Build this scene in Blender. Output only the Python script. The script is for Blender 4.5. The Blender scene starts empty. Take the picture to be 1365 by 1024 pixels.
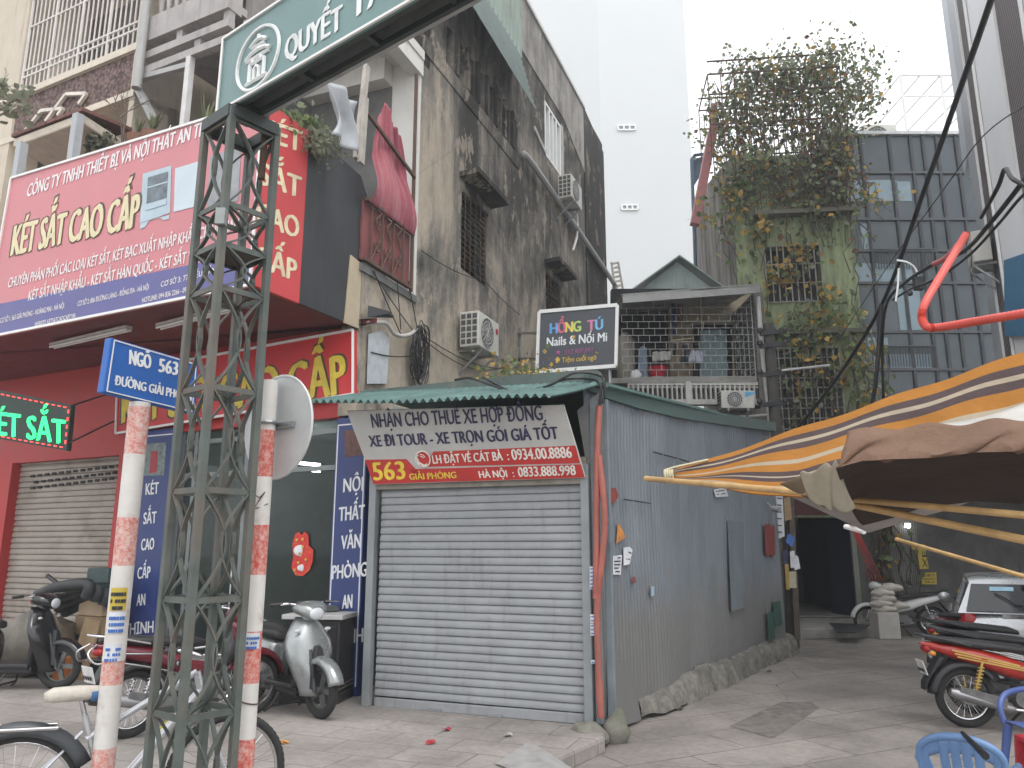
import bpy, math, random
from math import sin, cos, pi, radians, sqrt, atan2
from mathutils import Vector as V, Matrix
random.seed(7)
sc = bpy.context.scene
# ---------------------------------------------------------------- camera, sky, sun, exposure
F, TH, H = 1025.0, radians(12.0), 1.6        # focal length in pixels of a 1365 px wide frame, pitch, eye height
cd = bpy.data.cameras.new('camera'); cam = bpy.data.objects.new('camera', cd); sc.collection.objects.link(cam)
cam.location = (0, 0, H); cam.rotation_euler = (pi/2 + TH, 0, 0)
cd.sensor_width = 36; cd.lens = 36*F/1365; cd.clip_start = .05; cd.clip_end = 3000
sc.camera = cam
SUN_EL, SUN_AZ = radians(60), radians(140)
w = bpy.data.worlds.new('World'); sc.world = w; w.use_nodes = True
nt = w.node_tree; bg = nt.nodes['Background']
sky = nt.nodes.new('ShaderNodeTexSky'); sky.sky_type = 'NISHITA'; sky.sun_disc = False
sky.sun_elevation = SUN_EL; sky.sun_rotation = SUN_AZ; sky.dust_density = 4; sky.air_density = 1.2
hs = nt.nodes.new('ShaderNodeHueSaturation'); hs.inputs['Saturation'].default_value = .13
nt.links.new(sky.outputs[0], hs.inputs['Color'])
ov = nt.nodes.new('ShaderNodeMix'); ov.data_type = 'RGBA'; ov.inputs[0].default_value = .7; ov.inputs[7].default_value = (6.6, 6.7, 6.9, 1)   # even cloud cover
nt.links.new(hs.outputs[0], ov.inputs[6]); nt.links.new(ov.outputs[2], bg.inputs[0]); bg.inputs[1].default_value = .15
sl = bpy.data.lights.new('sun', 'SUN'); so = bpy.data.objects.new('sun', sl); sc.collection.objects.link(so)
sl.energy = .5; sl.angle = radians(25); sl.color = (1, .96, .9)
sd_ = V((sin(SUN_AZ)*cos(SUN_EL), cos(SUN_AZ)*cos(SUN_EL), sin(SUN_EL)))
so.rotation_euler = (-sd_).to_track_quat('-Z', 'Y').to_euler()
sc.view_settings.view_transform = 'Standard'; sc.view_settings.look = 'None'; sc.view_settings.gamma = 1
sc.view_settings.exposure = 1.22
# ---------------------------------------------------------------- geometry helpers
def ray(px, py):
    a = (px-682.5)/F; b = (512-py)/F
    return V((a, cos(TH)-b*sin(TH), sin(TH)+b*cos(TH)))
EYE = V((0, 0, H))
def gz(px, py, z=0.):
    d = ray(px, py); return EYE + d*((z-H)/d.z)
def dy(px, py, y):            # the point seen at a pixel, y metres ahead
    d = ray(px, py); return EYE + d*(y/d.y)
class PL:                      # a plane: a point and a normal
    def __init__(s, p, n): s.p = V(p); s.n = V(n).normalized()
    def at(s, px, py, off=0.):
        d = ray(px, py); q = EYE + d*((s.p-EYE).dot(s.n)/d.dot(s.n))
        return q - s.n*off*(1 if s.n.dot(d) > 0 else -1)     # off: towards the viewer
def az(a): a = radians(a); return V((sin(a), cos(a), 0))
def vpl(p, a): d = az(a); return PL(p, (d.y, -d.x, 0))
def pl3(a, b, c): return PL(a, (b-a).cross(c-a))
UP = V((0, 0, 1))
OFF = {}
def link(o): sc.collection.objects.link(o); return o
def thing(name, label, cat, loc=(0, 0, 0), group=None, local=False, kind=None):
    o = link(bpy.data.objects.new(name, None)); o.location = loc; o.empty_display_size = .1
    OFF[o.name] = V((0, 0, 0)) if local else V(loc)
    tag(o, label, cat, group, kind); return o
def tag(o, label=None, cat=None, group=None, kind=None):
    for k, v in (('label', label), ('category', cat), ('group', group), ('kind', kind)):
        if v: o[k] = v
    return o
def relabel(o, label): o['label'] = label; return o
class MB:
    def __init__(s): s.v = []; s.f = []; s.mi = []; s.m = 0
    def add(s, vs, fs):
        k = len(s.v); s.v += [V(p) for p in vs]
        for f in fs: s.f.append([k+i for i in f]); s.mi.append(s.m)
        return s
    def quad(s, *p): return s.add(p, [list(range(len(p)))])
    def slab(s, pts, d):       # polygon pts pushed by vector d: a solid
        n = len(pts); d = V(d); pts = [V(p) for p in pts]
        return s.add(pts+[p+d for p in pts], [list(range(n)), list(range(2*n-1, n-1, -1))]+[[i, i+n, (i+1) % n+n, (i+1) % n] for i in range(n)])
    def box(s, c, sz, x=V((1, 0, 0)), z=UP):   # centre, full sizes, x axis, z axis
        c = V(c); x = V(x).normalized(); y = V(z).cross(x).normalized(); z = x.cross(y)
        a, b, h = x*sz[0]/2, y*sz[1]/2, z*sz[2]/2
        p = [c+a*i+b*j+h*k for k in (-1, 1) for i, j in ((-1, -1), (1, -1), (1, 1), (-1, 1))]
        return s.add(p, [[3, 2, 1, 0], [4, 5, 6, 7], [0, 1, 5, 4], [1, 2, 6, 5], [2, 3, 7, 6], [3, 0, 4, 7]])
    def bar(s, a, b, w, h=None, z=UP):
        a = V(a); b = V(b); d = b-a
        if abs(d.normalized().dot(V(z).normalized())) > .98: z = V((0.3, 1, 0))
        return s.box((a+b)/2, (d.length, w, h or w), d, V(z)-d*(V(z).dot(d)/d.dot(d)))
    def tube(s, path, r, n=8, cap=True, closed=False):
        P = [V(p) for p in path]; R = r if isinstance(r, (list, tuple)) else [r]*len(P); k = len(s.v); N = len(P)
        t0 = (P[1]-P[0]).normalized(); u = t0.orthogonal().normalized(); vs = []
        for i, p in enumerate(P):
            if closed: t = P[(i+1) % N]-P[i-1]
            else: t = P[min(i+1, N-1)]-P[max(i-1, 0)]
            t = t.normalized() if t.length > 1e-9 else t0
            u = (u-t*u.dot(t)); u = u.normalized() if u.length > 1e-6 else t.orthogonal().normalized(); w_ = t.cross(u)
            vs += [p+(u*cos(2*pi*j/n)+w_*sin(2*pi*j/n))*R[i] for j in range(n)]
        fs = [[i*n+j, i*n+(j+1) % n, ((i+1) % N)*n+(j+1) % n, ((i+1) % N)*n+j] for i in range(N if closed else N-1) for j in range(n)]
        if cap and not closed: fs += [list(range(n-1, -1, -1)), [(N-1)*n+j for j in range(n)]]
        return s.add(vs, fs)
    def grid(s, fn, nu, nv, flip=False):
        vs = [fn(i/nu, j/nv) for j in range(nv+1) for i in range(nu+1)]; q = nu+1
        return s.add(vs, [[j*q+i, j*q+i+1, (j+1)*q+i+1, (j+1)*q+i][::-1 if flip else 1] for j in range(nv) for i in range(nu)])
    def loft(s, secs, n=14, e=2.6):   # sections (centre, half width y, half height z[, tilt])
        vs = []
        for sc_ in secs:
            c, a, b = V(sc_[0]), sc_[1], sc_[2]; tl = sc_[3] if len(sc_) > 3 else 0
            for j in range(n):
                t = 2*pi*j/n; y = a*abs(cos(t))**(2/e)*(1 if cos(t) >= 0 else -1); z = b*abs(sin(t))**(2/e)*(1 if sin(t) >= 0 else -1)
                vs.append(c+V((-z*sin(tl), y, z*cos(tl))))
        m = len(secs)
        return s.add(vs, [[i*n+j, i*n+(j+1) % n, (i+1)*n+(j+1) % n, (i+1)*n+j] for i in range(m-1) for j in range(n)]+[list(range(n-1, -1, -1)), [(m-1)*n+j for j in range(n)]])
    def ball(s, c, r, n=10, sq=(1, 1, 1)):
        c = V(c); m = n//2+1
        vs = [c+V((r*sq[0]*sin(pi*i/m)*cos(2*pi*j/n), r*sq[1]*sin(pi*i/m)*sin(2*pi*j/n), r*sq[2]*cos(pi*i/m))) for i in range(m+1) for j in range(n)]
        return s.add(vs, [[i*n+j, (i+1)*n+j, (i+1)*n+(j+1) % n, i*n+(j+1) % n] for i in range(m) for j in range(n)])
    def ring(s, c, axis, R, r, n=28, k=8, a0=0, a1=2*pi, flat=1):     # torus (or arc of one)
        c = V(c); ax = V(axis).normalized(); u = ax.orthogonal().normalized()
        if abs(ax.z) < .9: u = (UP-ax*ax.z).normalized()
        w_ = ax.cross(u); cl = abs(a1-a0-2*pi) < 1e-6
        P = [c+(u*cos(a0+(a1-a0)*i/n)+w_*sin(a0+(a1-a0)*i/n))*R for i in range(n if cl else n+1)]
        return s.tube(P, r, k, closed=cl)
    def disc(s, c, axis, R, h, n=28):
        c = V(c); ax = V(axis).normalized(); return s.tube([c-ax*h/2, c+ax*h/2], R, n)
    def build(s, name, mats, parent=None, smooth=None, bevel=0, weld=False):
        me = bpy.data.meshes.new(name); off = OFF.get(parent.name, V((0, 0, 0))) if parent else V((0, 0, 0))
        me.from_pydata([tuple(p-off) for p in s.v], [], s.f)
        for m in (mats if isinstance(mats, (list, tuple)) else [mats]): me.materials.append(m)
        for p, i in zip(me.polygons, s.mi): p.material_index = i
        o = link(bpy.data.objects.new(name, me))
        if parent: o.parent = parent
        OFF[o.name] = off
        if smooth:
            for p in me.polygons: p.use_smooth = True
            me.set_sharp_from_angle(angle=radians(smooth))
        if bevel:
            b = o.modifiers.new('bevel', 'BEVEL'); b.width = bevel; b.segments = 2; b.limit_method = 'ANGLE'; b.angle_limit = radians(40)
        me.update(); return o
def copy_tree(o, parent=None):
    c = link(o.copy()); OFF[c.name] = OFF.get(o.name, V((0, 0, 0)))
    c.parent = parent
    for ch in [x for x in bpy.data.objects if x.parent == o]: copy_tree(ch, c)
    return c
# ---------------------------------------------------------------- lettering
_tc = {}
def glyphs(body, off=.0):
    if (body, off) in _tc: return _tc[(body, off)]
    c = bpy.data.curves.new('lettering', 'FONT'); c.body = body; c.resolution_u = 3; c.offset = off
    o = link(bpy.data.objects.new('lettering', c)); bpy.context.view_layer.update()
    me = bpy.data.meshes.new_from_object(o.evaluated_get(bpy.context.evaluated_depsgraph_get()))
    r = ([v.co.copy() for v in me.vertices], [list(p.vertices) for p in me.polygons])
    bpy.data.objects.remove(o); bpy.data.curves.remove(c); bpy.data.meshes.remove(me)
    _tc[(body, off)] = r; return r
CAP = max(v.y for v in glyphs('H')[0])
def text(mb, body, p0, p1, pt, n, lift=.004, bold=.03):
    """letters from p0 to p1 along the baseline, capitals as tall as p0-pt, on a face with normal n; bold: stroke widening"""
    tr_ = dict(zip('ƠỜỞỢ', 'OÒỎỌ')); b2 = ''.join(tr_.get(ch, ch) for ch in body); vs, fs = glyphs(b2)
    if b2 != body:        # horned O: the letter O and its hook drawn apart
        vs, fs = list(vs), list(fs)
        for i, ch in enumerate(body):
            if ch in tr_:
                xr = max(v.x for v in glyphs(b2[:i]+'O')[0]); k = len(vs); vs += [V((xr-.1, CAP*.86, 0)), V((xr-.03, CAP*.8, 0)), V((xr+.06, CAP*.97, 0)), V((xr+.05, CAP*1.1, 0)), V((xr-.02, CAP*1.1, 0)), V((xr-.02, CAP*.98, 0))]; fs.append(list(range(k, k+6)))
    x0 = min(v.x for v in vs); x1 = max(v.x for v in vs); X = (p1-p0); Y = (pt-p0)/CAP; n = V(n).normalized()
    bx = bold*(x1-x0)/max(1e-6, X.length)*Y.length*CAP*1.0      # widening in text units, relative to cap height
    ks = (-1, 0, 1) if bold else (0,)
    for q, k in enumerate(ks):
        mb.add([p0+X*((v.x-x0+k*bx)/(x1-x0))+Y*(v.y+k*.012)+n*(lift+.0006*q) for v in vs], fs)
    return mb
def ptext(mb, plane, body, a, b, t, lift=.004, bold=.03):
    """lettering given where it starts, ends and how high it stands on a real sign plane"""
    p0, p1, pt = plane.at(*a), plane.at(*b), plane.at(*t)
    n = plane.n if plane.n.dot(EYE-p0) > 0 else -plane.n
    return text(mb, body, p0, p1, pt, n, lift, bold)
# ---------------------------------------------------------------- materials
def N(nt, t, **k):
    n = nt.nodes.new(t)
    for a, b in k.items(): setattr(n, a, b)
    return n
def base(name):
    m = bpy.data.materials.new(name); m.use_nodes = True; nt = m.node_tree
    return m, nt, nt.nodes['Principled BSDF']
def coords(nt, scale=(1, 1, 1), rot=(0, 0, 0)):
    tc = N(nt, 'ShaderNodeTexCoord'); mp = N(nt, 'ShaderNodeMapping'); nt.links.new(tc.outputs['Object'], mp.inputs[0])
    mp.inputs['Scale'].default_value = scale; mp.inputs['Rotation'].default_value = rot; return mp.outputs[0]
def noise(nt, co, scale, detail=6, rough=.6):
    n = N(nt, 'ShaderNodeTexNoise'); n.inputs['Scale'].default_value = scale; n.inputs['Detail'].default_value = detail; n.inputs['Roughness'].default_value = rough
    if co is not None: nt.links.new(co, n.inputs['Vector'])
    return n.outputs['Fac']
def ramp(nt, fac, stops):
    r = N(nt, 'ShaderNodeValToRGB'); e = r.color_ramp.elements
    while len(e) < len(stops): e.new(.5)
    for i, (p, c) in enumerate(stops):
        e[i].position = p; e[i].color = (*c, 1) if isinstance(c, (tuple, list)) else (c, c, c, 1)
    nt.links.new(fac, r.inputs[0]); return r.outputs[0]
def mix(nt, fac, a, b, mode='MIX'):
    m = N(nt, 'ShaderNodeMix', data_type='RGBA', blend_type=mode)
    for s_, v in ((0, fac), (6, a), (7, b)):
        if hasattr(v, 'is_output'): nt.links.new(v, m.inputs[s_])
        else: m.inputs[s_].default_value = v if s_ == 0 else ((*v, 1) if isinstance(v, (tuple, list)) else (v, v, v, 1))
    return m.outputs[2]
def bump(nt, bs, h, st=.3, d=.01):
    b = N(nt, 'ShaderNodeBump'); b.inputs['Strength'].default_value = st; b.inputs['Distance'].default_value = d
    nt.links.new(h, b.inputs['Height']); nt.links.new(b.outputs[0], bs.inputs['Normal'])
_mc = {}
def mat(name, col, rough=.6, var=.2, scale=6., metal=0., bmp=0., dirt=None, damt=.5, streak=False, spec=None, dscale=2.):
    """plain surface with uneven tone; dirt: a second colour in blotches (streaks run down)"""
    if name in _mc: return _mc[name]
    m, nt, bs = base(name); co = coords(nt)
    n1 = noise(nt, co, scale)
    lo = tuple(max(0, c*(1-var)) for c in col); hi = tuple(min(1, c*(1+var)) for c in col)
    c = ramp(nt, n1, [(.3, lo), (.7, hi)])
    if dirt:
        n2 = noise(nt, coords(nt, (1, 1, .15) if streak else (1, 1, 1)), dscale*(4 if streak else 1), 8, .65)
        f = ramp(nt, n2, [(.62-.25*damt, 0.), (.78-.1*damt, min(1, .5+damt*.5))]); c = mix(nt, f, c, dirt)
    nt.links.new(c, bs.inputs['Base Color']); bs.inputs['Metallic'].default_value = metal
    r = ramp(nt, n1, [(.3, max(0, rough-.08)), (.7, min(1, rough+.08))]); nt.links.new(r, bs.inputs['Roughness'])
    if spec is not None: bs.inputs['Specular IOR Level'].default_value = spec
    if bmp: bump(nt, bs, noise(nt, co, scale*6, 5), bmp, .01)
    _mc[name] = m; return m
def glow(name, col, st):
    if name in _mc: return _mc[name]
    m, nt, bs = base(name); bs.inputs['Base Color'].default_value = (*col, 1)
    bs.inputs['Emission Color'].default_value = (*col, 1); bs.inputs['Emission Strength'].default_value = st
    _mc[name] = m; return m
def glass(name, tint, rough=.03, alpha=1.):
    if name in _mc: return _mc[name]
    m, nt, bs = base(name); co = coords(nt)
    c = ramp(nt, noise(nt, co, .8, 3), [(.3, tuple(t*.8 for t in tint)), (.7, tuple(min(1, t*1.2) for t in tint))])
    nt.links.new(c, bs.inputs['Base Color']); bs.inputs['Roughness'].default_value = rough; bs.inputs['Alpha'].default_value = alpha
    bump(nt, bs, noise(nt, co, 1.2, 2), .08, .02)
    _mc[name] = m; return m
WHITE = mat('white_paint', (.72, .72, .7), .5, .06); BLACKP = mat('black_plastic', (.018, .018, .02), .45, .2)
RUBBER = mat('tyre_rubber', (.022, .022, .022), .8, .25, 20, bmp=.3); CHROME = mat('chrome', (.62, .62, .63), .22, .08, metal=1.)
STEEL = mat('grey_steel', (.34, .35, .36), .4, .15, metal=.7, dirt=(.16, .1, .06), damt=.2); DARKM = mat('dark_metal', (.05, .052, .055), .5, .2, metal=.4)
RUST = mat('rusty_iron', (.09, .055, .04), .8, .4, 14, dirt=(.16, .07, .03), damt=.5); CABLE = mat('black_cable', (.012, .012, .013), .5, .2)
CONC = mat('concrete', (.27, .26, .24), .9, .2, 5, bmp=.5, dirt=(.1, .1, .085), damt=.45); DARK = mat('dark_interior', (.02, .021, .023), .9, .2)
BAMBOO = mat('bamboo', (.46, .29, .12), .5, .25, 9, dirt=(.22, .12, .05), damt=.3)
# ================================================================ ground
def slab_mat(name, w_, h_, rot, col, mortar, off=.5, msize=.012, stain=.5, cracks=False):
    m, nt, bs = base(name); co = coords(nt, (1, 1, 1), (0, 0, rot))
    warp = N(nt, 'ShaderNodeMix', data_type='RGBA', blend_type='ADD'); nn = N(nt, 'ShaderNodeTexNoise'); nn.inputs['Scale'].default_value = 1.3
    nt.links.new(co, nn.inputs['Vector']); warp.inputs[0].default_value = .018; nt.links.new(co, warp.inputs[6]); nt.links.new(nn.outputs['Color'], warp.inputs[7])
    b = N(nt, 'ShaderNodeTexBrick'); nt.links.new(warp.outputs[2], b.inputs['Vector']); b.offset = off
    for k, v in (('Scale', 1.), ('Mortar Size', msize), ('Brick Width', w_), ('Row Height', h_), ('Mortar Smooth', .4), ('Bias', 0.)): b.inputs[k].default_value = v
    b.inputs['Color1'].default_value = (*col, 1); b.inputs['Color2'].default_value = (*[c*.86 for c in col], 1); b.inputs['Mortar'].default_value = (*mortar, 1)
    n1 = noise(nt, co, .9, 9, .68); n2 = noise(nt, co, 14, 6, .7); n3 = noise(nt, coords(nt, (1, 1, 1), (0, 0, .7)), .35, 5, .6)
    c = mix(nt, ramp(nt, n1, [(.42, 0.), (.6, stain)]), b.outputs['Color'], tuple(v*.42 for v in col), 'MIX')
    c = mix(nt, ramp(nt, n3, [(.45, 0.), (.7, .4)]), c, tuple(min(1, v*1.3) for v in col))
    c = mix(nt, .55, c, ramp(nt, n2, [(.25, .55), (.75, 1.25)]), 'MULTIPLY')
    if cracks:
        vo = N(nt, 'ShaderNodeTexVoronoi', feature='DISTANCE_TO_EDGE'); vo.inputs['Scale'].default_value = .55
        w2 = N(nt, 'ShaderNodeMix', data_type='RGBA', blend_type='ADD'); w2.inputs[0].default_value = .16; n9 = N(nt, 'ShaderNodeTexNoise'); n9.inputs['Scale'].default_value = 3.; n9.inputs['Detail'].default_value = 6
        nt.links.new(co, n9.inputs['Vector']); nt.links.new(co, w2.inputs[6]); nt.links.new(n9.outputs['Color'], w2.inputs[7]); nt.links.new(w2.outputs[2], vo.inputs['Vector'])
        cr = N(nt, 'ShaderNodeMath', operation='MULTIPLY'); nt.links.new(ramp(nt, vo.outputs['Distance'], [(.002, 1.), (.008, 0.)]), cr.inputs[0]); nt.links.new(ramp(nt, n3, [(.52, 0.), (.58, .6)]), cr.inputs[1])
        c = mix(nt, cr.outputs[0], c, (.05, .045, .04))
    nt.links.new(c, bs.inputs['Base Color']); nt.links.new(ramp(nt, n1, [(.35, .9), (.7, .6)]), bs.inputs['Roughness'])
    hh = mix(nt, .5, ramp(nt, b.outputs['Fac'], [(0, 1.), (1, 0.)]), n2); bump(nt, bs, hh, .45, .012)
    return m
m_alley = slab_mat('worn_stone_slabs', 1.3, .62, radians(-27), (.285, .258, .234), (.075, .067, .06), .5, .009, .65, True)
m_walk = slab_mat('pavement_tiles', .6, .4, radians(22), (.32, .293, .27), (.13, .115, .1), .5, .007, .6)
GA = -.13                                                     # alley level; the pavement is level 0
g = MB(); g.quad((-160, -60, GA), (160, -60, GA), (160, 230, GA), (-160, 230, GA)); tag(g.build('ground', m_alley), kind='structure')
A0, B0 = gz(490, 940), gz(793, 967)                            # the two front corners of the shed
kd = (gz(735, 1014)-gz(800, 985)).normalized()
k0 = gz(806, 982); k1 = k0+kd*9
g = MB(); g.slab([k0, k1, V((-20, k1.y-4, 0)), V((-20, 16, 0)), V((-3, 14, 0)), V((-.3, 9.2, 0)), V((.9, 8.1, 0))], (0, 0, GA-.02))
tag(g.build('pavement', [m_walk], bevel=.03), kind='structure')
# worn kerb blocks and the little concrete ramp down to the alley
g = MB(); p = [gz(660, 1020), gz(706, 990), gz(738, 1010), gz(712, 1040)]
g.add([q+V((0, 0, .012)) for q in p]+[p[1]+V((0, 0, -.1)), p[2]+V((.25, -.1, GA+.01)), p[3]+V((.3, -.12, GA+.01))], [[0, 1, 2, 3], [3, 2, 5, 6], [1, 4, 5, 2]])
tag(g.build('kerb_ramp', mat('pale_concrete', (.29, .285, .275), .85, .15, 7, bmp=.4, dirt=(.15, .14, .12), damt=.3)), 'small pale concrete kerb ramp at the pavement corner before the shed', 'ramp')
random.seed(3)
def rock(mb, c, r, sq):
    k = len(mb.v); mb.ball(c, r, 14, sq)
    for i in range(k, len(mb.v)):
        d = mb.v[i]-V(c); mb.v[i] = V(c)+d*(1+.16*sin(d.x*31+1)*cos(d.y*27)+.1*sin(d.z*43+d.x*20))
MOSS = mat('mossy_concrete', (.17, .165, .14), .95, .3, 6, bmp=.7, dirt=(.055, .07, .035), damt=.7)
g = MB(); rock(g, gz(782, 972)+V((.02, -.02, -.05)), .2, (.9, .75, .6)); rock(g, gz(812, 968)+V((.06, .0, -.04)), .17, (.8, .8, 1))
tag(g.build('kerb_stone', MOSS, smooth=60), 'mossy broken kerb lump at the foot of the red conduits', 'kerb stone')
# ================================================================ the corrugated shed
fdir = (B0-A0).normalized(); FS = PL(A0, (fdir.y, -fdir.x, 0)); fn = V((fdir.y, -fdir.x, 0)); fn = fn if fn.dot(EYE-A0) > 0 else -fn
C0 = gz(1048, 858, .02); sdir = (C0-B0); sdir.z = 0; SL = sdir.length; sdir.normalize(); SS = PL(B0, (sdir.y, -sdir.x, 0)); sn = V((sdir.y, -sdir.x, 0))
sh = thing('corrugated_shed', 'low grey corrugated iron shed with closed roller shutter and green tin awning', 'shed', A0)
m, nt, bs = base('grey_painted_tin'); co = coords(nt)
n1 = noise(nt, coords(nt, (1, 1, .25)), 2.2, 7, .65); n2 = noise(nt, co, .7, 4); n3 = noise(nt, coords(nt, (6, 6, .3)), 2.5, 6, .7)
c = ramp(nt, n1, [(.3, (.105, .124, .142)), (.52, (.155, .178, .2)), (.75, (.21, .233, .255))]); c = mix(nt, ramp(nt, n2, [(.42, 0.), (.7, .5)]), c, (.155, .176, .21))
c = mix(nt, ramp(nt, n3, [(.62, 0.), (.8, .55)]), c, (.1, .075, .06))
sz = N(nt, 'ShaderNodeSeparateXYZ'); nt.links.new(co, sz.inputs[0]); sp = N(nt, 'ShaderNodeMath', operation='MULTIPLY_ADD'); nt.links.new(noise(nt, co, 2.6, 8, .7), sp.inputs[0]); sp.inputs[1].default_value = -1.5; nt.links.new(sz.outputs['Z'], sp.inputs[2])
c = mix(nt, ramp(nt, sp.outputs[0], [(-.55+.6, .6), (.62, 0.)]), c, (.15, .135, .115))
c = mix(nt, ramp(nt, noise(nt, coords(nt, (1, 1, .5)), 1.4, 10, .75), [(.6, 0.), (.66, .55)]), c, (.17, .18, .185))
nt.links.new(c, bs.inputs['Base Color']); bs.inputs['Roughness'].default_value = .6; bs.inputs['Metallic'].default_value = .0; bump(nt, bs, n1, .15, .02); TIN = m
topline = [(0, 800, 514), (0, 850, 531), (0, 900, 544), (0, 960, 555), (0, 1030, 566)]
tl = []
for _, x, y in topline:
    q = SS.at(x, y); tl.append(((q-B0).dot(sdir), q.z))
tl = [(-.05, tl[0][1]+.02)]+tl+[(SL+.2, tl[-1][1])]
def ztop(u):
    for (a, za), (b, zb) in zip(tl, tl[1:]):
        if u <= b: return za+(zb-za)*max(0, (u-a))/max(1e-6, b-a)
    return tl[-1][1]
def zbot(u): return -.08+.16*min(1, max(0, (u-.9)/1.)) + .03*sin(u*2.1)
g = MB(); per = .088; n = int(SL/per)*10; W_ = lambda u: .034*(abs(sin(pi*u/per))**.4-1)+.018*sin(u*1.7)+.012*sin(u*4.1)
def wallpt(u, v):
    U = u*SL; z = zbot(U)+(ztop(U)-zbot(U))*v; return B0+sdir*U+sn*W_(U)+V((0, 0, z))+sn*.02*sin(v*5+U)
g.grid(wallpt, n, 6); g.build('side_wall', TIN, sh, smooth=60)
g = MB()        # back and left walls, so the shed is closed
bk = C0+V((-3.4, 1.2, 0)); lf = A0-sdir*-.02
for a, b in ((C0, A0+sdir*SL*.9), (A0+sdir*SL*.9, A0+sdir*.12)):
    g.slab([V((a.x, a.y, 0)), V((b.x, b.y, 0)), V((b.x, b.y, 2.85)), V((a.x, a.y, 2.95))], fn*-.03)
g.build('rear_wall', TIN, sh)
g = MB()        # roof sheet behind the awning
ra = FS.at(480, 522); rb = FS.at(800, 508)
g.slab([ra, rb, SS.at(1030, 566)+V((0, 0, -.03)), A0+sdir*SL*.9+V((0, 0, 3.0))], (0, 0, -.03)); g.build('roof', mat('green_tin_roof', (.085, .16, .145), .55, .2, 3, dirt=(.12, .09, .06), damt=.3), sh)
GTIN = mat('faded_green_tin', (.09, .16, .148), .6, .3, 2.5, dirt=(.06, .075, .07), damt=.5, streak=True, spec=.2)
e0 = FS.at(412, 553, .75); e1 = FS.at(768, 546, .75); r0 = FS.at(476, 526); r1 = FS.at(806, 509)
g = MB(); L = (e1-e0).length; nr = int(L/.09)
def awn(u, v):
    p = r0+(r1-r0)*u; q = e0+(e1-e0)*u; s_ = p+(q-p)*v
    nn = .022*sin(2*pi*nr*u); s_ = s_+V((0, 0, 1))*(nn-.03*sin(pi*v)*.5+.012*sin(u*9)*v); return s_
g.grid(awn, nr*6, 5); g.build('awning', GTIN, sh, smooth=60)
g = MB(); g.slab([FS.at(478, 521, -.02), FS.at(480, 534, -.02), FS.at(806, 514, -.02), FS.at(796, 493, -.02), FS.at(690, 499, -.02)], fn*-.12)
g.build('ridge_flashing', mat('dark_green_flashing', (.075, .105, .095), .6, .2, 4, dirt=(.17, .15, .12), damt=.4), sh)
g = MB(); pts = []
for i in range(25):
    u = -.06+(SL+.2)*i/24; pts.append(B0+sdir*u+sn*.05+V((0, 0, ztop(u)+.04)))
for a, b in zip(pts, pts[1:]): g.slab([a, b, b+V((0, 0, -.17)), a+V((0, 0, -.17))], sn*-.06)
g.build('edge_flashing', mat('green_edge_flashing', (.06, .105, .095), .55, .2, 4), sh, smooth=30)
# shutter with its guides
s0 = FS.at(500, 942); s1 = FS.at(780, 966); zs0, zs1 = 0.02, FS.at(640, 640).z
SHUT = mat('grey_shutter', (.265, .275, .285), .6, .1, 5, dirt=(.15, .14, .125), damt=.3, streak=True)
def shutter(mb, a, b, z0, z1, nrm, pitch=.078, depth=.013):
    rows = int((z1-z0)/pitch); pr = [(0, -.4), (.07, .9), (.3, 1.25), (.55, 1.), (.8, .45), (.9, .2), (.92, -.6)]; vs = []
    for i in range(rows):
        for t, d in pr: vs.append((z0+(i+t)*(z1-z0)/rows, d*depth))
    vs.append((z1, 0)); k = 10
    P = [V((a.x+(b.x-a.x)*j/k, a.y+(b.y-a.y)*j/k, z))+nrm*(d+.004*sin(z*9+j*1.3)) for z, d in vs for j in range(k+1)]
    mb.add(P, [[i*(k+1)+j, i*(k+1)+j+1, (i+1)*(k+1)+j+1, (i+1)*(k+1)+j] for i in range(len(vs)-1) for j in range(k)])
sh_ = MB(); shutter(sh_, s0, s1, zs0+.08, zs1, fn); so_ = sh_.build('roller_shutter', SHUT, sh, smooth=35)
g = MB(); g.bar(s0+V((0, 0, .05)), s1+V((0, 0, .05)), .05, .09); g.build('bottom_rail', SHUT, so_, bevel=.006)
for x in (582, 662):
    g = MB(); q = FS.at(x, 946 if x < 600 else 953, .035); g.bar(q-fdir*.07, q+fdir*.07, .02, .025); g.build('handle', STEEL, so_)
for a in (FS.at(491, 941), FS.at(788, 967)):
    g = MB(); a = V((a.x, a.y, 0)); g.box(a+V((0, 0, 1.2))+fn*.03, (.085, .09, 2.4), fdir); g.build('door_jamb', mat('grey_jamb', (.23, .25, .258), .5, .15, 4, dirt=(.16, .13, .1), damt=.3), sh, bevel=.006)
g = MB()
a = FS.at(497, 650, .04); b = FS.at(784, 641, .04); g.bar(a+V((0, 0, .1)), b+V((0, 0, .1)), .06, .26); g.build('shutter_box', mat('brown_grime_panel', (.22, .2, .17), .7, .3, 6), sh)
g = MB(); c0 = B0+fdir*.02
for k, (x, z1) in enumerate(((.06, 3.0), (.16, 3.02))):
    g.box(c0+fdir*(x-.02)+V((0, 0, z1/2+.02))+fn*(.02-.05*k), (.075, .05, z1), fdir)
g.build('corner_post', mat('blue_grey_post', (.16, .19, .21), .5, .2, 4, dirt=(.09, .09, .09), damt=.3, streak=True), sh, bevel=.008)
g = MB()        # gable triangle at the end of the awning and the dark gap behind the banner
q0 = FS.at(770, 548, .02); q1 = FS.at(803, 520, .02); q2 = FS.at(803, 640, .02); q3 = FS.at(786, 640, .02)
g.slab([q0, q3, q2, q1], fn*-.03); g.build('gable_panel', mat('dull_gable_tin', (.19, .195, .19), .65, .25, 4, dirt=(.08, .07, .06), damt=.4), sh)
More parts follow.
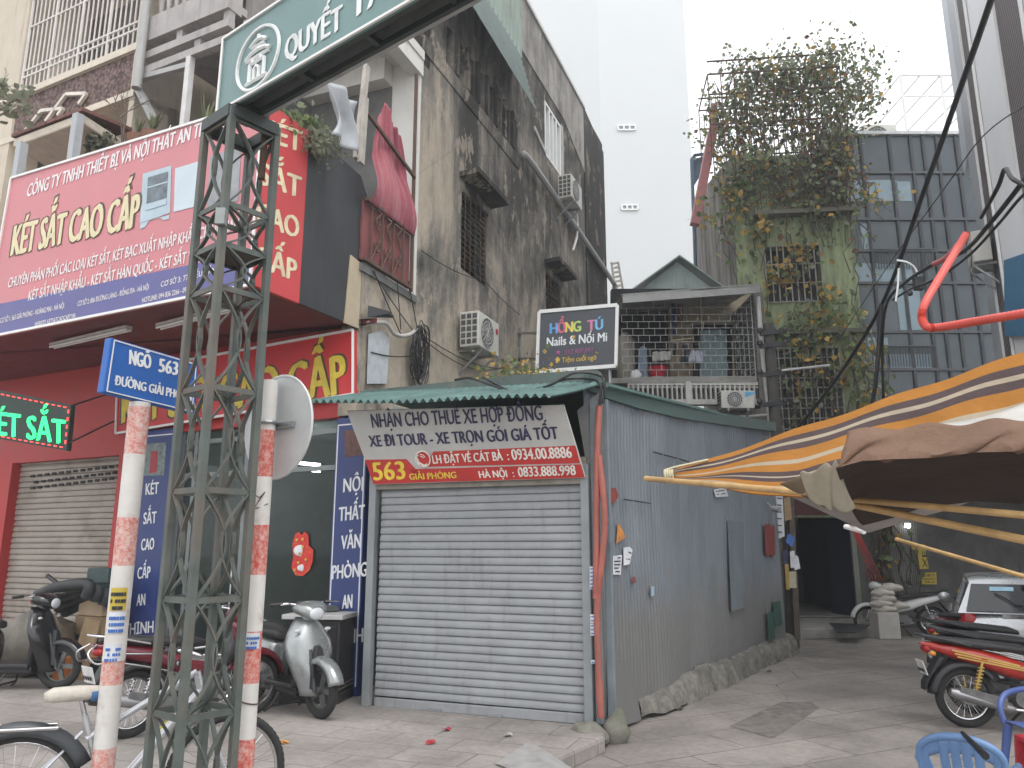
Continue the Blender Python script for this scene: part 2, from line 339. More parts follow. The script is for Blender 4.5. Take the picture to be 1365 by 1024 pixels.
g = MB(); q = [SS.at(967, 694, .04), SS.at(988, 697, .04), SS.at(990, 810, .04), SS.at(972, 815, .04)]; g.slab(q, sn*-.012); g.build('patched_hatch', mat('hatch_tin', (.165, .19, .212), .6, .15, 3, dirt=(.11, .125, .145), damt=.4, streak=True), sh)
g = MB()
for k in range(5):
    x = 1015+k*2.6; g.slab([SS.at(x, 700-random.random()*5, .05), SS.at(x+3.4, 702, .05), SS.at(x+4.4, 740+random.random()*6, .05), SS.at(x+1.2, 738, .05)], sn*-.004)
g.build('painted_patch', mat('red_spray_paint', (.22, .04, .035), .7, .3, 12), sh)
g = MB(); g.slab([SS.at(1018, 817, .05), SS.at(1027, 815, .05), SS.at(1029, 851, .05), SS.at(1021, 853, .05)], sn*-.004); g.slab([SS.at(1026, 803, .052), SS.at(1036, 801, .052), SS.at(1039, 833, .052), SS.at(1029, 836, .052)], sn*-.004)
g.build('painted_patch', mat('green_spray_paint', (.025, .085, .065), .7, .2, 12), sh)
g = MB(); g.slab([SS.at(809, 652, .04), SS.at(816, 650, .04), SS.at(820, 662, .04), SS.at(813, 672, .04), SS.at(808, 668, .04)], sn*-.004); g.build('painted_patch', mat('red_spray_paint', (.22, .04, .035)), sh)
g = MB(); g.slab([SS.at(804, 880, .06), SS.at(832, 884, .06), SS.at(848, 958, .06), SS.at(822, 968, .06), SS.at(806, 962, .06)], sn*-.01); g.build('loose_tin_sheet', TIN, sh)
g = MB(); pp = [SS.at(866, 603, .05), SS.at(880, 607, .05), SS.at(900, 612, .05), SS.at(918, 618, .05)]
for a, b in zip(pp, pp[1:]): g.bar(a, b-(b-a)*.15, .012, .015)
pp = [SS.at(826, 666, .05), SS.at(840, 668, .05), SS.at(865, 672, .05)]
for a, b in zip(pp, pp[1:]): g.bar(a, b-(b-a)*.15, .012, .012)
g.build('torn_edge', DARK, sh)
g = MB()        # rough concrete footing along the wall
def foot(u, v):
    U = .95+(SL-.8)*u; w2 = .17*min(1, .25+u*7)*(1+.1*sin(U*2.1)+.07*sin(U*5.7)); prof = [(.0, .16), (.12, .13), (.22, .03), (.3, -.16)][min(3, int(v*3+.5))]
    return B0+sdir*U+sn*(prof[0]*w2/.3)+V((0, 0, prof[1]*(.5+.5*min(1, u*4))*(1+.12*sin(U*2.7))+.008*sin(U*9+v*4)+.006*sin(U*23+v*9)*(v < .9)))+sn*.012*sin(U*13+v*3)
from mathutils import noise as mn
def foot2(u, v):
    v_ = v*3; k = min(2, int(v_)); p = foot(u, k/3).lerp(foot(u, (k+1)/3), v_-k); q = mn.fractal(p*7, 1., 2.2, 5); q2 = mn.noise(p*2.3)
    return p+(sn*.4+UP)*(.02*q+.01*q2)*(1 if v > .12 else .3)
g.grid(foot2, 300, 12); g.build('footing', mat('rough_footing', (.19, .18, .16), .95, .4, 12, bmp=1., dirt=(.07, .072, .06), damt=.7, dscale=5), sh, smooth=25)
# banner over the shutter, leaning out at the top
b_bl, b_br = FS.at(499, 646, .12), FS.at(780, 637, .12); b_tr, b_tl = FS.at(751, 540, .42), FS.at(462, 548, .42)
ba = thing('shop_banner', 'white and red vehicle hire banner with phone numbers leaning over the grey shutter', 'banner', b_bl)
BP = PL(b_bl, (b_br-b_bl).cross(b_tl-b_bl)); bn = BP.n if BP.n.dot(EYE-b_bl) > 0 else -BP.n
PAPER = mat('dirty_white_vinyl', (.47, .465, .44), .5, .1, 3, dirt=(.38, .4, .42), damt=.4); REDV = mat('red_vinyl', (.47, .035, .03), .45, .12, 3)
g = MB(); g.slab([BP.at(499, 646), BP.at(780, 637), BP.at(751, 540), BP.at(462, 548)], bn*-.03); g.build('panel', PAPER, ba)
g = MB()
L_ = lambda *p: [BP.at(x, y)+bn*.003 for x, y in p]
g.quad(*L_((498, 645.5), (571, 643), (542, 612), (486.5, 613))); g.quad(*L_((571, 643), (779.5, 636.5), (774.5, 619), (546, 625.5), (545, 627)))
g.quad(*L_((565, 622.5), (773.5, 617.5), (767, 594), (578, 602))); g.build('red_band', REDV, ba)
NAVY = mat('navy_ink', (.025, .025, .075), .5); CREAM = mat('cream_ink', (.75, .72, .66), .5); YEL = mat('yellow_ink', (.75, .55, .06), .5)
g = MB(); ptext(g, BP, 'NHẬN CHO THUÊ XE HỢP ĐỒNG', (497, 570), (724, 560), (494, 552), .005, .03); ptext(g, BP, 'XE ĐI TOUR - XE TRỌN GÓI GIÁ TỐT', (494, 595.5), (745, 585), (491, 581), .005, .05); g.build('lettering', NAVY, ba)
g = MB(); ptext(g, BP, 'LH ĐẶT VÉ CÁT BÀ  :', (578, 618), (679, 613), (576, 607), .006, .04); ptext(g, BP, '0934.00.8886', (684, 613), (763, 610), (681, 599), .006, .04)
ptext(g, BP, 'HÀ NỘI  :', (640, 637), (686, 635.5), (638, 628), .006, .05); ptext(g, BP, '0833.888.998', (692, 635.5), (768, 633), (690, 623), .006, .04)
cc = BP.at(564, 612); g.ring(cc+bn*.006, bn, .085, .008, 24, 4)
pr = [(556.5, 606), (555.5, 610), (559, 617), (566, 621), (570, 620)]; g.tube([BP.at(*q)+bn*.008 for q in pr], [.022, .014, .012, .014, .024], 6)
for r_ in (.03, .05): g.ring(BP.at(562, 612)+bn*.008, bn, r_, .005, 8, 4, -1.2, .2)
g.build('lettering', CREAM, ba)
g = MB(); g.disc(cc+bn*.001, bn, .088, .006, 24); g.build('phone_badge', REDV, ba)
g = MB(); ptext(g, BP, '563', (499.5, 640), (541, 638.5), (496, 617), .006, .05); ptext(g, BP, 'GIẢI PHÓNG', (547, 639.5), (609, 637), (545.5, 631.5), .006, .05); g.build('lettering', YEL, ba)
# corrugated red conduits up the corner
HOSE = mat('faded_red_conduit', (.33, .1, .075), .55, .2, 6, dirt=(.2, .12, .1), damt=.3)
def hose(name, path, r, m_, label, cat='conduit', period=.03, grp=None, own=True):
    P = [V(p) for p in path]; out = []; R = []
    for a, b in zip(P, P[1:]):
        n_ = max(2, int((b-a).length/period*2))
        for i in range(n_): out.append(a+(b-a)*i/n_); R.append(r*(1 if len(out) % 2 else .84))
    g = MB().tube(out, R, 9); o = g.build(name, m_, smooth=70); tag(o, label, cat, grp); return o
def spl(pts, n=8):
    P = [V(p) for p in pts]; P = [P[0]*2-P[1]]+P+[P[-1]*2-P[-2]]; out = []
    for i in range(1, len(P)-2):
        a, b, c_, d = P[i-1:i+3]
        for k in range(n):
            t = k/n; out.append(.5*((2*b)+(c_-a)*t+(2*a-5*b+4*c_-d)*t*t+(3*b-a-3*c_+d)*t**3))
    return out+[P[-2]]
CP = PL(B0+fn*.1, fn)
hose('conduit', spl([CP.at(*q) for q in ((799, 541), (797, 570), (796, 610), (795, 680), (795, 740), (794, 800))]), .034, HOSE, 'left of the two red ribbed conduits on the shed corner, ending beside the stickers', grp=None)
hose('conduit', spl([CP.at(*q) for q in ((798, 606), (802, 640), (806, 690), (803, 740), (796, 810), (798, 890), (801, 960))]), .034, HOSE, 'longer of two red ribbed conduits, running down the shed corner to the kerb stone')
# ================================================================ safe shop
D0 = gz(485, 928); DD = vpl(D0, -63.5); ddir = az(-63.5); dn = V((-ddir.y, ddir.x, 0)); dn = dn if dn.dot(EYE-D0) > 0 else -dn
def dp(u, z, off=0): return V((D0.x, D0.y, 0))+ddir*u+V((0, 0, z))+dn*off
def du(px, py): q = DD.at(px, py); return (q-D0).dot(ddir), q.z
shop = thing('safe_shop', 'red ground floor shop with glass front, blue pillars and beige roller shutter', 'shop', dp(2, 0))
REDW = mat('red_wall_paint', (.42, .03, .03), .55, .15, 2, dirt=(.2, .03, .03), damt=.25)
uS0, _ = du(160, 600); uS1, _ = du(18, 620); zS = du(90, 612)[1]; ZC = 4.5
g = MB()
def dbox(mb, u0, u1, z0, z1, f, d): mb.slab([dp(u0, z0, f), dp(u1, z0, f), dp(u1, z1, f), dp(u0, z1, f)], dn*-d)
dbox(g, uS0-.1, 11, zS, ZC, 0, .25); dbox(g, uS0-.22, uS0, 0, zS, 0, .25); dbox(g, uS1, uS1+.5, 0, zS, .02, .3); dbox(g, uS1+.6, 12, 0, zS, -.02, .2); dbox(g, .36, uS0-.12, 3.15, ZC, -.003, .2)
g.build('wall', REDW, shop)
g = MB(); a, b = dp(uS0, 0, -.14), dp(uS1, 0, -.14); shutter(g, b, a, .05, zS+.05, dn, .085, .018); rs = g.build('roller_shutter', mat('beige_shutter', (.33, .29, .25), .6, .15, 3, dirt=(.15, .11, .08), damt=.45), shop, smooth=35)
g = MB()
for k in range(3):
    for i in range(13):
        q = DD.at(34+i*9.6+(k % 2)*4.5, 634-i*1.15+k*8, -.11); g.box(q, (.09, .02, .035), ddir)
g.build('vent_slot', DARK, rs)
BLUE = mat('blue_vinyl', (.025, .045, .17), .45, .12, 3); WINK = mat('white_ink', (.74, .75, .76), .5, .05)
GLS = glass('shop_glass', (.02, .032, .03), .03, .42)
uL0, _ = du(228, 700); uL1, _ = du(172, 700); uR0, uR1 = du(489, 700)[0], du(447, 700)[0]
for (u0, u1, z0, z1, body, ys, cx, hh) in ((uL0, uL1, .0, 3.2, 'KÉT SẮT CAO CẤP AN THỊNH'.split(), (659, 698, 733, 771, 807, 845), (203, 200, 197, 192, 188, 185), 15),
                                       (uR0, uR1, .0, 3.12, 'NỘI THẤT VĂN PHÒNG AN THỊNH'.split(), (655, 693, 731, 770, 811, 858), (471, 469, 468, 466, 463, 461), 18)):
    g = MB(); dbox(g, u0, u1, z0, z1, .06, .25); pl_ = g.build('pillar', BLUE, shop)
    g = MB()
    for (uu) in (u0+.025, u1-.025): g.slab([dp(uu-.008, z0+.1, .061), dp(uu+.008, z0+.1, .061), dp(uu+.008, z1-.08, .061), dp(uu-.008, z1-.08, .061)], dn*.002)
    g.slab([dp(u0+.025, z1-.09, .061), dp(u1-.025, z1-.09, .061), dp(u1-.025, z1-.075, .061), dp(u0+.025, z1-.075, .061)], dn*.002)
    for wd, y, x in zip(body, ys, cx):
        hw = {2: 6.5, 3: 10, 4: 13, 5: 23, 6: 22}[len(wd)]*(1 if hh == 18 else .85)
        if wd == 'PHÒNG': hw = 23
        if wd in ('NỘI', 'VĂN'): hw = 13
        if wd == 'THẤT': hw = 17
        P = PL(dp(0, 0, .06), dn); sl_ = -.12; ptext(g, P, wd, (x-hw, y+hw*.1), (x+hw, y-hw*.1), (x-hw+.6, y+hw*.1-hh), .004, .035)
    g.build('lettering', WINK, pl_)
    g = MB(); P = PL(dp(0, 0, .06), dn)
    if hh == 15: q = [(194, 592), (222, 590), (219, 634), (192, 634)]
    else: q = [(459, 574), (484, 573), (487, 606), (460, 610)]
    g.slab([P.at(*k) for k in q], dn*.004); g.build('safe_picture', mat('print_green' if hh == 15 else 'print_brown', (.16, .2, .2) if hh == 15 else (.12, .05, .04), .5, .5, 14), pl_)
    if hh == 15: g = MB(); g.slab([P.at(*k)+dn*.005 for k in ((202, 602), (211, 601), (209, 630), (200, 631))], dn*.003); g.build('safe_picture', mat('print_red', (.35, .03, .04), .5, .3, 9), pl_)
g = MB(); zt = 3.2
g.slab([dp(uR1, .1, -.1), dp(uL0, .1, -.1), dp(uL0, zt, -.1), dp(uR1, zt, -.1)], dn*-.012); g.build('glass_front', GLS, shop)
g = MB(); um = (uR1+uL0)/2+.1
for u in (uR1+.03, um-.06, um+.06, um+1.0, uL0-.03): g.box(dp(u, zt/2, -.09), (.06, .07, zt), ddir)
for z in (.06, 2.55, 3.0): g.box(dp((uR1+uL0)/2, z, -.092), (uL0-uR1, .06, .06), ddir)
g.build('door_frame', mat('grey_aluminium', (.2, .22, .22), .4, .15, metal=.4), shop)
g = MB()
for s_ in (-.14, .14): g.tube([dp(um+s_, .8, -.02), dp(um+s_, 1.5, -.02)], .014, 8)
g.build('door_handle', CHROME, shop, smooth=60)
g = MB()   # room behind the glass
for q in ([dp(uR1-.2, 0, -4), dp(uL0+.3, 0, -4), dp(uL0+.3, 3.4, -4), dp(uR1-.2, 3.4, -4)], [dp(uR1-.2, 0, -.2), dp(uR1-.2, 0, -4), dp(uR1-.2, 3.4, -4), dp(uR1-.2, 3.4, -.2)],
          [dp(uL0+.3, 0, -.2), dp(uL0+.3, 0, -4), dp(uL0+.3, 3.4, -4), dp(uL0+.3, 3.4, -.2)], [dp(uR1-.2, 3.4, -.2), dp(uL0+.3, 3.4, -.2), dp(uL0+.3, 3.4, -4), dp(uR1-.2, 3.4, -4)]): g.quad(*q)
g.build('interior_wall', mat('shop_interior', (.25, .29, .27), .8, .15), shop)
g = MB()
for k in range(6):
    u = uR1+.2+k*.42; g.box(dp(u, .55+.2*(k % 3), -3.2), (.36, .5, 1.1+.4*(k % 3)), ddir)
g.build('stock_cabinet', mat('cabinet_grey', (.1, .12, .12), .4, .5, 2), shop, bevel=.01)
lt = glow('tube_light', (.9, 1, .97), 22)
for k in range(2):
    a = dp(0, 3.3, -2.6); 
    g = MB(); TPl = PL(dp(0, 0, -1.6-.25*k), dn); g.tube([TPl.at(386, 616+8*k), TPl.at(426, 620+8*k)], .022, 8); tag(g.build('ceiling_tube', lt, smooth=60), ('nearer' if not k else 'farther')+' glowing fluorescent tube seen through the shop glass', 'tube light', 'tubes in the shop')
# canopy box with the big billboard
E0 = DD.at(478, 438); SP = vpl(E0, 26.5); c0 = SP.at(334, 380); zc0 = c0.z; BBP = vpl(c0, -63.5)
fwd = (c0-E0).dot(dn)
def bp(u, z, off=0): return V((c0.x, c0.y, 0))+ddir*u+V((0, 0, z))+dn*off
bbl = BBP.at(0, 447); btl = BBP.at(22, 234); btr = BBP.at(343, 132)
uTL = (btl-c0).dot(ddir); uBL = 4.6; zT = 6.33
bbd = thing('billboard', 'large pink red safe shop billboard boxed out over the pavement with blue strip', 'billboard', c0)
PINK = mat('glare_paled_red_print', (.54, .195, .215), .5, .08, 1.2); REDS = mat('side_red_print', (.5, .055, .06), .5, .1, 2); BLUS = mat('glare_paled_blue_print', (.1, .1, .27), .5, .1, 2)  # veiling glare over the billboard is mixed into its pale red and blue
g = MB(); g.slab([bp(0, zc0, 0), bp(uBL, zc0, 0), bp(uBL-.1, zT+.12, 0), bp(0, zT, 0)], dn*-.06); g.build('front_panel', PINK, bbd)
g = MB(); g.slab([bp(0, zc0, .002), bp(uBL, zc0, .002), bp(uBL-.02, zc0+.43, .002), bp(0, zc0+.36, .002)], dn*.003); g.build('blue_strip', BLUS, bbd)
g = MB()
for a, b in ((bp(0, zc0, .01), bp(uBL, zc0, .01)), (bp(uBL, zc0, .01), bp(uBL-.1, zT+.12, .01)), (bp(uBL-.1, zT+.12, .01), bp(0, zT, .01)), (bp(0, zT, .01), bp(0, zc0, .01))): g.bar(a, b, .02, .03)
g.build('white_edging', WHITE, bbd)
SIG = mat('billboard_white_ink', (.72, .68, .68), .5, .04); YCR = mat('cream_yellow_ink', (.66, .58, .36), .5, .06); OUTL = mat('dark_outline_ink', (.07, .045, .02), .5)
g = MB(); ptext(g, BBP, 'CÔNG TY TNHH THIẾT BỊ VÀ NỘI THẤT AN THỊNH', (36, 263), (298, 172), (39, 246), .006, .035)
ptext(g, BBP, 'CHUYÊN PHÂN PHỐI CÁC LOẠI KÉT SẮT, KÉT BẠC XUẤT NHẬP KHẨU CHÍNH HÃNG', (11, 384), (326, 304), (13, 371), .006, .03)
ptext(g, BBP, 'KÉT SẮT NHẬP KHẨU - KÉT SẮT HÀN QUỐC - KÉT SẮT VĂN PHÒNG', (38, 401), (310, 336), (40, 388), .006, .03)
ptext(g, BBP, 'CƠ SỞ 1: 563 GIẢI PHÓNG - HOÀNG MAI - HÀ NỘI', (1, 431), (86, 411), (1.5, 424.5), .007, .03); ptext(g, BBP, 'CƠ SỞ 2: 806 ĐƯỜNG LÁNG - ĐỐNG ĐA - HÀ NỘI', (104, 408.5), (199, 386), (104.5, 402), .007, .03)
ptext(g, BBP, 'CƠ SỞ 3: 77 MIẾU ĐẦM', (215, 383), (288, 363.5), (215.5, 376), .007, .03); ptext(g, BBP, 'WEBSITE: KETSATCAOCAP7.VN', (47, 436), (101, 424), (47.3, 430), .007, .03)
ptext(g, BBP, 'HOTLINE: 094 836 2266 - 0979 4', (190, 404), (258, 387.5), (190.4, 397.5), .007, .03); g.build('lettering', SIG, bbd)
g = MB(); ptext(g, BBP, 'KÉT SẮT CAO CẤP', (14, 342.5), (184, 304), (20, 300), .005, .075); g.build('letter_outline', OUTL, bbd)
g = MB(); ptext(g, BBP, 'KÉT SẮT CAO CẤP', (15.5, 341), (183, 303), (21, 301.5), .009, .045); g.build('lettering', YCR, bbd)
PB = mat('print_pale_blue', (.4, .5, .56), .5, .12, 3)
def pq(m_, nm, pts, l): g = MB(); g.slab([BBP.at(*p)+dn*l for p in pts], dn*.002); return g.build(nm, m_, bbd)
pq(PB, 'safe_picture', ((187, 298), (191, 232), (229, 221), (227, 284)), .004); pq(mat('print_slate', (.12, .15, .17), .5, .5, 9), 'safe_picture', ((196, 272), (198, 237), (225, 229), (223, 264)), .007)
pq(mat('print_white_blue', (.5, .58, .63), .5, .06, 3), 'safe_picture', ((232, 283), (234, 225), (270, 214), (267, 274)), .004); pq(PB, 'safe_picture', ((187, 306), (188, 298), (226, 287), (226, 292), (219, 294), (213, 290), (199, 295), (194, 303)), .005)
pq(PB, 'safe_picture', ((197, 252), (197.2, 250), (224.5, 242), (224.3, 244)), .01); pq(PB, 'safe_picture', ((196, 281), (196.5, 273), (223, 265), (222.5, 273)), .01); pq(mat('print_grey', (.27, .28, .3), .5, .2, 5), 'safe_picture', ((276, 280), (281, 208), (322, 196), (318, 268)), .004)
g = MB(); sdv = az(26.5); uR = (SP.at(396, 402)-c0).dot(sdv); uE = (SP.at(480, 438)-c0).dot(sdv)
sp_ = lambda u, z, o=0: V((c0.x, c0.y, 0))+sdv*u+V((0, 0, z))+V((sdv.y, -sdv.x, 0))*o
g.slab([sp_(.035, zc0, .03), sp_(uR, zc0, .03), sp_(uR, zT, .03), sp_(.035, zT, .03)], V((sdv.y, -sdv.x, 0))*-.05); g.build('side_panel', REDS, bbd)
g = MB(); SPo = PL(sp_(0, 0, .03), V((sdv.y, -sdv.x, 0)))
for wd, y0, y1, t in (('KÉT', (347, 185), (401, 203), 29), ('SẮT', (345, 245), (400, 264), 29), ('CAO', (342, 298), (397, 318), 29), ('CẤP', (340, 355), (394, 375), 29)): ptext(g, SPo, wd, y0, y1, (y0[0]+1.5, y0[1]-t), .004, .05)
g.build('lettering', mat('cream_side_ink', (.68, .6, .4), .5), bbd)
g = MB(); g.slab([sp_(uR, zc0, .032), sp_(uE-.32, zc0, .032), sp_(uE-.02, zc0+.42, .032), sp_(uE, zT-.35, .032), sp_(uE-.15, zT-.12, .032), sp_(uR, zT+.02, .032)], V((sdv.y, -sdv.x, 0))*-.05); g.build('black_panel', mat('charcoal_board', (.03, .032, .036), .5, .25, 2, dirt=(.055, .06, .065), damt=.4, streak=True), bbd)
g = MB(); uc = (SP.at(457, 345)-c0).dot(sdv); g.slab([sp_(uE-.36, zc0-.02, .045), sp_(uE, zc0-.02, .045), sp_(uE, zc0+.8, .045), sp_(uE-.3, zc0+.86, .045)], V((sdv.y, -sdv.x, 0))*-.02); g.build('bare_board', mat('bare_plywood', (.42, .35, .25), .7, .15, 3), bbd)
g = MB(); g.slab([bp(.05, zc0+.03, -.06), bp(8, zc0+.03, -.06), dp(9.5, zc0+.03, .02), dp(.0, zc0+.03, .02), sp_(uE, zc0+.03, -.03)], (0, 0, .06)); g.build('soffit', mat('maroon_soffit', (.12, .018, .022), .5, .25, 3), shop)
for k, (a, b) in enumerate((((70, 460), (172, 436)), ((212, 434), (330, 404)))):
    P = PL((0, 0, zc0-.02), UP); A_, B_ = P.at(*a), P.at(*b); t = thing('tube_fixture', ('left' if not k else 'right')+' unlit twin tube fixture under the billboard canopy', 'light fixture', A_, 'canopy light fixtures')
    g = MB(); g.bar(A_, B_, .09, .03); g.build('housing', mat('dirty_white_tin', (.5, .48, .45), .5), t)
    for s_ in (-.03, .03): g = MB(); d_ = (B_-A_).normalized().cross(UP)*s_; g.tube([A_+d_-UP*.035, B_+d_-UP*.035], .014, 8); g.build('tube', WHITE, t, smooth=60)
# fascia over the glass front
fa = thing('fascia_sign', 'red fascia board with yellow lettering above the glass shop front', 'sign', dp(2, 3.3)); FP = PL(dp(0, 0, .12), dn)
g = MB(); g.slab([FP.at(155, 578), FP.at(471, 525.5), FP.at(471, 440), FP.at(158, 497)], dn*-.1); g.build('panel', mat('fascia_red', (.5, .025, .03), .45, .1, 2), fa)
g = MB()
for a, b in (((155, 578), (471, 525.5)), ((471, 525.5), (471, 440)), ((471, 440), (158, 497)), ((158, 497), (155, 578))): g.bar(FP.at(*a)+dn*.01, FP.at(*b)+dn*.01, .02, .03)
g.build('white_edging', WHITE, fa)
g = MB(); ptext(g, FP, 'KÉT SẮT CAO CẤP', (162, 566), (463, 526), (163, 519), .004, .07); g.build('letter_outline', OUTL, fa)
g = MB(); ptext(g, FP, 'KÉT SẮT CAO CẤP', (163.5, 564), (461.5, 525), (164.5, 520), .008, .045); g.build('lettering', mat('gold_ink', (.62, .47, .05), .45), fa)
# LED sign hung out from the red wall
LP = PL(dy(40, 560, 9.6), (-.25, -.97, 0)); led = thing('led_sign', 'black LED board with glowing green letters and red dashed border on the red wall', 'led sign', LP.at(88, 600))
g = MB(); g.slab([LP.at(-75, 572), LP.at(89, 601), LP.at(95, 540), LP.at(-72, 505)], -LP.n*(-.07 if LP.n.dot(EYE-LP.p) < 0 else .07)); g.build('board', mat('led_black', (.012, .03, .022), .5), led)
LG = glow('led_green', (.02, .7, .17), .95); g = MB(); ptext(g, LP, 'KÉT SẮT', (-21, 577), (87, 592), (-20, 547), .006, .05); g.build('lettering', LG, led)
g = MB()
for (a, b) in (((-70, 511), (92, 544)), ((-72, 569), (87, 597)), ((92, 545), (87, 596))):
    A_, B_ = LP.at(*a, .006), LP.at(*b, .006); k = int((B_-A_).length/.09)
    for i in range(k): g.bar(A_+(B_-A_)*(i+.15)/k, A_+(B_-A_)*(i+.6)/k, .012)
g.build('border_lights', glow('led_red', (1, .06, .05), 1.1), led)
g = MB()
for a, b in (((95, 541), (160, 520)), ((93, 590), (155, 560))): g.tube([LP.at(*a), DD.at(b[0], b[1])], .012, 6)
g.build('bracket', DARKM, led)
# paper cat cut-out on the glass: plain red and gold shape
GP_ = PL(dp(0, 0, -.08), dn); t = thing('paper_decoration', 'red and gold paper new year cut-out stuck on the shop glass', 'decoration', GP_.at(402, 765))
g = MB(); g.slab([GP_.at(*p) for p in ((394, 712), (399, 709), (402, 714), (406, 709), (411, 713), (412, 728), (418, 733), (417, 748), (413, 760), (404, 768), (394, 767), (389, 757), (391, 742), (390, 726))], dn*.004); g.build('body', mat('cutout_red', (.6, .03, .02), .4, .3, 25, dirt=(.7, .4, .05), damt=.3, dscale=9), t)
g = MB(); g.ball(GP_.at(401, 734)+dn*.006, .085, 12, (1, .15, .8)); g.ball(GP_.at(403, 757)+dn*.006, .06, 10, (1, .15, .7)); g.build('face', WINK, t, smooth=60)
g = MB()
for q in ((396, 730), (405, 729), (401, 738), (397, 720), (405, 719), (399, 750), (394, 760), (409, 746)): g.ball(GP_.at(*q)+dn*.02, .017, 8, (1, .3, 1))
g.build('gold_detail', mat('gold_foil', (.65, .42, .05), .35), t)
# ================================================================ weathered house
W0 = DD.at(482, 470); wd = az(21.5); WP = vpl(W0, 21.5); wn = V((wd.y, -wd.x, 0)); wn = wn if wn.dot(EYE-W0) > 0 else -wn
def wp(u, z, off=0): return V((W0.x, W0.y, 0))+wd*u+V((0, 0, z))+wn*off
def wu(px, py): q = WP.at(px, py); return (q-W0).dot(wd), q.z
def grime(name, beige, mid, dark, amt):
    m, nt, bs = base(name); c3 = coords(nt)
    n_ = N(nt, 'ShaderNodeTexNoise'); n_.inputs['Scale'].default_value = .42; n_.inputs['Detail'].default_value = 12; n_.inputs['Roughness'].default_value = .66; n_.inputs['Distortion'].default_value = .9; nt.links.new(coords(nt, (1, 1, .62)), n_.inputs['Vector'])
    s1 = noise(nt, coords(nt, (1, 1, .1)), 5.5, 8, .7); s3 = noise(nt, c3, 11, 9, .78); s4 = noise(nt, coords(nt, (1, 1, .3)), 2.2, 10, .75)
    sep = N(nt, 'ShaderNodeSeparateXYZ'); nt.links.new(c3, sep.inputs[0]); hz = N(nt, 'ShaderNodeMapRange'); nt.links.new(sep.outputs['Z'], hz.inputs[0]); hz.inputs[1].default_value = 3.5; hz.inputs[2].default_value = 9.5; hz.inputs[3].default_value = -.1; hz.inputs[4].default_value = .06
    def ma(x, k, y):
        a = N(nt, 'ShaderNodeMath', operation='MULTIPLY_ADD'); nt.links.new(x, a.inputs[0]); a.inputs[1].default_value = k; nt.links.new(y, a.inputs[2]); return a.outputs[0]
    v = ma(s1, .3, ma(s4, .42, ma(s3, .2, ma(n_.outputs['Fac'], .95, hz.outputs[0]))))
    mr = N(nt, 'ShaderNodeMapRange'); nt.links.new(v, mr.inputs[0]); mr.inputs[1].default_value = .7-amt; mr.inputs[2].default_value = 1.17-amt
    c = ramp(nt, mr.outputs[0], [(0, tuple(x*1.15 for x in beige)), (.3, beige), (.52, mid), (.78, dark), (1, tuple(x*.7 for x in dark))])
    pk = noise(nt, coords(nt, (1, 1, .55), (0, 0, .4)), 2.6, 10, .72); c = mix(nt, ramp(nt, pk, [(.56, 0.), (.6, .55)]), c, tuple(min(1, x*1.12) for x in beige))
    vr = N(nt, 'ShaderNodeTexVoronoi', feature='DISTANCE_TO_EDGE'); vr.inputs['Scale'].default_value = .5; nt.links.new(c3, vr.inputs['Vector'])
    c = mix(nt, ramp(nt, vr.outputs['Distance'], [(.0, .3), (.005, 0.)]), c, (.05, .045, .04)); c = mix(nt, .5, c, ramp(nt, s3, [(.3, .7), (.7, 1.2)]), 'MULTIPLY')
    nt.links.new(c, bs.inputs['Base Color']); bs.inputs['Roughness'].default_value = .95; bs.inputs['Specular IOR Level'].default_value = .2; bump(nt, bs, s3, .6, .025); return m
GR1 = grime('stained_plaster', (.39, .335, .27), (.195, .18, .158), (.06, .057, .053), .04); GR2 = grime('sooty_plaster', (.3, .26, .21), (.13, .118, .105), (.05, .047, .044), .14)
GR3 = grime('grey_plaster', (.4, .38, .35), (.28, .265, .245), (.12, .113, .105), -.08)
wh = thing('weathered_house', 'tall old house with soot stained plaster side wall and louvred windows', 'house', wp(6, 0))
UE = 12.15; ZT = 13.05
def holes(mb, P, u0, u1, z0, z1, hs, th, nrm):
    us = sorted({u0, u1}|{h[0] for h in hs}|{h[1] for h in hs}); zs = sorted({z0, z1}|{h[2] for h in hs}|{h[3] for h in hs})
    for a, b in zip(us, us[1:]):
        run = None
        for c_, d in zip(zs, zs[1:]):
            if any(h[0] <= a and b <= h[1] and h[2] <= c_ and d <= h[3] for h in hs):
                if run: mb.slab([P(a, run[0]), P(b, run[0]), P(b, run[1]), P(a, run[1])], nrm*-th); run = None
            else: run = (run[0], d) if run else (c_, d)
        if run: mb.slab([P(a, run[0]), P(b, run[0]), P(b, run[1]), P(a, run[1])], nrm*-th)
win1 = (2.76, 3.8, 5.98, 7.3); win2 = (6.97, 7.95, 5.6, 7.3); win3 = (6.99, 8.15, 10.12, 11.45)
vents = [(2.1+.42*k, 2.36+.42*k, 9.25, 9.95) for k in range(8)]
g = MB(); holes(g, wp, 1.31, UE, 0, ZT, [win1, win2, win3]+vents, .28, wn); g.slab([wp(-.05, 3.15, -.01), wp(1.31, 3.15, -.01), wp(1.31, 5.03, -.01), wp(-.05, 5.03, -.01)], wn*-.26); g.build('side_wall', GR1, wh)
g = MB(); g.slab([wp(10.15, 3, .03), wp(UE+.02, 3, .03), wp(UE+.02, ZT-.25, .03), wp(10.15, ZT+.05, .03)], wn*-.05); g.build('dark_wall_section', GR2, wh)
g = MB(); g.slab([wp(5.35, 11.75, .02), wp(8.4, 11.75, .02), wp(10.15, 11.2, .02), wp(10.15, ZT+.06, .02), wp(5.35, ZT+.1, .02)], wn*-.05); g.build('upper_band', GR3, wh)
g = MB(); q = wp(UE, 0); g.slab([q, q+V((-4, 1.6, 0)), q+V((-4, 1.6, ZT-.3)), q+V((0, 0, ZT-.3))], wd*-.25)
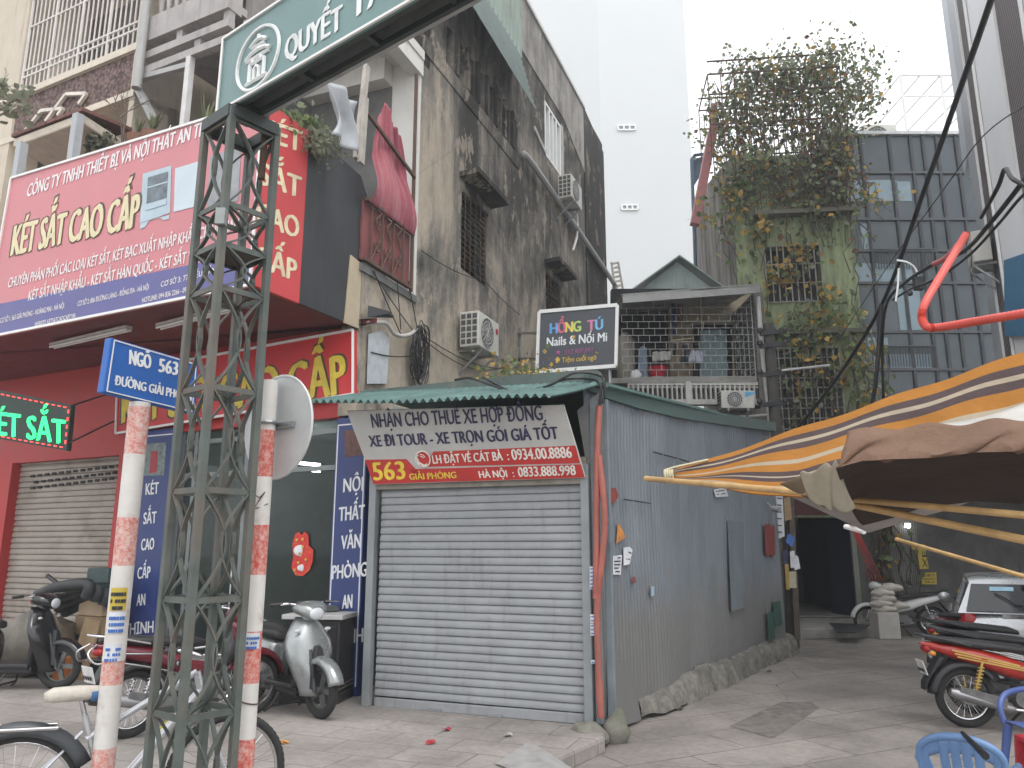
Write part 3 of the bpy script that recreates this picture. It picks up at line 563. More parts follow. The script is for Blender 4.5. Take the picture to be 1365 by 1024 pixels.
q = wp(1.31, 5.05); lft = az(-68.5); g.slab([q+lft*.46, q+lft*4, q+lft*4+V((0, 0, 7.8)), q+lft*.46+V((0, 0, 7.8))], wd*.25)
q = wp(1.31, 8.75); g.slab([q, q+lft*.46, q+lft*.46+V((0, 0, 4)), q+V((0, 0, 4))], wd*.25); g.build('end_wall', GR2, wh)
g = MB(); g.slab([wp(5.3, ZT+.1, .06), wp(10.2, ZT+.08, .06), wp(10.2, ZT, .06), wp(5.3, ZT, .06)], wn*-.4); g.build('parapet_cap', mat('pale_cap', (.5, .5, .48), .7, .15), wh)
g = MB()
for a, b in ((1.31, 5.35), ): g.slab([wp(a, 8.95, .02), wp(b, 8.95, .02), wp(b, 9.2, .04), wp(a, 9.2, .04)], wn*-.05)
g.build('string_course', GR1, wh)
for (u0, u1, z0, z1), nm in ((win1, 0), (win2, 1)):
    t = MB().slab([wp(u0, z0, -.24), wp(u1, z0, -.24), wp(u1, z1, -.24), wp(u0, z1, -.24)], wn*-.02).build('window', DARK, wh)
    g = MB(); k = 14
    for i in range(k): z = z0+(z1-z0)*(i+.5)/k; g.slab([wp(u0, z-.035, -.02), wp(u1, z-.035, -.02), wp(u1, z+.02, -.11), wp(u0, z+.02, -.11)], (0, 0, .008))
    g.build('louvre', mat('dark_slat', (.085, .085, .08), .6, .4, 5), t)
    g = MB()
    for i in range(5): u = u0+(u1-u0)*(i+.5)/5; g.tube([wp(u, z0, .02), wp(u, z1, .02)], .008, 6)
    g.build('window_bar', RUST, t)
    g = MB(); g.slab([wp(u0-.1, z1+.22, 0), wp(u1+.2, z1+.22, 0), wp(u1+.2, z1+.24, .35), wp(u0-.1, z1+.24, .35)], (0, 0, .09)); g.slab([wp(u0, z1-.02, -.2), wp(u1, z1-.02, -.2), wp(u1, z1+.0, .03), wp(u0, z1+.0, .03)], (0, 0, .05)); g.build('window_hood', GR2, wh)
u0, u1, z0, z1 = win3
t = MB().slab([wp(u0, z0, -.1), wp(u1, z0, -.1), wp(u1, z1, -.1), wp(u0, z1, -.1)], wn*-.02).build('window', mat('pale_window_glass', (.42, .48, .52), .08, .2, 1.5), wh)
g = MB()
for u in (u0+.03, u0+.33, (u0+u1)/2, u1-.33, u1-.03): g.box(wp(u, (z0+z1)/2, -.03), (.06, .08, z1-z0), wd)
for z in (z0+.03, z1-.03): g.box(wp((u0+u1)/2, z, -.032), (u1-u0, .08, .06), wd)
g.build('window_frame', WHITE, t); g = MB(); g.slab([wp(u1+.02, z0-.05, .02), wp(u1+.18, z0-.05, .02), wp(u1+.18, z1+.05, .02), wp(u1+.02, z1+.05, .02)], wn*-.04); g.slab([wp(u0-.7, z0+.2, .03), wp(u0, z0-.02, .03), wp(u0, z0+.08, .03), wp(u0-.7, z0+.3, .03)], wn*-.05); g.build('window_sill', mat('grey_plaster_trim', (.42, .42, .4), .8), t)
g = MB()
for (u0, u1, z0, z1) in vents: g.slab([wp(u0, z0, -.2), wp(u1, z0, -.2), wp(u1, z1, -.2), wp(u0, z1, -.2)], wn*-.02)
g.build('vent_recess', DARK, wh)
g = MB()
for k in range(7): g.box(wp(2.44+.42*k, 9.6, .015), (.1, .1, .78), wd)
g.build('baluster', GR2, wh)
GT2 = mat('old_green_tin', (.17, .23, .21), .55, .2, 2.5, dirt=(.12, .13, .12), damt=.4, streak=True)
def corr(mb, a, b, c_, d, per, amp, nrm, nv=2):     # corrugated sheet a-b bottom, d-c top, waves along a-b
    L = (b-a).length; n = max(6, int(L/per)*6); return mb.grid(lambda u, v: a.lerp(b, u).lerp(d.lerp(c_, u), v)+nrm*amp*sin(2*pi*u*L/per), n, nv)
P2 = PL(wp(0, 0, .3), wn)
g = MB(); a_, b_, c_, d_ = wp(1.5, 10.1, .5), wp(5.2, 10.1, .42), wp(5.2, 11.5, .06), wp(1.5, 11.5, .06)
corr(g, a_, d_, c_, b_, .16, .022, (wn+V((0, 0, .3))).normalized()); g.build('tin_awning', GT2, wh, smooth=60)
g = MB(); corr(g, wp(3.5, 11.4, .08), wp(5.32, 11.4, .08), wp(5.32, 14.2, .08), wp(3.5, 14.2, .08), .2, .025, wn); g.build('tin_siding', mat('pale_green_tin', (.27, .34, .3), .55, .15, 2, dirt=(.2, .15, .11), damt=.35, streak=True), wh, smooth=60)
g = MB(); g.slab([wp(2.5, 11.6, .1), wp(3.45, 11.5, .1), wp(3.45, 14, .1), wp(2.5, 14, .1)], wn*-.05); g.build('pink_panel', mat('pink_plaster', (.36, .22, .22), .7, .2, 3, dirt=(.15, .1, .09), damt=.4), wh)
# corner loggia: floor, pilaster, ceiling, dark inside
g = MB(); q = wp(1.31, 5.0, .0); g.slab([q, q+lft*.46, q+lft*.46+V((0, 0, 3.75)), q+V((0, 0, 3.75))], wd*-.06); g.build('pilaster', mat('whitewash', (.62, .61, .57), .8, .08, 2, dirt=(.4, .36, .3), damt=.3, streak=True), wh)
g = MB(); g.slab([wp(-.1, 8.75, .05), wp(1.3, 8.75, .05), wp(1.3, 8.75, -1.9), wp(.2, 8.75, -1.9)], (0, 0, .15)); g.slab([wp(1.0, 8.4, -.46), wp(1.3, 8.4, -.46), wp(1.3, 8.4, -1.9), wp(1.0, 8.4, -1.9)], (0, 0, .35)); g.slab([wp(-.1, 8.5, .03), wp(1.31, 8.5, .03), wp(1.31, 8.76, .03), wp(-.1, 8.76, .03)], wn*-.2); g.build('loggia_ceiling', mat('whitewash', (.6, .6, .57)), wh)
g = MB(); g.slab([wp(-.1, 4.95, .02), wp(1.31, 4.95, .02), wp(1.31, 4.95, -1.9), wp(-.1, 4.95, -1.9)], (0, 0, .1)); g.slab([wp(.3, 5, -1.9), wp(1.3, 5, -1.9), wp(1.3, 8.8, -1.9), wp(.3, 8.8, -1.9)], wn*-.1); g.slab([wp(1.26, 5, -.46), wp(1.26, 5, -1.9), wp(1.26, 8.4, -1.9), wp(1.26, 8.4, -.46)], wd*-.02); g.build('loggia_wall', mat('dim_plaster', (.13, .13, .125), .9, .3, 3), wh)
g = MB(); MET = RUST
g.bar(wp(-.1, 5.9, .04), wp(1.12, 5.9, .04), .05, .05); g.bar(wp(-.1, 5.1, .04), wp(1.12, 5.1, .04), .04, .04); g.bar(wp(1.1, 5.05, .04), wp(1.1, 8.4, .03), .04); g.bar(wp(-.2, 7.05, .05), wp(1.1, 6.75, .05), .04)
for k in range(4): g.tube([wp(.05+.27*k, 5.1, .04), wp(.05+.27*k, 5.9, .04)], .012, 6)
for k in range(3):
    a = .05+.27*k; g.tube(spl([wp(a, 5.12, .045), wp(a+.1, 5.3, .045), wp(a+.2, 5.5, .045), wp(a+.1, 5.68, .045), wp(a+.25, 5.88, .045)], 5), .012, 5); g.ring(wp(a+.14, 5.35, .045), wn, .06, .01, 14, 5); g.ring(wp(a+.14, 5.7, .045), wn, .05, .01, 14, 5)
g.build('railing', MET, wh, smooth=50)
g = MB(); g.slab([wp(-.1, 5.1, 0), wp(1.1, 5.1, 0), wp(1.1, 5.88, 0), wp(-.1, 5.88, 0)], wn*-.03); g.build('railing_backing', mat('dull_red_sheet', (.2, .06, .06), .7, .3, 3, dirt=(.08, .05, .05), damt=.4), wh)
g = MB()
def cur(u, v):
    x = -.05+u*1.13; top = 7.5-.55*max(0, u-.3)-1.6*max(0, .3-u); z = 5.86+(top-5.86)*v; k = 1-.42*v**2
    x = .38+(x-.38)*k; b = .16*sin(pi*min(1, .12+v*1.5))*(1-v)
    return wp(x, z, .0+b+(.03*sin(u*15+v*2.5+sin(v*6))+.018*sin(u*37+v*5+2*sin(u*9))+.008*sin(u*83+v*11))*(.5+.5*v))
g.grid(cur, 130, 40)
m, nt, bs = base('pink_cloth'); co = coords(nt, (1, 1, .25)); nt.links.new(ramp(nt, noise(nt, co, 2.5, 6), [(.3, (.22, .04, .062)), (.55, (.33, .075, .1)), (.75, (.42, .17, .18))]), bs.inputs['Base Color']); bs.inputs['Roughness'].default_value = .85; bs.inputs['Sheen Weight'].default_value = .2; bump(nt, bs, noise(nt, coords(nt, (1, 1, .35)), 9, 8, .7), .9, .03)
o = g.build('curtain', m, smooth=80); so2 = o.modifiers.new('t', 'SOLIDIFY'); so2.thickness = .004; tag(o, 'pink cloth curtain tied up and bulging over the corner loggia rail', 'curtain')
for k, (a, b, c_) in enumerate((((475, 212), (489, 88), .06), ((481, 218), (487, 130), .1), ((455, 190), (447, 110), .35))):
    P = PL(wp(0, 0, .05+c_), wn); A_, B_ = P.at(*a), P.at(*b); m_ = mat('old_plank', (.4, .37, .33), .8, .25, 5, dirt=(.2, .17, .14), damt=.4)
    if k < 2: o = MB().bar(A_, B_, .09, .05, wn).build('plank', m_); tag(o, ('tall pale' if not k else 'short brown')+' wooden plank leaning upright in the corner loggia', 'plank')
    else:
        g = MB(); g.grid(lambda u, v: A_+wd*(u*.5-.2+.06*sin(v*5))+V((0, 0, (B_-A_).z*v))+wn*(.06*sin(u*9+v*4)), 14, 14); o = g.build('tarpaulin', mat('grey_tarp', (.34, .36, .38), .5, .25, 3), smooth=60); o.modifiers.new('t', 'SOLIDIFY').thickness = .01; tag(o, 'grey plastic sheet hanging beside the planks behind the fern', 'tarp')
# steel sheet, cable coil, conduits on that wall
g = MB(); g.slab([WP.at(487, 512, .04), WP.at(512, 512, .04), WP.at(516, 452, .04), WP.at(505, 441, .04), WP.at(489, 446, .04)], wn*-.02); o = g.build('steel_sheet', mat('brushed_steel', (.5, .53, .56), .45, .15, 7, metal=.3, dirt=(.3, .2, .2), damt=.2)); tag(o, 'scribbled stainless steel sheet on the wall beside the cable coil', 'metal sheet')
g = MB(); g.slab([WP.at(484, 424, .06), WP.at(507, 426, .2), WP.at(500, 420, .2), WP.at(485, 411, .06)], (0, 0, .03)); tag(g.build('tin_hood', DARKM), 'bent dark tin hood above the scribbled steel sheet', 'hood')
random.seed(5); g = MB(); cc = WP.at(549, 478, .09)
for k in range(26):
    a, b = .1+random.random()*.11, .2+random.random()*.17; dx, dz = random.gauss(0, .035), random.gauss(0, .05)+(.1 if k % 3 else -.05)
    g.tube([cc+wd*(dx+a*sin(t)*(1+.1*sin(3*t+k)))+V((0, 0, dz+b*cos(t)))+wn*(.02*sin(t*2+k)+k*.003) for t in [2*pi*i/22 for i in range(22)]], .007, 5, closed=True)
tag(g.build('cable_coil', CABLE, smooth=60), 'big tangled coil of black cable hanging on the weathered wall', 'cable coil')
hose('conduit', spl([WP.at(482, 432, .1), WP.at(505, 432, .1), WP.at(518, 447, .1), WP.at(535, 448, .1), WP.at(548, 440, .1)]), .03, mat('grey_conduit', (.4, .38, .36), .6), 'curved pale conduit leading from the tin hood to the cable coil')
random.seed(11); cw = []
for (a, b, s_) in (((492, 362), (545, 440), .02), ((494, 362), (530, 446), .02), ((525, 375), (530, 440), .01), ((548, 440), (700, 488), .25), ((550, 445), (690, 480), .35), ((540, 375), (552, 440), .0), ((490, 470), (545, 475), .03), ((558, 335), (630, 372), .05), ((640, 372), (690, 420), .04)):
    A_, B_ = WP.at(*a, .05), WP.at(*b, .05)
    g = MB(); g.tube([A_.lerp(B_, i/10)-V((0, 0, s_*sin(pi*i/10))) for i in range(11)], .008, 5); cw.append(g.build('wall_cable', CABLE, smooth=60))
for o, l in zip(cw, ('thin cable running down from the black panel corner to the cable coil', 'thin cable crossing left of the coil to the steel sheet', 'short vertical cable below the loggia rail', 'sagging cable from the coil towards the lower air conditioner', 'lower sagging cable from the coil along the shed roof', 'cable dropping from the loggia grille to the coil top', 'cable running across the scribbled steel sheet', 'cable sagging under the nearer louvred window', 'cable slanting right of the nearer louvred window')): tag(o, l, 'cable', 'cables on the weathered wall')
# drain pipe
t = thing('drain_pipe', 'grey drain pipe running down along the weathered wall to its far corner', 'pipe', WP.at(700, 215)); g = MB(); g.tube(spl([WP.at(693, 209, .04), WP.at(699, 214, .1), WP.at(752, 289, .1), WP.at(812, 376, .1), WP.at(815, 384, .08)]), .065, 10); g.build('pipe', mat('grey_pvc', (.34, .34, .33), .5, .12), t, smooth=60)
g = MB(); g.tube([WP.at(815, 383, .08), WP.at(815, 383, .08)+V((0, 0, -4.2))], .05, 10); g.build('downpipe', mat('grey_pvc', (.34, .34, .33)), t, smooth=60)
# air conditioners
ACW = mat('aged_white_metal', (.52, .51, .47), .5, .1, 3, dirt=(.3, .26, .2), damt=.3)
def aircon(loc, x, label, logo=None, w_=.82, h_=.56, d_=.32, fan=True, extra=None):
    """x: along the face, seen from the front left to right; faces x cross up"""
    x = V(x).normalized(); f = x.cross(UP); t = thing('air_conditioner', label, 'air conditioner', loc, 'outdoor air conditioner units'); c = V(loc)
    MB().box(c+V((0, 0, h_/2)), (w_, d_, h_), x).build('casing', ACW, t, bevel=.015)
    fc = c+x*-.1*w_+V((0, 0, h_/2))+f*(d_/2)
    g = MB(); g.disc(fc+f*.002, f, h_*.42, .012, 26); g.build('fan_opening', DARKM, t)
    g = MB()
    for r_ in (.12, .22, .32, .42): g.ring(fc+f*.015, f, h_*r_, .006, 22, 5)
    for k in range(8): a = pi*k/8; e = (x*cos(a)+UP*sin(a))*h_*.43; g.tube([fc-e+f*.017, fc+e+f*.017], .005, 4)
    g.build('fan_guard', mat('guard_grey', (.42, .42, .4), .5), t)
    g = MB(); s_ = c-x*(w_/2+.004)
    for i in range(5):
        for j in range(3): g.box(s_+V((0, 0, h_*(.14+.18*i)))+f*(d_*(-.3+.3*j)), (.012, d_*.22, h_*.13), x)
    g.build('side_grille', mat('grille_shadow', (.07, .07, .07), .8), t)
    for s2 in (-.3, .3): g = MB(); g.bar(c+x*s2*w_+f*d_*.5+V((0, 0, -.02)), c+x*s2*w_-f*d_*.9+V((0, 0, -.02)), .04); g.bar(c+x*s2*w_+f*d_*.45+V((0, 0, -.04)), c+x*s2*w_-f*d_*.8+V((0, 0, -.4)), .03); g.build('bracket', STEEL, t)
    if logo: g = MB(); p = c+x*(w_*.38)+f*(d_/2+.004); g.slab([p+x*-.1+V((0, 0, h_*.6)), p+x*.1+V((0, 0, h_*.85)), p+x*.1+V((0, 0, h_*.92)), p+x*-.1+V((0, 0, h_*.92))] if logo[1] else [p+x*.05*cos(a)+V((0, 0, h_*.72+.05*sin(a))) for a in [2*pi*i/14 for i in range(14)]], f*.004); g.build('badge', logo[0], t)
    return t
lg = mat('badge_red', (.5, .03, .06), .4); lb = mat('badge_blue', (.12, .4, .65), .4)
u_, z_ = wu(735, 268); q = wp(u_+.45, z_, .35); aircon(wp(7.98, 9.3, .27), wd, 'white air conditioner high on the weathered wall below the white framed window')
aircon(wp(3.0, 4.62, .24), wd, 'dusty air conditioner with red badge low on the weathered wall above the shed roof', (lg, 0))
q = wp(8.6, 9.7, .1); g = MB(); g.tube(spl([wp(8.5, 9.5, .15), wp(9.0, 9.45, .12), wp(9.05, 9.0, .1), wp(8.75, 8.5, .08)]), .03, 7); tag(g.build('coolant_hose', WHITE, smooth=60), 'white hose looping from the high air conditioner down the wall', 'hose')
# ================================================================ houses above the billboard
UPo = .55; UH = PL(dp(0, 0, UPo), dn)
def up(u, z, o=0): return dp(u, z, UPo+o)
def uu(px, py): q = UH.at(px, py); return (q-D0).dot(ddir), q.z
lh = thing('caged_house', 'beige house with white window cage, pebble dash band and hooded doorway', 'house', up(8, 0))
BEI = mat('beige_plaster', (.52, .46, .37), .85, .1, 2, dirt=(.3, .25, .2), damt=.3, streak=True)
uA = uu(184, 90)[0]; zs_ = uu(182, 68)[1]; zb_ = uu(178, 120)[1]
m, nt, bs = base('pebble_dash'); co = coords(nt); v = N(nt, 'ShaderNodeTexVoronoi'); v.inputs['Scale'].default_value = 17; nt.links.new(co, v.inputs['Vector'])
nt.links.new(ramp(nt, v.outputs['Distance'], [(0, (.26, .185, .165)), (.5, (.14, .09, .08)), (.8, (.05, .035, .03))]), bs.inputs['Base Color']); bs.inputs['Roughness'].default_value = .95; bump(nt, bs, v.outputs['Distance'], -.9, .03); PEB = m
g = MB(); g.slab([up(uA, 4.2, -.6), up(13, 4.2, -.6), up(13, zb_+.05, -.6), up(uA, zb_+.05, -.6)], dn*-.2); g.slab([up(uA, 4.3, 0), up(uA, 14, 0), up(uA, 14, -2.5), up(uA, 4.3, -2.5)], ddir*.12); g.slab([up(uA, zs_, -1.6), up(13, zs_, -1.6), up(13, 14, -1.6), up(uA, 14, -1.6)], dn*-.2); g.build('wall', BEI, lh)
g = MB(); g.slab([up(uA+.1, zb_, -.02), up(14, zb_, -.02), up(14, zs_, -.02), up(uA+.1, zs_, -.02)], dn*-.2); g.build('pebble_band', PEB, lh)
g = MB(); g.slab([up(uA, zs_, .04), up(14, zs_, .04), up(14, zs_, -.4), up(uA, zs_, -.4)], (0, 0, .12)); g.slab([up(uA, zb_-.12, .03), up(9.0, zb_-.12, .03), up(9.0, zb_-.12, -.6), up(uA, zb_-.12, -.6)], (0, 0, .11)); g.build('ledge', mat('cream_trim', (.58, .52, .43), .8, .08), lh)
uC = uu(20, 150)[0]; g = MB(); g.slab([up(uC, 4.3, .02), up(uC+1.5, 4.3, .02), up(uC+1.5, 14, .02), up(uC, 14, .02)], dn*-.5); g.build('corner_pillar', BEI, lh)
g = MB(); n = 24
for k in range(n+1): u = uA+.12+(uC-uA-.15)*k/n; g.tube([up(u, zs_+.1, -.03), up(u, 12.6, -.03)], .014 if k % 6 else .026, 6)
for z in (zs_+.42, zs_+.55, zs_+1.4, zs_+1.95, zs_+2.05, 12.2): g.bar(up(uA+.1, z, -.028), up(uC, z, -.028), .03)
for k in range(9): u = uA+.1+(uC-uA)*k/9; g.bar(up(u, 12.2, -.03), up(u+.1, 13.0, -.6), .03)
g.build('window_cage', mat('cage_white', (.58, .55, .52), .6, .1, 4, dirt=(.35, .25, .18), damt=.2), lh, smooth=50)
g = MB(); g.slab([up(uA+.3, zs_+.2, -1.5), up(8, zs_+.2, -1.5), up(8, 11.8, -1.5), up(uA+.3, 11.8, -1.5)], dn*-.03); g.slab([up(8.2, zs_+.9, -1.48), up(uC-.1, zs_+.9, -1.48), up(uC-.1, 11.3, -1.48), up(8.2, 11.3, -1.48)], dn*-.03); g.build('balcony_recess', mat('dim_recess', (.17, .15, .14), .9, .3, 2), lh)
g = MB(); g.slab([up(uA, 12.9, .3), up(13, 12.9, .3), up(13, 12.9, -3), up(uA, 12.9, -3)], (0, 0, .2)); g.build('roof_slab', mat('brown_roof', (.16, .1, .085), .8, .2), lh)
g = MB(); q = [(34, 180), (58, 148), (82, 146), (64, 161), (60, 162)]
for seg in (((34, 178), (57, 149)), ((57, 149), (86, 146)), ((63, 163), (90, 127)), ((90, 127), (117, 126)), ((117, 126), (107, 140)), ((86, 146), (79, 155))): g.bar(UH.at(*seg[0], .02), UH.at(*seg[1], .02), .055, .05, dn)
g.build('wall_ornament', mat('ornament_cream', (.62, .57, .5), .7), lh)
g = MB(); HPL = PL(dp(0, 0, UPo+.75), dn); hu = lambda x, y: ((HPL.at(x, y)-D0).dot(ddir), HPL.at(x, y).z); hA, hB = hu(16, 200)[0], hu(109, 151)[0]; zh = hu(109, 152)[1]
g.slab([up(hA, zh-.12, .75), up(hB, zh-.12, .75), up(hB, zh-.3, -.6), up(hA, zh-.3, -.6)], (0, 0, .14)); g.build('door_hood', mat('hood_plaster', (.5, .44, .36), .85, .15), lh, bevel=.02)
g = MB(); n = 14
for k in range(n): u = hB+(hA-hB)*(k+.5)/n; g.slab([up(u-.1, zh+.03, .78), up(u+.07, zh+.03, .78), up(u+.07, zh+.12, 0), up(u-.1, zh+.12, 0)], (0, 0, .05))
g.build('roof_tile', mat('old_roof_tile', (.17, .075, .06), .85, .3, 5), lh)
g = MB(); g.slab([up(hA+.3, 6.4, -.58), up(hB+.2, 6.4, -.58), up(hB+.2, zh-.35, -.58), up(hA+.3, zh-.35, -.58)], dn*-.01); g.build('doorway', mat('doorway_shadow', (.2, .18, .15), .9, .3), lh)
for k, (x0, y0, x1, y1, f_) in enumerate(((10, 330, 17, 196, .9), (97, 214, 108, 152, .8))):
    P = PL(dp(0, 0, UPo+f_), dn); g = MB(); a = P.at(x0, y0); b = P.at(x1, y1); b = V((a.x, a.y, b.z)); g.bar(a, b, .11, .11, dn); o = g.build('steel_post', mat('grey_post', (.36, .38, .4), .5, .1, dirt=(.2, .2, .2), damt=.2)); tag(o, 'grey square steel post at the left end of the big billboard' if not k else 'grey square steel post before the hooded doorway', 'post')
bh = thing('balcony_house', 'grey concrete house with balustrade balcony above the billboard', 'house', up(3.5, 0)); CB = mat('grey_balcony', (.36, .34, .33), .85, .15, 3, dirt=(.19, .175, .165), damt=.45, streak=True)
zA = uu(290, 12)[1]; z_slab0 = uu(188, 62)[1]; uB = 2.35
def beam(z0, z1, o0, th=.25, ua=uB, ub=None): return [up(ua, z0, o0), up(ub or uA-.12, z0, o0), up(ub or uA-.12, z1, o0), up(ua, z1, o0)], dn*-th
g = MB(); zz = uu(188, 62)[1]; zz1 = uu(187, 33)[1]
g.slab(*beam(zz, zz1, .05)); g.slab(*beam(zz1+.85, zz1+1.0, .05)); sA = (uu(185, 84)[1], uu(185, 75)[1]); sB = (uu(185, 104)[1], uu(185, 95)[1]); g.slab(*beam(*sA, .03, .12)); g.slab(*beam(*sB, .04, .12)); g.build('sun_slat', CB, bh); MB().slab([up(uB, zz+.05, -.2), up(uA-.12, zz+.05, -.2), up(uA-.12, zz+.05, -1.5), up(uB, zz+.05, -1.5)], (0, 0, .12)).build('balcony_slab', CB, bh)
g = MB()
for k in range(3): u = uA-.85-k*.95; g.box(up(u, (sA[1]+zz)/2, -.05), (.12, .1, zz-sA[1]), ddir); g.box(up(u-.4, (sB[1]+sA[0])/2, -.05), (.12, .1, sA[0]-sB[1]), ddir)
g.build('bracket', CB, bh)
n = int((uA-.3-uB)/.17)
for k in range(n):
    g = MB(); c_ = up(uB+.2+k*.17, zz1, -.06); g.tube([c_+V((0, 0, h*1.1)) for h in (0, .06, .1, .3, .5, .62, .7, .77)], [.05, .05, .03, .06, .045, .032, .05, .05], 10); g.build('baluster', CB, bh, smooth=50)
g = MB(); g.slab([up(uB, 4.3, -1.6), up(uA-.12, 4.3, -1.6), up(uA-.12, 14, -1.6), up(uB, 14, -1.6)], dn*-.2); g.slab([up(uB-.1, 4.3, -.3), up(uB-.1, 14, -.3), up(uB-.1, 14, -1.8), up(uB-.1, 4.3, -1.8)], ddir*.15); g.build('wall', mat('dim_grey_plaster', (.2, .19, .18), .9, .25, 2), bh)
g = MB(); g.slab([up(uB, 6.0, -.1), up(uA-.12, 6.0, -.1), up(uA-.12, 6.0, -1.6), up(uB, 6.0, -1.6)], (0, 0, .12)); g.build('floor_slab', CB, bh)
g = MB(); g.slab([up(uB+.5, 9.4, -1.5), up(uA-1, 9.4, -1.5), up(uA-1, 11.5, -1.5), up(uB+.5, 11.5, -1.5)], dn*-.05); g.build('window', DARK, bh)
for k, u in enumerate((uu(252, 100)[0],)):
    g = MB(); g.bar(up(u, 6.1, .0), up(u, sB[0], .0), .09, .09, dn); g.build('post', mat('white_post', (.58, .57, .56), .6, .1, dirt=(.3, .28, .26), damt=.3), bh)
g = MB(); g.bar(UH.at(186, 105), UH.at(250, 88), .08); g.bar(UH.at(183, 116), UH.at(205, 160), .09); g.build('pipe_brace', mat('grey_pvc', (.34, .34, .33)), bh)
g = MB(); P = PL(dp(0, 0, UPo+.12), dn); g.tube([P.at(182, 118), P.at(182, 118)+V((0, 0, 4.6))], .07, 10); tag(g.build('drain_pipe', mat('grey_pvc', (.34, .34, .33)), smooth=60), 'grey vertical drain pipe between the caged house and the balcony house', 'pipe')
# ================================================================ white tower far behind
tw = thing('office_tower', 'blank white tower block far behind with two tiny vent windows', 'tower', dy(860, 700, 60))
a, b, c_ = dy(806, 380, 55), dy(931, 380, 55), dy(660, 380, 57); HT = 47
g = MB(); z0 = -.2
g.slab([V((a.x, a.y, z0)), V((b.x, b.y, z0)), V((b.x+6, b.y+25, z0)), V((c_.x, c_.y+25, z0)), V((c_.x, c_.y, z0))], (0, 0, HT)); g.build('wall', mat('tower_white', (.5, .52, .52), .75, .03, .15), tw)
TP = PL(a, (0, -1, 0))
for (x0, y0, x1, y1) in ((824, 168, 847, 174), (829, 274, 850, 280)):
    q = [TP.at(*p, .03) for p in ((x0, y1), (x1, y1), (x1, y0), (x0, y0))]; g = MB().slab(q, (0, .06, 0)); wv = g.build('window', mat('vent_grey', (.22, .26, .28), .5), tw)
    g = MB()
    for i in range(4): p = q[0].lerp(q[1], i/3); g.bar(p+V((0, -.05, 0)), p+V((0, -.05, (q[3]-q[0]).z)), .12)
    g.bar(q[0]+V((0, -.05, 0)), q[1]+V((0, -.05, 0)), .1); g.bar(q[3]+V((0, -.05, 0)), q[2]+V((0, -.05, 0)), .1); g.build('window_frame', WHITE, wv)
# ================================================================ back house with caged balcony
HY = 14.6; HP = PL((0, HY, 0), (0, -1, 0)); h_ = lambda x, y, o=0: dy(x, y, HY-o)
kh = thing('small_house', 'small house behind the shed with brick pattern bar cage and laundry balcony', 'house', (3.5, HY, GA))
xl, xr = h_(822, 510).x, h_(1012, 510).x
BKW = mat('ochre_wall', (.34, .28, .2), .9, .2, 3, dirt=(.17, .14, .1), damt=.4)
g = MB(); zf = h_(900, 545).z; zr = h_(900, 390).z
g.slab([(xl, HY, -.2), (xr+.25, HY, -.2), (xr+.25, HY, zf), (xl, HY, zf)], (0, .25, 0)); g.slab([(xr, HY+.02, zf), (xr+.2, HY+.02, zf), (xr+.2, HY+.02, zr), (xr, HY+.02, zr)], (0, 1.5, 0)); g.slab([(xr+.25, HY+.01, -.2), (xr+.25, HY+4, -.2), (xr+.25, HY+4, zr), (xr+.25, HY+.01, zf)], (-.2, 0, 0)); g.build('wall', mat('dark_stained_wall', (.17, .16, .145), .95, .3, 2, dirt=(.07, .065, .06), damt=.5, streak=True), kh)
yb = HY+1.5; b_ = lambda x, y, o=0: dy(x, y, yb-o)
g = MB(); g.slab([b_(893, 530), b_(1012, 530), b_(1012, 395), b_(893, 395)], (0, .2, 0)); g.build('back_wall', BKW, kh)
g = MB(); g.slab([b_(815, 530, -.3), b_(895, 530, -.3), b_(895, 385, -.3), b_(815, 385, -.3)], (0, .2, 0)); g.build('room_opening', DARK, kh)
g = MB(); g.slab([b_(924, 515, .02), b_(976, 515, .02), b_(976, 433, .02), b_(924, 433, .02)], (0, .04, 0)); dr = g.build('doorway', DARK, kh)
g = MB(); g.slab([b_(933, 512, .1), b_(970, 512, .1), b_(968, 440, .1), b_(934, 441, .1)], (0, .05, 0)); g.build('door_leaf', mat('pale_blue_door', (.3, .42, .45), .6, .1, 3), dr)
g = MB(); g.slab([h_(813, 511, .08), h_(1009, 509, .08), h_(1009, 502, .08), h_(813, 504, .08)], (0, .4, 0)); g.build('parapet_rail', CONC, kh)
g = MB(); z0, z1 = h_(900, 540).z, h_(900, 510).z; xs = h_(836, 520).x; n = 27; stp = (xr-.05-xs)/n
for k in range(n):
    x = xs+stp*(k+.5)
    if abs(k-12) < 1: g.box((x, HY-.02, (z0+z1)/2), (stp*1.1, .16, z1-z0))
    else: g.box((x-stp*.3, HY-.02, (z0+z1)/2), (stp*.3, .1, z1-z0)); g.box((x+stp*.2, HY-.02, z1-.03), (stp*.75, .09, .07)); g.box((x+stp*.2, HY-.02, z0+.05), (stp*.75, .09, .1))
for k in range(n):
    if abs(k-12) >= 1: g.ring((xs+stp*(k+.7), HY-.02, z1-.12), (0, 1, 0), stp*.33, .02, 8, 5, -pi/2, pi/2)
g.build('balustrade', mat('balustrade_white', (.5, .49, .46), .8, .15, 5, dirt=(.24, .22, .19), damt=.4), kh)
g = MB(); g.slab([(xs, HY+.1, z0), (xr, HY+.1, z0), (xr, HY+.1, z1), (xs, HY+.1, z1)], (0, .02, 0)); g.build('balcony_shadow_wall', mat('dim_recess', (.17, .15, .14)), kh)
g = MB(); zc0_, zc1_ = h_(900, 503).z, h_(900, 393).z; nr = 12; xa, xb = h_(829, 440).x, h_(1004, 440).x; nc = 12
for r_ in range(nr+1): z = zc0_+(zc1_-zc0_)*r_/nr; g.bar((xa, HY+.0, z), (xb, HY+.0, z+.02), .009)
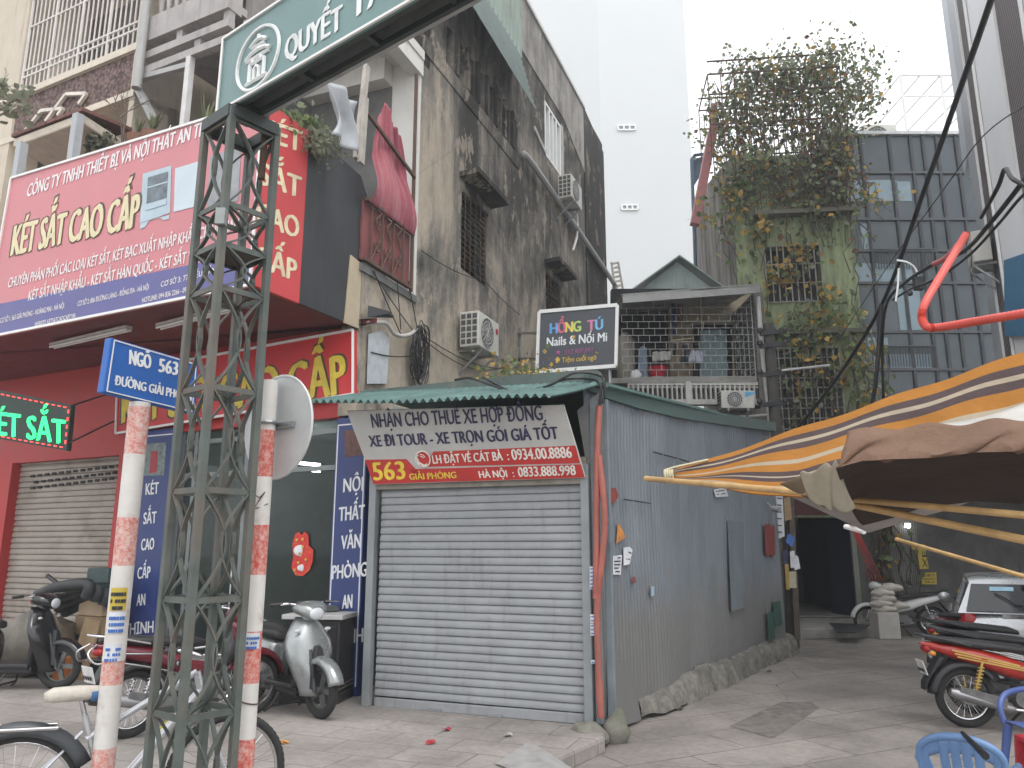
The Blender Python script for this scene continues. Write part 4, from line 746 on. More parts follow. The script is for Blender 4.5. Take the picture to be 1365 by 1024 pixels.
for r_ in range(nr):
    for k in range(nc+1):
        x = xa+(xb-xa)*min(1, (k+(r_ % 2)*.5)/nc); z = zc0_+(zc1_-zc0_)*r_/nr; g.bar((x, HY+.012, z), (x, HY+.012, z+(zc1_-zc0_)/nr), .008)
for r_ in range(nr+1): z = zc0_+(zc1_-zc0_)*r_/nr; g.bar((xb+.02, HY, z), (xb+.02, HY+1.4, z), .014)
for k in range(5): g.bar((xb+.02, HY+.3*k+.1, zc0_), (xb+.02, HY+.3*k+.1, zc1_), .014)
g.build('window_cage', mat('cage_pale_metal', (.36, .37, .36), .5, .15, 4, metal=.3), kh)
g = MB(); g.slab([h_(830, 404, .5), h_(1014, 390, .5), h_(1013, 378, .5), h_(830, 392, .5)], (0, .03, 0)); g.slab([h_(830, 393, .5), h_(1013, 379, .5), h_(1013, 379, .5)+V((0, 3.5, .5)), h_(830, 393, .5)+V((0, 3.5, .5))], (0, 0, -.03)); g.build('roof', mat('galvanised_roof', (.3, .3, .29), .5, .2, 3, dirt=(.14, .12, .1), damt=.4), kh)
g = MB(); q0, q1, q2 = dy(856, 385, 17), dy(903, 349, 17), dy(950, 385, 17); g.slab([q0, q2, q1], (0, .04, 0))
for k in range(1, 18):
    f_ = k/18; hh_ = (1-abs(2*f_-1))*(q1.z-q0.z); pb_ = q0.lerp(q2, f_); g.bar(pb_, pb_+V((0, 0, hh_-.02)), .03, .03, V((0, 1, 0)))
g.build('gable', mat('green_gable_tin', (.27, .33, .31), .55, .15, 3, dirt=(.15, .15, .14), damt=.3), kh, smooth=50)
g = MB(); g.slab([q0+V((-.5, -.25, -.25)), q1+V((0, -.25, .08)), q1+V((0, 3, .08)), q0+V((-.5, 3, -.25))], (0, 0, -.04)); g.slab([q2+V((.5, -.25, -.25)), q1+V((0, -.25, .08)), q1+V((0, 3, .08)), q2+V((.5, 3, -.25))], (0, 0, -.04)); g.build('gable_roof', mat('green_gable_roof', (.2, .25, .24), .55, .2, 3), kh)
q = h_(950, 545, .42); aircon(V((h_(975, 540).x, HY-.3, h_(975, 546, .3).z)), (1, 0, 0), 'white air conditioner with pale blue badge on the laundry balcony of the small house', (lb, 1), .62, .34, .28)
# laundry and clutter on that balcony
def cloth(name, pts, m_, label, o=-.5, cat='laundry'):
    p = [dy(x, y, HY-o) for x, y in pts]
    g = MB(); g.grid(lambda u, v: p[0].lerp(p[1], u).lerp(p[3].lerp(p[2], u), v)+V((0, .03*sin(u*14+v*2), 0)), 16, 6); ob = g.build(name, m_, smooth=70); ob.modifiers.new('t', 'SOLIDIFY').thickness = .008; return tag(ob, label, cat)
cloth('towel', [(870, 482), (894, 480), (894, 468), (870, 469)], mat('towel_grey', (.5, .5, .48), .9), 'pale grey towel hung over the balcony line left of the doorway')
cloth('shorts', [(919, 482), (938, 484), (936, 467), (921, 467)], mat('pale_shorts', (.5, .52, .6), .9), 'pale lavender shorts hanging before the open blue door')
cloth('shirt', [(907, 484), (918, 487), (919, 460), (910, 460)], mat('dark_shirt', (.05, .045, .06), .9), 'dark shirt hanging beside the pale shorts')
cloth('trousers', [(897, 446), (902, 446), (901, 404), (895, 404)], mat('blue_trousers', (.05, .065, .15), .9), 'dark blue trousers hanging high inside the cage', -.6)
cloth('shirt', [(903, 430), (911, 432), (910, 405), (903, 405)], mat('brick_shirt', (.2, .08, .06), .9), 'brownish red shirt hanging beside the blue trousers', -.6)
cloth('shirt', [(897, 473), (901, 473), (902, 458), (898, 458)], mat('green_cloth', (.05, .09, .07), .9), 'small dark green cloth hanging left of the dark shirt')
g = MB(); g.bar(dy(896, 454, HY+.4), dy(922, 451, HY+.4), .02); g.tube([dy(934, 395, HY+.4), dy(936, 441, HY+.4)], .012, 6); tag(g.build('laundry_rail', mat('yellow_rail', (.45, .4, .25), .6)), 'short pale laundry rail above the hanging clothes', 'rail')
c_ = dy(877, 503, HY+.45); g = MB(); g.tube([c_+V((0, 0, z)) for z in (0, .02, .18, .2)], [.14, .15, .2, .21], 18); tag(g.build('basin', mat('red_plastic', (.45, .02, .04), .35), smooth=50), 'red plastic basin on the laundry balcony floor', 'basin')
g = MB(); g.slab([dy(850, 505, HY+.5), dy(864, 505, HY+.5), dy(862, 464, HY+.5), dy(857, 461, HY+.5), dy(852, 464, HY+.5)], (0, .05, 0)); tag(g.build('ironing_board', mat('blue_grey_board', (.14, .19, .25), .6)), 'blue grey ironing board standing left of the red basin', 'ironing board')
c_ = dy(835, 506, HY+.55); g = MB(); g.tube([c_+V((0, 0, z)) for z in (0, .05, .8, .9, .98)], [.17, .19, .19, .12, .05], 16); tag(g.build('water_tank', mat('dull_tank', (.22, .2, .17), .6, .2), smooth=50), 'dull upright water tank in the left corner of the caged balcony', 'tank')
c_ = dy(848, 507, HY+.2); g = MB(); rock(g, c_+V((0, 0, .1)), .13, (1, .7, .9)); tag(g.build('plastic_bag', WINK, smooth=60), 'crumpled white bag on the balcony left of the red basin', 'bag')
g = MB(); g.tube([h_(1010, 396, .2), h_(1016, 470, .2), h_(1024, 540, .2), h_(1029, 600, .2), h_(1031, 640, .2)], .045, 9); g.tube([h_(985, 556, .25), h_(1026, 553, .2)], .025, 7); tag(g.build('drain_pipe', mat('pale_pvc', (.5, .49, .46), .5, .1, dirt=(.25, .22, .18), damt=.3), smooth=60), 'pale plastic drain pipe at the right corner of the small house', 'pipe')
g = MB(); a = wp(UE+.1, 9.6, -.2)
for k in range(7): g.bar(dy(815+k*.8, 352+k*6, 21), dy(824+k*.9, 350+k*6, 21), .05)
g.bar(dy(815, 350, 21), dy(821, 395, 21), .06); g.bar(dy(824, 350, 21), dy(831, 390, 21), .06); tag(g.build('ladder', mat('pale_ladder', (.5, .48, .42), .7)), 'pale ladder leaning behind the far corner of the weathered house', 'ladder')
# ================================================================ vine-covered green building and the glass fronted one
G0 = gz(1150, 837, GA); GBP = vpl(G0, 96); gd = az(96); gn = V((-gd.y, gd.x, 0)); gn = gn if gn.dot(EYE-G0) > 0 else -gn
def gx(px, py, o=0): return GBP.at(px, py, o)
gb = thing('green_building', 'lime green old building wrapped in climbing vines above the dark doorway', 'building', gx(1080, 846))
LIME = mat('lime_plaster', (.29, .345, .19), .85, .2, 2.5, dirt=(.13, .13, .09), damt=.8, streak=True)
zt = gx(1060, 206).z; uL, uR = gx(985, 400), gx(1146, 400)
def gq(x0, x1, y0, y1, ref=400):   # upright rectangle on the front, given at its own rows
    a, b = gx(x0, (y0+y1)/2), gx(x1, (y0+y1)/2); z1, z0 = gx((x0+x1)/2, y0).z, gx((x0+x1)/2, y1).z
    return V((a.x, a.y, z0)), V((b.x, b.y, z0)), z0, z1
dD = 0.5
a0, b0 = gx(985, 400), gx(1146, 400)
L0 = (b0-a0).xy.length
gp = lambda u, z, o=0: V((a0.x, a0.y, 0))+gd*u+V((0, 0, z))+gn*o
def gu(px, py): q = GBP.at(px, py); return (q-a0).dot(gd), q.z
def rect(x0, y0, x1, y1): (u0, z1), (u1, z0) = gu(x0, y0), gu(x1, y1); return (u0, u1, z0, z1)
wA = rect(1018, 330, 1098, 402); wB = rect(1012, 466, 1128, 585); dA = rect(1050, 690, 1148, 832)
g = MB(); holes(g, gp, 0, L0, GA-.1, zt, [wA, wB, dA], .3, gn); g.build('front_wall', LIME, gb)
m, nt, bs = base('streaky_wall'); s1 = noise(nt, coords(nt, (1, 1, .08)), 5, 8, .7)
nt.links.new(ramp(nt, s1, [(.35, (.33, .31, .28)), (.5, (.2, .185, .165)), (.65, (.07, .066, .06))]), bs.inputs['Base Color']); bs.inputs['Roughness'].default_value = .95
g = MB(); sb = dy(927, 330, 21.0); g.slab([V((a0.x, a0.y+.01, 0)), V((sb.x, sb.y, 0)), V((sb.x, sb.y, zt+.3)), V((a0.x, a0.y+.01, zt+.0))], (.2, .1, 0)); g.build('side_wall', m, gb)
g = MB(); g.slab([gp(0, zt-.02, -.31), gp(L0, zt-.02, -.31), gp(L0, zt-.02, -6), gp(.9, zt-.02, -6)], (0, 0, -.2)); g.build('roof_slab', CONC, gb)
LEDG = mat('dark_ledge', (.11, .105, .08), .9, .3, 4)
for (x0, x1, y) in ((1003, 1142, 288), (1000, 1148, 446)):
    (u0, z), (u1, _) = gu(x0, y), gu(x1, y); g = MB(); g.slab([gp(u0, z-.09, .02), gp(u1, z-.09, .02), gp(u1, z-.09, .3), gp(u0, z-.09, .3)][::-1], (0, 0, .1)); g.build('ledge', LEDG, gb)
for (u0, u1, z0, z1), rows in ((wA, 3), (wB, 9)):
    t = MB().slab([gp(u0, z0, -.25), gp(u1, z0, -.25), gp(u1, z1, -.25), gp(u0, z1, -.25)], gn*-.02).build('window', DARK, gb)
    g = MB(); n = 9 if rows == 3 else 13
    for i in range(n+1): u = u0+(u1-u0)*i/n; g.bar(gp(u, z0, .06), gp(u, z1, .06), .03)
    for i in range(rows+1): z = z0+(z1-z0)*i/rows; g.bar(gp(u0, z, .062), gp(u1, z, .062), .022)
    g.build('window_cage', mat('rusty_white_bar', (.3, .3, .27), .7, .3, 8, dirt=(.14, .1, .07), damt=.4), t)
(u0, z1), (u1, z0) = gu(1004, 403), gu(1148, 443); g = MB()
for i in range(8): g.bar(gp(u0+(u1-u0)*i/7, z0, .03), gp(u0+(u1-u0)*i/7, z1, .03), .035)
for i in range(16): g.bar(gp(u0+.1+(u1-u0-.2)*i/15, gu(1060, 290)[1]-.1, .03), gp(u0+.1+(u1-u0-.2)*i/15, gu(1060, 330)[1], .03), .03)
g.build('relief_rib', mat('lime_rib', (.23, .275, .15), .85, .2, 4), gb)
# doorway: corridor into the dark
u0, u1, z0, z1 = dA; g = MB()
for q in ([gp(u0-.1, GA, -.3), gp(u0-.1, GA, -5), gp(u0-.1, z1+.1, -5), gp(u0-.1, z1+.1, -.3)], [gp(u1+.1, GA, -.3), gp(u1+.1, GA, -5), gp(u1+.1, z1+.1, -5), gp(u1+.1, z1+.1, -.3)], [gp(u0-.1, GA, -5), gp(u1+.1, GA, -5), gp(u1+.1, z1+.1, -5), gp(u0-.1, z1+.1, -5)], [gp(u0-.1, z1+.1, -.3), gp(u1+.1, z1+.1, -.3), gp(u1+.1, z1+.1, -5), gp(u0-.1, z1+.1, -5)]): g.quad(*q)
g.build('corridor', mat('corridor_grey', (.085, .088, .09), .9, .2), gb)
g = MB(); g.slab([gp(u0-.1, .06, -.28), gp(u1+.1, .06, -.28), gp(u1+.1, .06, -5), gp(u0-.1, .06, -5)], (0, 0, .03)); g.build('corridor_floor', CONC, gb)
g = MB(); g.slab([gp(u0+.02, .1, -.15), gp(u0+.02, .1, -1.1), gp(u0+.02, z1-.02, -1.1), gp(u0+.02, z1-.02, -.15)], gd*.05); g.build('door_leaf', mat('navy_door', (.025, .035, .055), .5, .2), gb)
g = MB(); g.slab([gp(u1-.02, .1, -.15), gp(u1-.3, .1, -1.0), gp(u1-.3, z1-.02, -1.0), gp(u1-.02, z1-.02, -.15)], gd*.05); g.build('door_leaf', mat('blue_door', (.022, .03, .052), .5, .2), gb)
for s_ in (u0+.03, u1-.03): g = MB(); g.box(gp(s_, (z0+z1)/2, .01), (.08, .12, z1-z0), gd); g.build('door_frame', mat('grey_frame', (.2, .19, .18), .7, .2), gb)
g = MB(); g.tube([gp(u0+.09, .9, -.9), gp(u0+.09, 1.9, -.9)], .02, 6); g.build('door_handle', STEEL, gb)
g = MB(); p = [gz(1060, 853, GA), gz(1172, 850, GA)]; f = V((0, -1, 0)); g.slab([V((p[0].x, p[0].y, GA)), V((p[1].x+.0, p[1].y, GA)), gp(u1+.25, GA, .0), gp(u0-.2, GA, .0)], (0, 0, .2)); g.build('doorstep', CONC, gb, bevel=.02)
g = MB(); q = gz(1110, 834, .08); g.slab([gz(1105, 830, .08), gz(1160, 833, .08), gz(1140, 843, .08), gz(1116, 842, .08)], (0, 0, -.02)); g.build('drain_cover', DARKM, gb)
g = MB(); g.slab([gp(u0-.1, z1+.05, .06), gp(u1+.1, z1+.05, .06), gp(u1+.1, z1+.45, .06), gp(u0-.1, z1+.45, .06)], gn*-.05); tag(g.build('door_banner', mat('dark_red_cloth', (.09, .022, .028), .8, .2)), 'dark red cloth valance above the dark doorway', 'cloth')
# grille gate to the right of the doorway
gt = thing('grille_gate', 'grey steel grille gate right of the doorway with slatted transom', 'gate', gx(1205, 838)); (u0, zg1), (u1, zg0) = gu(1178, 655), gu(1236, 838)
g = MB(); holes(g, gp, L0+.02, u1+2.6, GA, 3.6, [(u0, u1, .75, 3.05)], .25, gn); g.slab([gp(dA[1]+.06, GA, .02), gp(L0+.02, GA, .02), gp(L0+.02, 3.5, .02), gp(dA[1]+.06, 3.5, .02)], gn*-.02); tag(g.build('ground_floor_wall', mat('dim_wall', (.1, .098, .095), .9, .3, 3, dirt=(.05, .045, .04), damt=.5)), 'grimy dim ground floor wall around the grille gate', 'wall')
g = MB(); g.slab([gp(u0, GA, -.05), gp(u1, GA, -.05), gp(u1, .76, -.05), gp(u0, .76, -.05)], gn*-.05); g.build('lower_panel', mat('grey_gate', (.21, .21, .21), .6, .2, 3), gt)
g = MB(); g.slab([gp(u0, .7, -.1), gp(u1, .7, -.1), gp(u1, 3.1, -.1), gp(u0, 3.1, -.1)], gn*-.03); g.build('mesh_backing', mat('gate_back', (.085, .085, .08), .8), gt)
g = MB()
for i in range(16): u = u0+(u1-u0)*i/15; g.bar(gp(u, .76, -.03), gp(u, 2.35, -.03), .018)
for i in range(30): z = .8+1.55*i/29; g.bar(gp(u0, z, -.028), gp(u1, z, -.028), .008)
for i in range(9): z = 2.45+.065*i; g.bar(gp(u0, z, -.03), gp(u1, z, -.03), .03)
g.build('grille', mat('gate_grey', (.26, .25, .24), .5, .15, metal=.3), gt)
g = MB(); c_ = gx(1206, 701, .15); g.tube([c_-gd*.05, c_+gd*.05], .05, 8); tag(g.build('wall_lamp', glow('lamp_white', (.9, 1, .95), 5)), 'small glowing lamp above the grille gate', 'lamp')
YS = mat('yellow_board', (.48, .36, .05), .6, .15, 4, dirt=(.25, .18, .04), damt=.3); BI = mat('black_ink', (.02, .02, .02), .6)
def gsign(name, pts, label, words, o=.12):
    t = thing(name, label, 'sign', GBP.at(*pts[0], o)); P = PL(gp(0, 0, o), gn); g = MB(); g.slab([P.at(*p) for p in pts], gn*-.02); g.build('board', YS, t)
    g = MB()
    for wd_, a, b, t_ in words: ptext(g, P, wd_, a, b, t_, .004, .04)
    g.build('lettering', BI, t)
gsign('yellow_sign', [(1226, 759), (1238, 758), (1233, 726), (1222, 726)], 'narrow yellow upright sign hung left above the square yellow notice', [('XE', (1230, 757), (1229, 735), (1236, 757))])
gsign('yellow_sign', [(1229, 779), (1249, 779), (1248, 763), (1228, 764)], 'square yellow notice board with small black lettering by the gate pillar', [('CHÚ Ý:', (1232, 769), (1246, 768.5), (1232, 765.5)), ('KHÔNG ĐỂ XE', (1231, 773), (1247, 773), (1231, 771)), ('TRƯỚC CỬA', (1232, 777), (1246, 777), (1232, 775))])
# ---------------- glass fronted building
YG = G0.y+1.6; gl = thing('glass_building', 'dark glass curtain wall building with black mullions and pale blue spandrels', 'building', dy(1240, 800, YG)); q_ = lambda x, y, o=0: dy(x, y, YG-o)
x0, x1 = q_(1126, 400).x, q_(1356, 400).x; zt2 = q_(1200, 181).z; zb2 = 3.75
m, nt, bs = base('curtain_glass'); co = coords(nt); nt.links.new(ramp(nt, noise(nt, co, .5, 3), [(.3, (.04, .055, .064)), (.7, (.075, .095, .107))]), bs.inputs['Base Color']); bs.inputs['Roughness'].default_value = .06; bs.inputs['Specular IOR Level'].default_value = .35; bump(nt, bs, noise(nt, co, .9, 2), .25, .05)
g = MB(); g.slab([(x0, YG, zb2), (x1, YG, zb2), (x1, YG, zt2), (x0, YG, zt2)], (0, .05, 0)); g.build('glass_wall', m, gl)
MUL = mat('black_mullion', (.045, .05, .055), .5, .2); g = MB()
ys_ = [231, 293, 335, 378, 443, 493, 560, 600]; xs_ = [1158, 1197, 1226, 1243, 1262, 1288, 1318]
for y in ys_: z = q_(1230, y).z; g.bar((x0, YG-.02, z), (x1, YG-.02, z), .08, .07)
for x in xs_: X = q_(x, 300).x; g.bar((X, YG-.015, zb2), (X, YG-.015, zt2), .07, .08)
g.build('mullion', MUL, gl)
SPN = mat('spandrel_blue', (.17, .24, .28), .3, .12, 1.5)
for (xa, xb, y0, y1) in ((1134, 1157, 240, 268), (1159, 1195, 240, 268), (1197, 1213, 242, 268), (1143, 1172, 351, 376), (1174, 1215, 352, 376), (1150, 1158, 298, 334), (1185, 1240, 472, 492), (1200, 1225, 385, 440), (1160, 1183, 450, 490)):
    g = MB(); a, b = q_(xa, y1, .012), q_(xb, y0, .012); g.slab([(a.x, YG-.012, a.z), (b.x, YG-.012, a.z), (b.x, YG-.012, b.z), (a.x, YG-.012, b.z)], (0, .008, 0)); g.build('spandrel_panel', SPN, gl)
for y in (333, 462):
    g = MB(); z = q_(1200, y).z; xa, xb = q_(1160, y).x, q_(1245, y).x
    for k in range(24): g.bar((xa+(xb-xa)*k/23, YG-.06, z-.55), (xa+(xb-xa)*k/23, YG-.06, z), .02)
    g.bar((xa, YG-.06, z), (xb, YG-.06, z), .04); g.build('railing', MUL, gl)
g = MB(); g.slab([(x0, YG-.1, zt2), (x1, YG-.1, zt2), (x1, YG-.1, zt2+.09), (x0, YG-.1, zt2+.09)], (0, 6, 0)); g.build('roof_edge', mat('pale_roof_edge', (.5, .52, .53), .6), gl)
g = MB(); g.slab([(x0, YG+.2, zb2), (x1+3, YG+.2, zb2), (x1+3, YG+6, zb2), (x0, YG+6, zb2)], (0, 0, .2)); g.slab([(x1+3, YG-5, zb2-.3), (7.6, YG-5, zb2-.3), (7.6, YG+.1, zb2-.3), (x1+3, YG+.1, zb2-.3)], (0, 0, .1)); g.build('ceiling', mat('dim_ceiling', (.12, .125, .125), .9), gl)
g = MB(); g.slab([(x0+1.2, YG+4.2, GA), (x1+3, YG+4.2, GA), (x1+3, YG+4.2, zb2), (x0+1.2, YG+4.2, zb2)], (0, .2, 0)); g.slab([(x1+2.6, YG-6, GA), (x1+2.6, YG+4, GA), (x1+2.6, YG+4, zb2), (x1+2.6, YG-6, zb2)], (.2, 0, 0)); g.build('parking_wall', mat('parking_grey', (.13, .145, .145), .9, .15, 2), gl)
tube_m = glow('strip_light', (.95, 1, .98), 12)
for k, (a, b) in enumerate((((1345, 692), (1372, 690)), ((1350, 681), (1380, 680)))):
    A_, B_ = dy(*a, YG+2.5-k), dy(*b, YG+2.5-k); g = MB(); g.tube([A_, V((B_.x+.7, A_.y, A_.z))], .035, 8); tag(g.build('strip_light', tube_m), ('lower' if not k else 'upper')+' glowing strip light in the dim parking space at the right', 'strip light')
g = MB(); a, b = dy(1253, 700, YG-.4), dy(1278, 842, YG-.4); g.bar(a, V((b.x, b.y, GA)), .1); tag(g.build('leaning_pipe', STEEL), 'grey pipe leaning in the dim parking space behind the car', 'pipe')
# roof of the glass building: unit, shed, white frame
rz = zt2+.1; p = dy(1163, 178, YG+1.5); aircon(V((p.x, YG+1.2, rz+.1)), (1, 0, 0), 'air conditioner standing on the glass building roof edge', None, .95, .75, .35)
g = MB(); a, b = dy(1190, 180, YG+3), dy(1300, 180, YG+3); g.slab([(a.x, YG+3, rz), (b.x+2, YG+3, rz), (b.x+2, YG+3, rz+.9), (a.x, YG+3, rz+.7)], (0, 3, 0)); tag(g.build('roof_hut', mat('grey_hut', (.3, .29, .31), .7, .1)), 'low grey sheet metal hut on the glass building roof', 'hut')
g = MB(); fx0, fx1 = dy(1186, 150, YG+2).x, dy(1300, 150, YG+2).x+1; zT2 = dy(1240, 121, YG+2).z
for y_ in (YG+1.2, YG+4.5):
    for i in range(4): X = fx0+(fx1-fx0)*i/3; g.bar((X, y_, rz), (X, y_, zT2), .06)
    g.bar((fx0, y_, zT2), (fx1, y_, zT2), .06); g.bar((fx0, y_, zT2-.7), (fx1, y_, zT2-.7), .04)
for i in range(7): X = fx0+(fx1-fx0)*i/6; g.bar((X, YG+1.2, zT2), (X, YG+4.5, zT2), .04)
g.bar((fx0, YG+1.2, zT2-1.6), (fx0+1.3, YG+1.2, zT2), .05); tag(g.build('roof_frame', WHITE), 'white pipe frame of an open canopy on the glass building roof', 'frame')
# ---------------- white building on the right with dark stripes
RF, RN = dy(1291, 140, 13.2), dy(1372, 140, 8.6); RN.z = RF.z = 0; rd = (RN-RF).normalized(); RPn = V((rd.y, -rd.x, 0)); RPn = RPn if RPn.dot(EYE-RF) > 0 else -RPn; RP = PL(RF, RPn)
rb_ = thing('striped_building', 'white panelled building with tall dark ribbed bands at the right edge', 'building', V((RF.x+1, RF.y-1, GA))); ZR = 24; ZL = 3.35
ru = lambda px: (RP.at(px, 140)-RF).dot(rd); rp = lambda u, z, o=0: V((RF.x, RF.y, 0))+rd*u+V((0, 0, z))+RPn*o
m, nt, bs = base('dark_ribs'); wv = N(nt, 'ShaderNodeTexWave'); wv.inputs['Scale'].default_value = 4; wv.bands_direction = 'Z'; nt.links.new(coords(nt), wv.inputs['Vector'])
nt.links.new(ramp(nt, wv.outputs['Color'], [(0, (.07, .05, .055)), (1, (.12, .1, .105))]), bs.inputs['Base Color']); bs.inputs['Roughness'].default_value = .6; bump(nt, bs, wv.outputs['Fac'], .6, .03); RIB = m
PAN = mat('white_cladding', (.8, .8, .82), .55, .05, .6); g = MB(); g.slab([rp(0, ZL, 0), rp(7.5, ZL, 0), rp(7.5, ZR, 0), rp(0, ZR, 0)], RPn*-5); g.build('wall', PAN, rb_)
for (xa, xb) in ((1296, 1306), (1348, 1384)):
    g = MB(); g.slab([rp(ru(xa), ZL, .02), rp(ru(xb), ZL, .02), rp(ru(xb), ZR, .02), rp(ru(xa), ZR, .02)], RPn*-.03); g.build('dark_band', RIB, rb_)
    g = MB()
    for x in (xa-1.2, xb+.6): g.slab([rp(ru(x), ZL, .05), rp(ru(x+.9), ZL, .05), rp(ru(x+.9), ZR, .05), rp(ru(x), ZR, .05)], RPn*-.04)
    g.build('band_trim', WHITE, rb_)
g = MB(); e = rp(0, 0, 0); e2 = dy(1281, 140, 14.4); e2.z = 0; g.slab([e+V((.02, .02, ZL)), e2+V((0, 0, ZL)), e2+V((0, 0, ZR)), e+V((.02, .02, ZR))], (.6, .1, 0)); g.build('rear_wing', mat('grey_cladding', (.36, .37, .4), .5, .1, 1), rb_)
g = MB(); e3 = dy(1273, 140, 15.4); g.slab([V((e2.x+.03, 14.45, 9.5)), V((e3.x, 15.4, 9.5)), V((e3.x, 15.4, ZR)), V((e2.x+.03, 14.45, ZR))], (.6, .2, 0)); g.build('rear_upper_wing', mat('pale_cladding', (.5, .52, .56), .5, .08, 1), rb_)
g = MB(); g.slab([RP.at(1347, 447, .08), RP.at(1380, 447, .08), RP.at(1376, 336, .08), RP.at(1346, 346, .08)], RPn*-.06); tag(g.build('blue_board', mat('blue_board', (.03, .17, .33), .5, .1)), 'plain bright blue board on the striped building at the right edge', 'board')
c_ = rp(ru(1300)-.1, RP.at(1322, 372).z, .22); aircon(c_, rd, 'narrow white air conditioner on the striped building seen edge-on', None, .7, .55, .28)
# ================================================================ climbing plants
random.seed(21)
def leafmat(name, a, b):
    m, nt, bs = base(name); g_ = N(nt, 'ShaderNodeNewGeometry'); c = ramp(nt, noise(nt, coords(nt), 3.1, 4), [(.3, a), (.7, b)])
    rr = N(nt, 'ShaderNodeHueSaturation'); nt.links.new(c, rr.inputs['Color']); mr = N(nt, 'ShaderNodeMapRange'); nt.links.new(g_.outputs['Random Per Island'], mr.inputs[0]); mr.inputs[3].default_value = .6; mr.inputs[4].default_value = 1.5
    nt.links.new(mr.outputs[0], rr.inputs['Value']); nt.links.new(rr.outputs[0], bs.inputs['Base Color']); bs.inputs['Roughness'].default_value = .6; bs.inputs['Specular IOR Level'].default_value = .25
    tr = N(nt, 'ShaderNodeBsdfTranslucent'); nt.links.new(rr.outputs[0], tr.inputs[0]); ms = N(nt, 'ShaderNodeMixShader'); ms.inputs[0].default_value = .42
    out = nt.nodes['Material Output']; nt.links.new(bs.outputs[0], ms.inputs[1]); nt.links.new(tr.outputs[0], ms.inputs[2]); nt.links.new(ms.outputs[0], out.inputs[0]); return m
LGR = leafmat('vine_green', (.12, .165, .07), (.19, .24, .11)); LYE = leafmat('vine_yellow', (.42, .24, .06), (.5, .36, .1)); LDK = leafmat('vine_flare_pale', (.18, .2, .14), (.27, .28, .2)); LBR = leafmat('vine_brown', (.15, .08, .04), (.24, .14, .07))  # dull leaf tone is lightened to carry the flare over the vines
def leaf(mb, c, s, nrm=None):
    n = V((random.gauss(0, 1), random.gauss(0, 1), random.gauss(0, 1)))
    if nrm is not None: n = n*.6+nrm
    n.normalize(); u = n.orthogonal().normalized(); a = random.random()*6.28; u = u*cos(a)+n.cross(u)*sin(a); v = n.cross(u); w_ = s*.38
    mb.add([c-u*s*.5, c-v*w_-u*s*.1+n*s*.08, c-v*w_*.7+u*s*.25+n*s*.06, c+u*s*.55, c+v*w_*.7+u*s*.25+n*s*.06, c+v*w_-u*s*.1+n*s*.08], [[0, 1, 2, 3], [0, 3, 4, 5]])
vn = thing('climbing_vine', 'climbing vine with green and yellow leaves covering the lime green building', 'vine', gp(1, 0))
mbs = {k: MB() for k in 'gydb'}; stems = MB()
def spray(path, dens, spread, sz, pr):     # leaves along a hanging stem
    for a, b in zip(path, path[1:]):
        k = dens*(b-a).length; k = int(k)+(random.random() < k % 1)
        for _ in range(k):
            q = a.lerp(b, random.random())+V((random.gauss(0, spread), random.gauss(0, spread*.6), random.gauss(0, spread))); leaf(mbs[random.choices('gydb', pr)[0]], q, sz*random.uniform(.6, 1.4), gn*.8)
def strand(p, n, ln, drift=0.): 
    pts = [p]
    for i in range(n): p = p+gd*(random.gauss(drift, .09))+gn*random.gauss(0, .03)-V((0, 0, ln*random.uniform(.6, 1.3))); pts.append(p)
    return pts
z290 = gu(1060, 290)[1]
for i in range(44):                                      # curtain over the top storey, thinning downward
    u = random.uniform(-.45, L0*.72) if i < 22 else random.uniform(L0*.6, L0+.1); p = gp(u, zt+random.uniform(-.3, .3), .12+random.random()*.15)
    st = strand(p, random.randint(3, 8), .33); stems.tube(st, .012, 4, cap=False); spray(st, 6.5, .13, .14, (5, 1.6, 3.5, 1.2))
for i in range(24):                                      # lower festoons in clusters
    cx = random.choice([random.uniform(-.5, .5), random.uniform(.3, 1.6), random.uniform(1.2, L0+.2)]); z = random.choice([z290-.2, gu(1060, 330)[1], gu(1060, 400)[1], gu(1060, 440)[1], zt-1.2])
    st = strand(gp(cx, z+random.uniform(-.3, .3), .2+random.random()*.2), random.randint(3, 7), .3, .01); stems.tube(st, .012, 4, cap=False); spray(st, 5, .15, .15, (4, 2.8, 2, 1.2))
for (x, y, r_, n, pr) in ((975, 260, .6, 330, (6, 2, 2, 0)), (955, 300, .5, 170, (5, 3, 1, 0)), (1000, 225, .6, 300, (5, 2, 3, 0)), (1075, 452, .9, 520, (7, 2, 2, .3)), (1110, 430, .6, 260, (6, 3, 1, .3)), (1130, 490, .6, 260, (6, 3, 1, .4)), (1155, 530, .5, 150, (5, 3, 1, .5)), (1030, 372, .5, 150, (3, 5, 1, 1)), (1060, 345, .5, 130, (3, 5, 1, 1)), (1165, 570, .4, 90, (5, 3, 1, 0)), (1095, 395, .4, 80, (3, 5, 0, 1)), (1010, 310, .4, 110, (3, 4, 1, 1)), (1075, 530, .9, 200, (5, 2, 2, 1)), (1150, 265, .5, 60, (3, 4, 1, 0)), (1185, 275, .4, 36, (2, 5, 1, 1)), (1160, 470, .3, 50, (4, 4, 1, 0))):
    c_ = gx(x, y, .25)
    for _ in range(int(n*.42)): leaf(mbs[random.choices('gydb', pr)[0]], c_+V((random.gauss(0, r_*.55), random.gauss(0, .12), random.gauss(0, r_*.4))), random.uniform(.07, .2), gn*.8)
for i in range(70):                                      # fine brown twigs webbing the top storey
    st = [gx(random.uniform(985, 1150), random.uniform(205, 240), .1)]
    for k in range(7): st.append(st[-1]+gd*random.gauss(0, .16)+gn*random.gauss(0, .03)-V((0, 0, random.uniform(.02, .3))))
    stems.tube(spl(st, 2), .009, 4, cap=False); spray(st, 3, .1, .1, (2, 1, 3, 4))
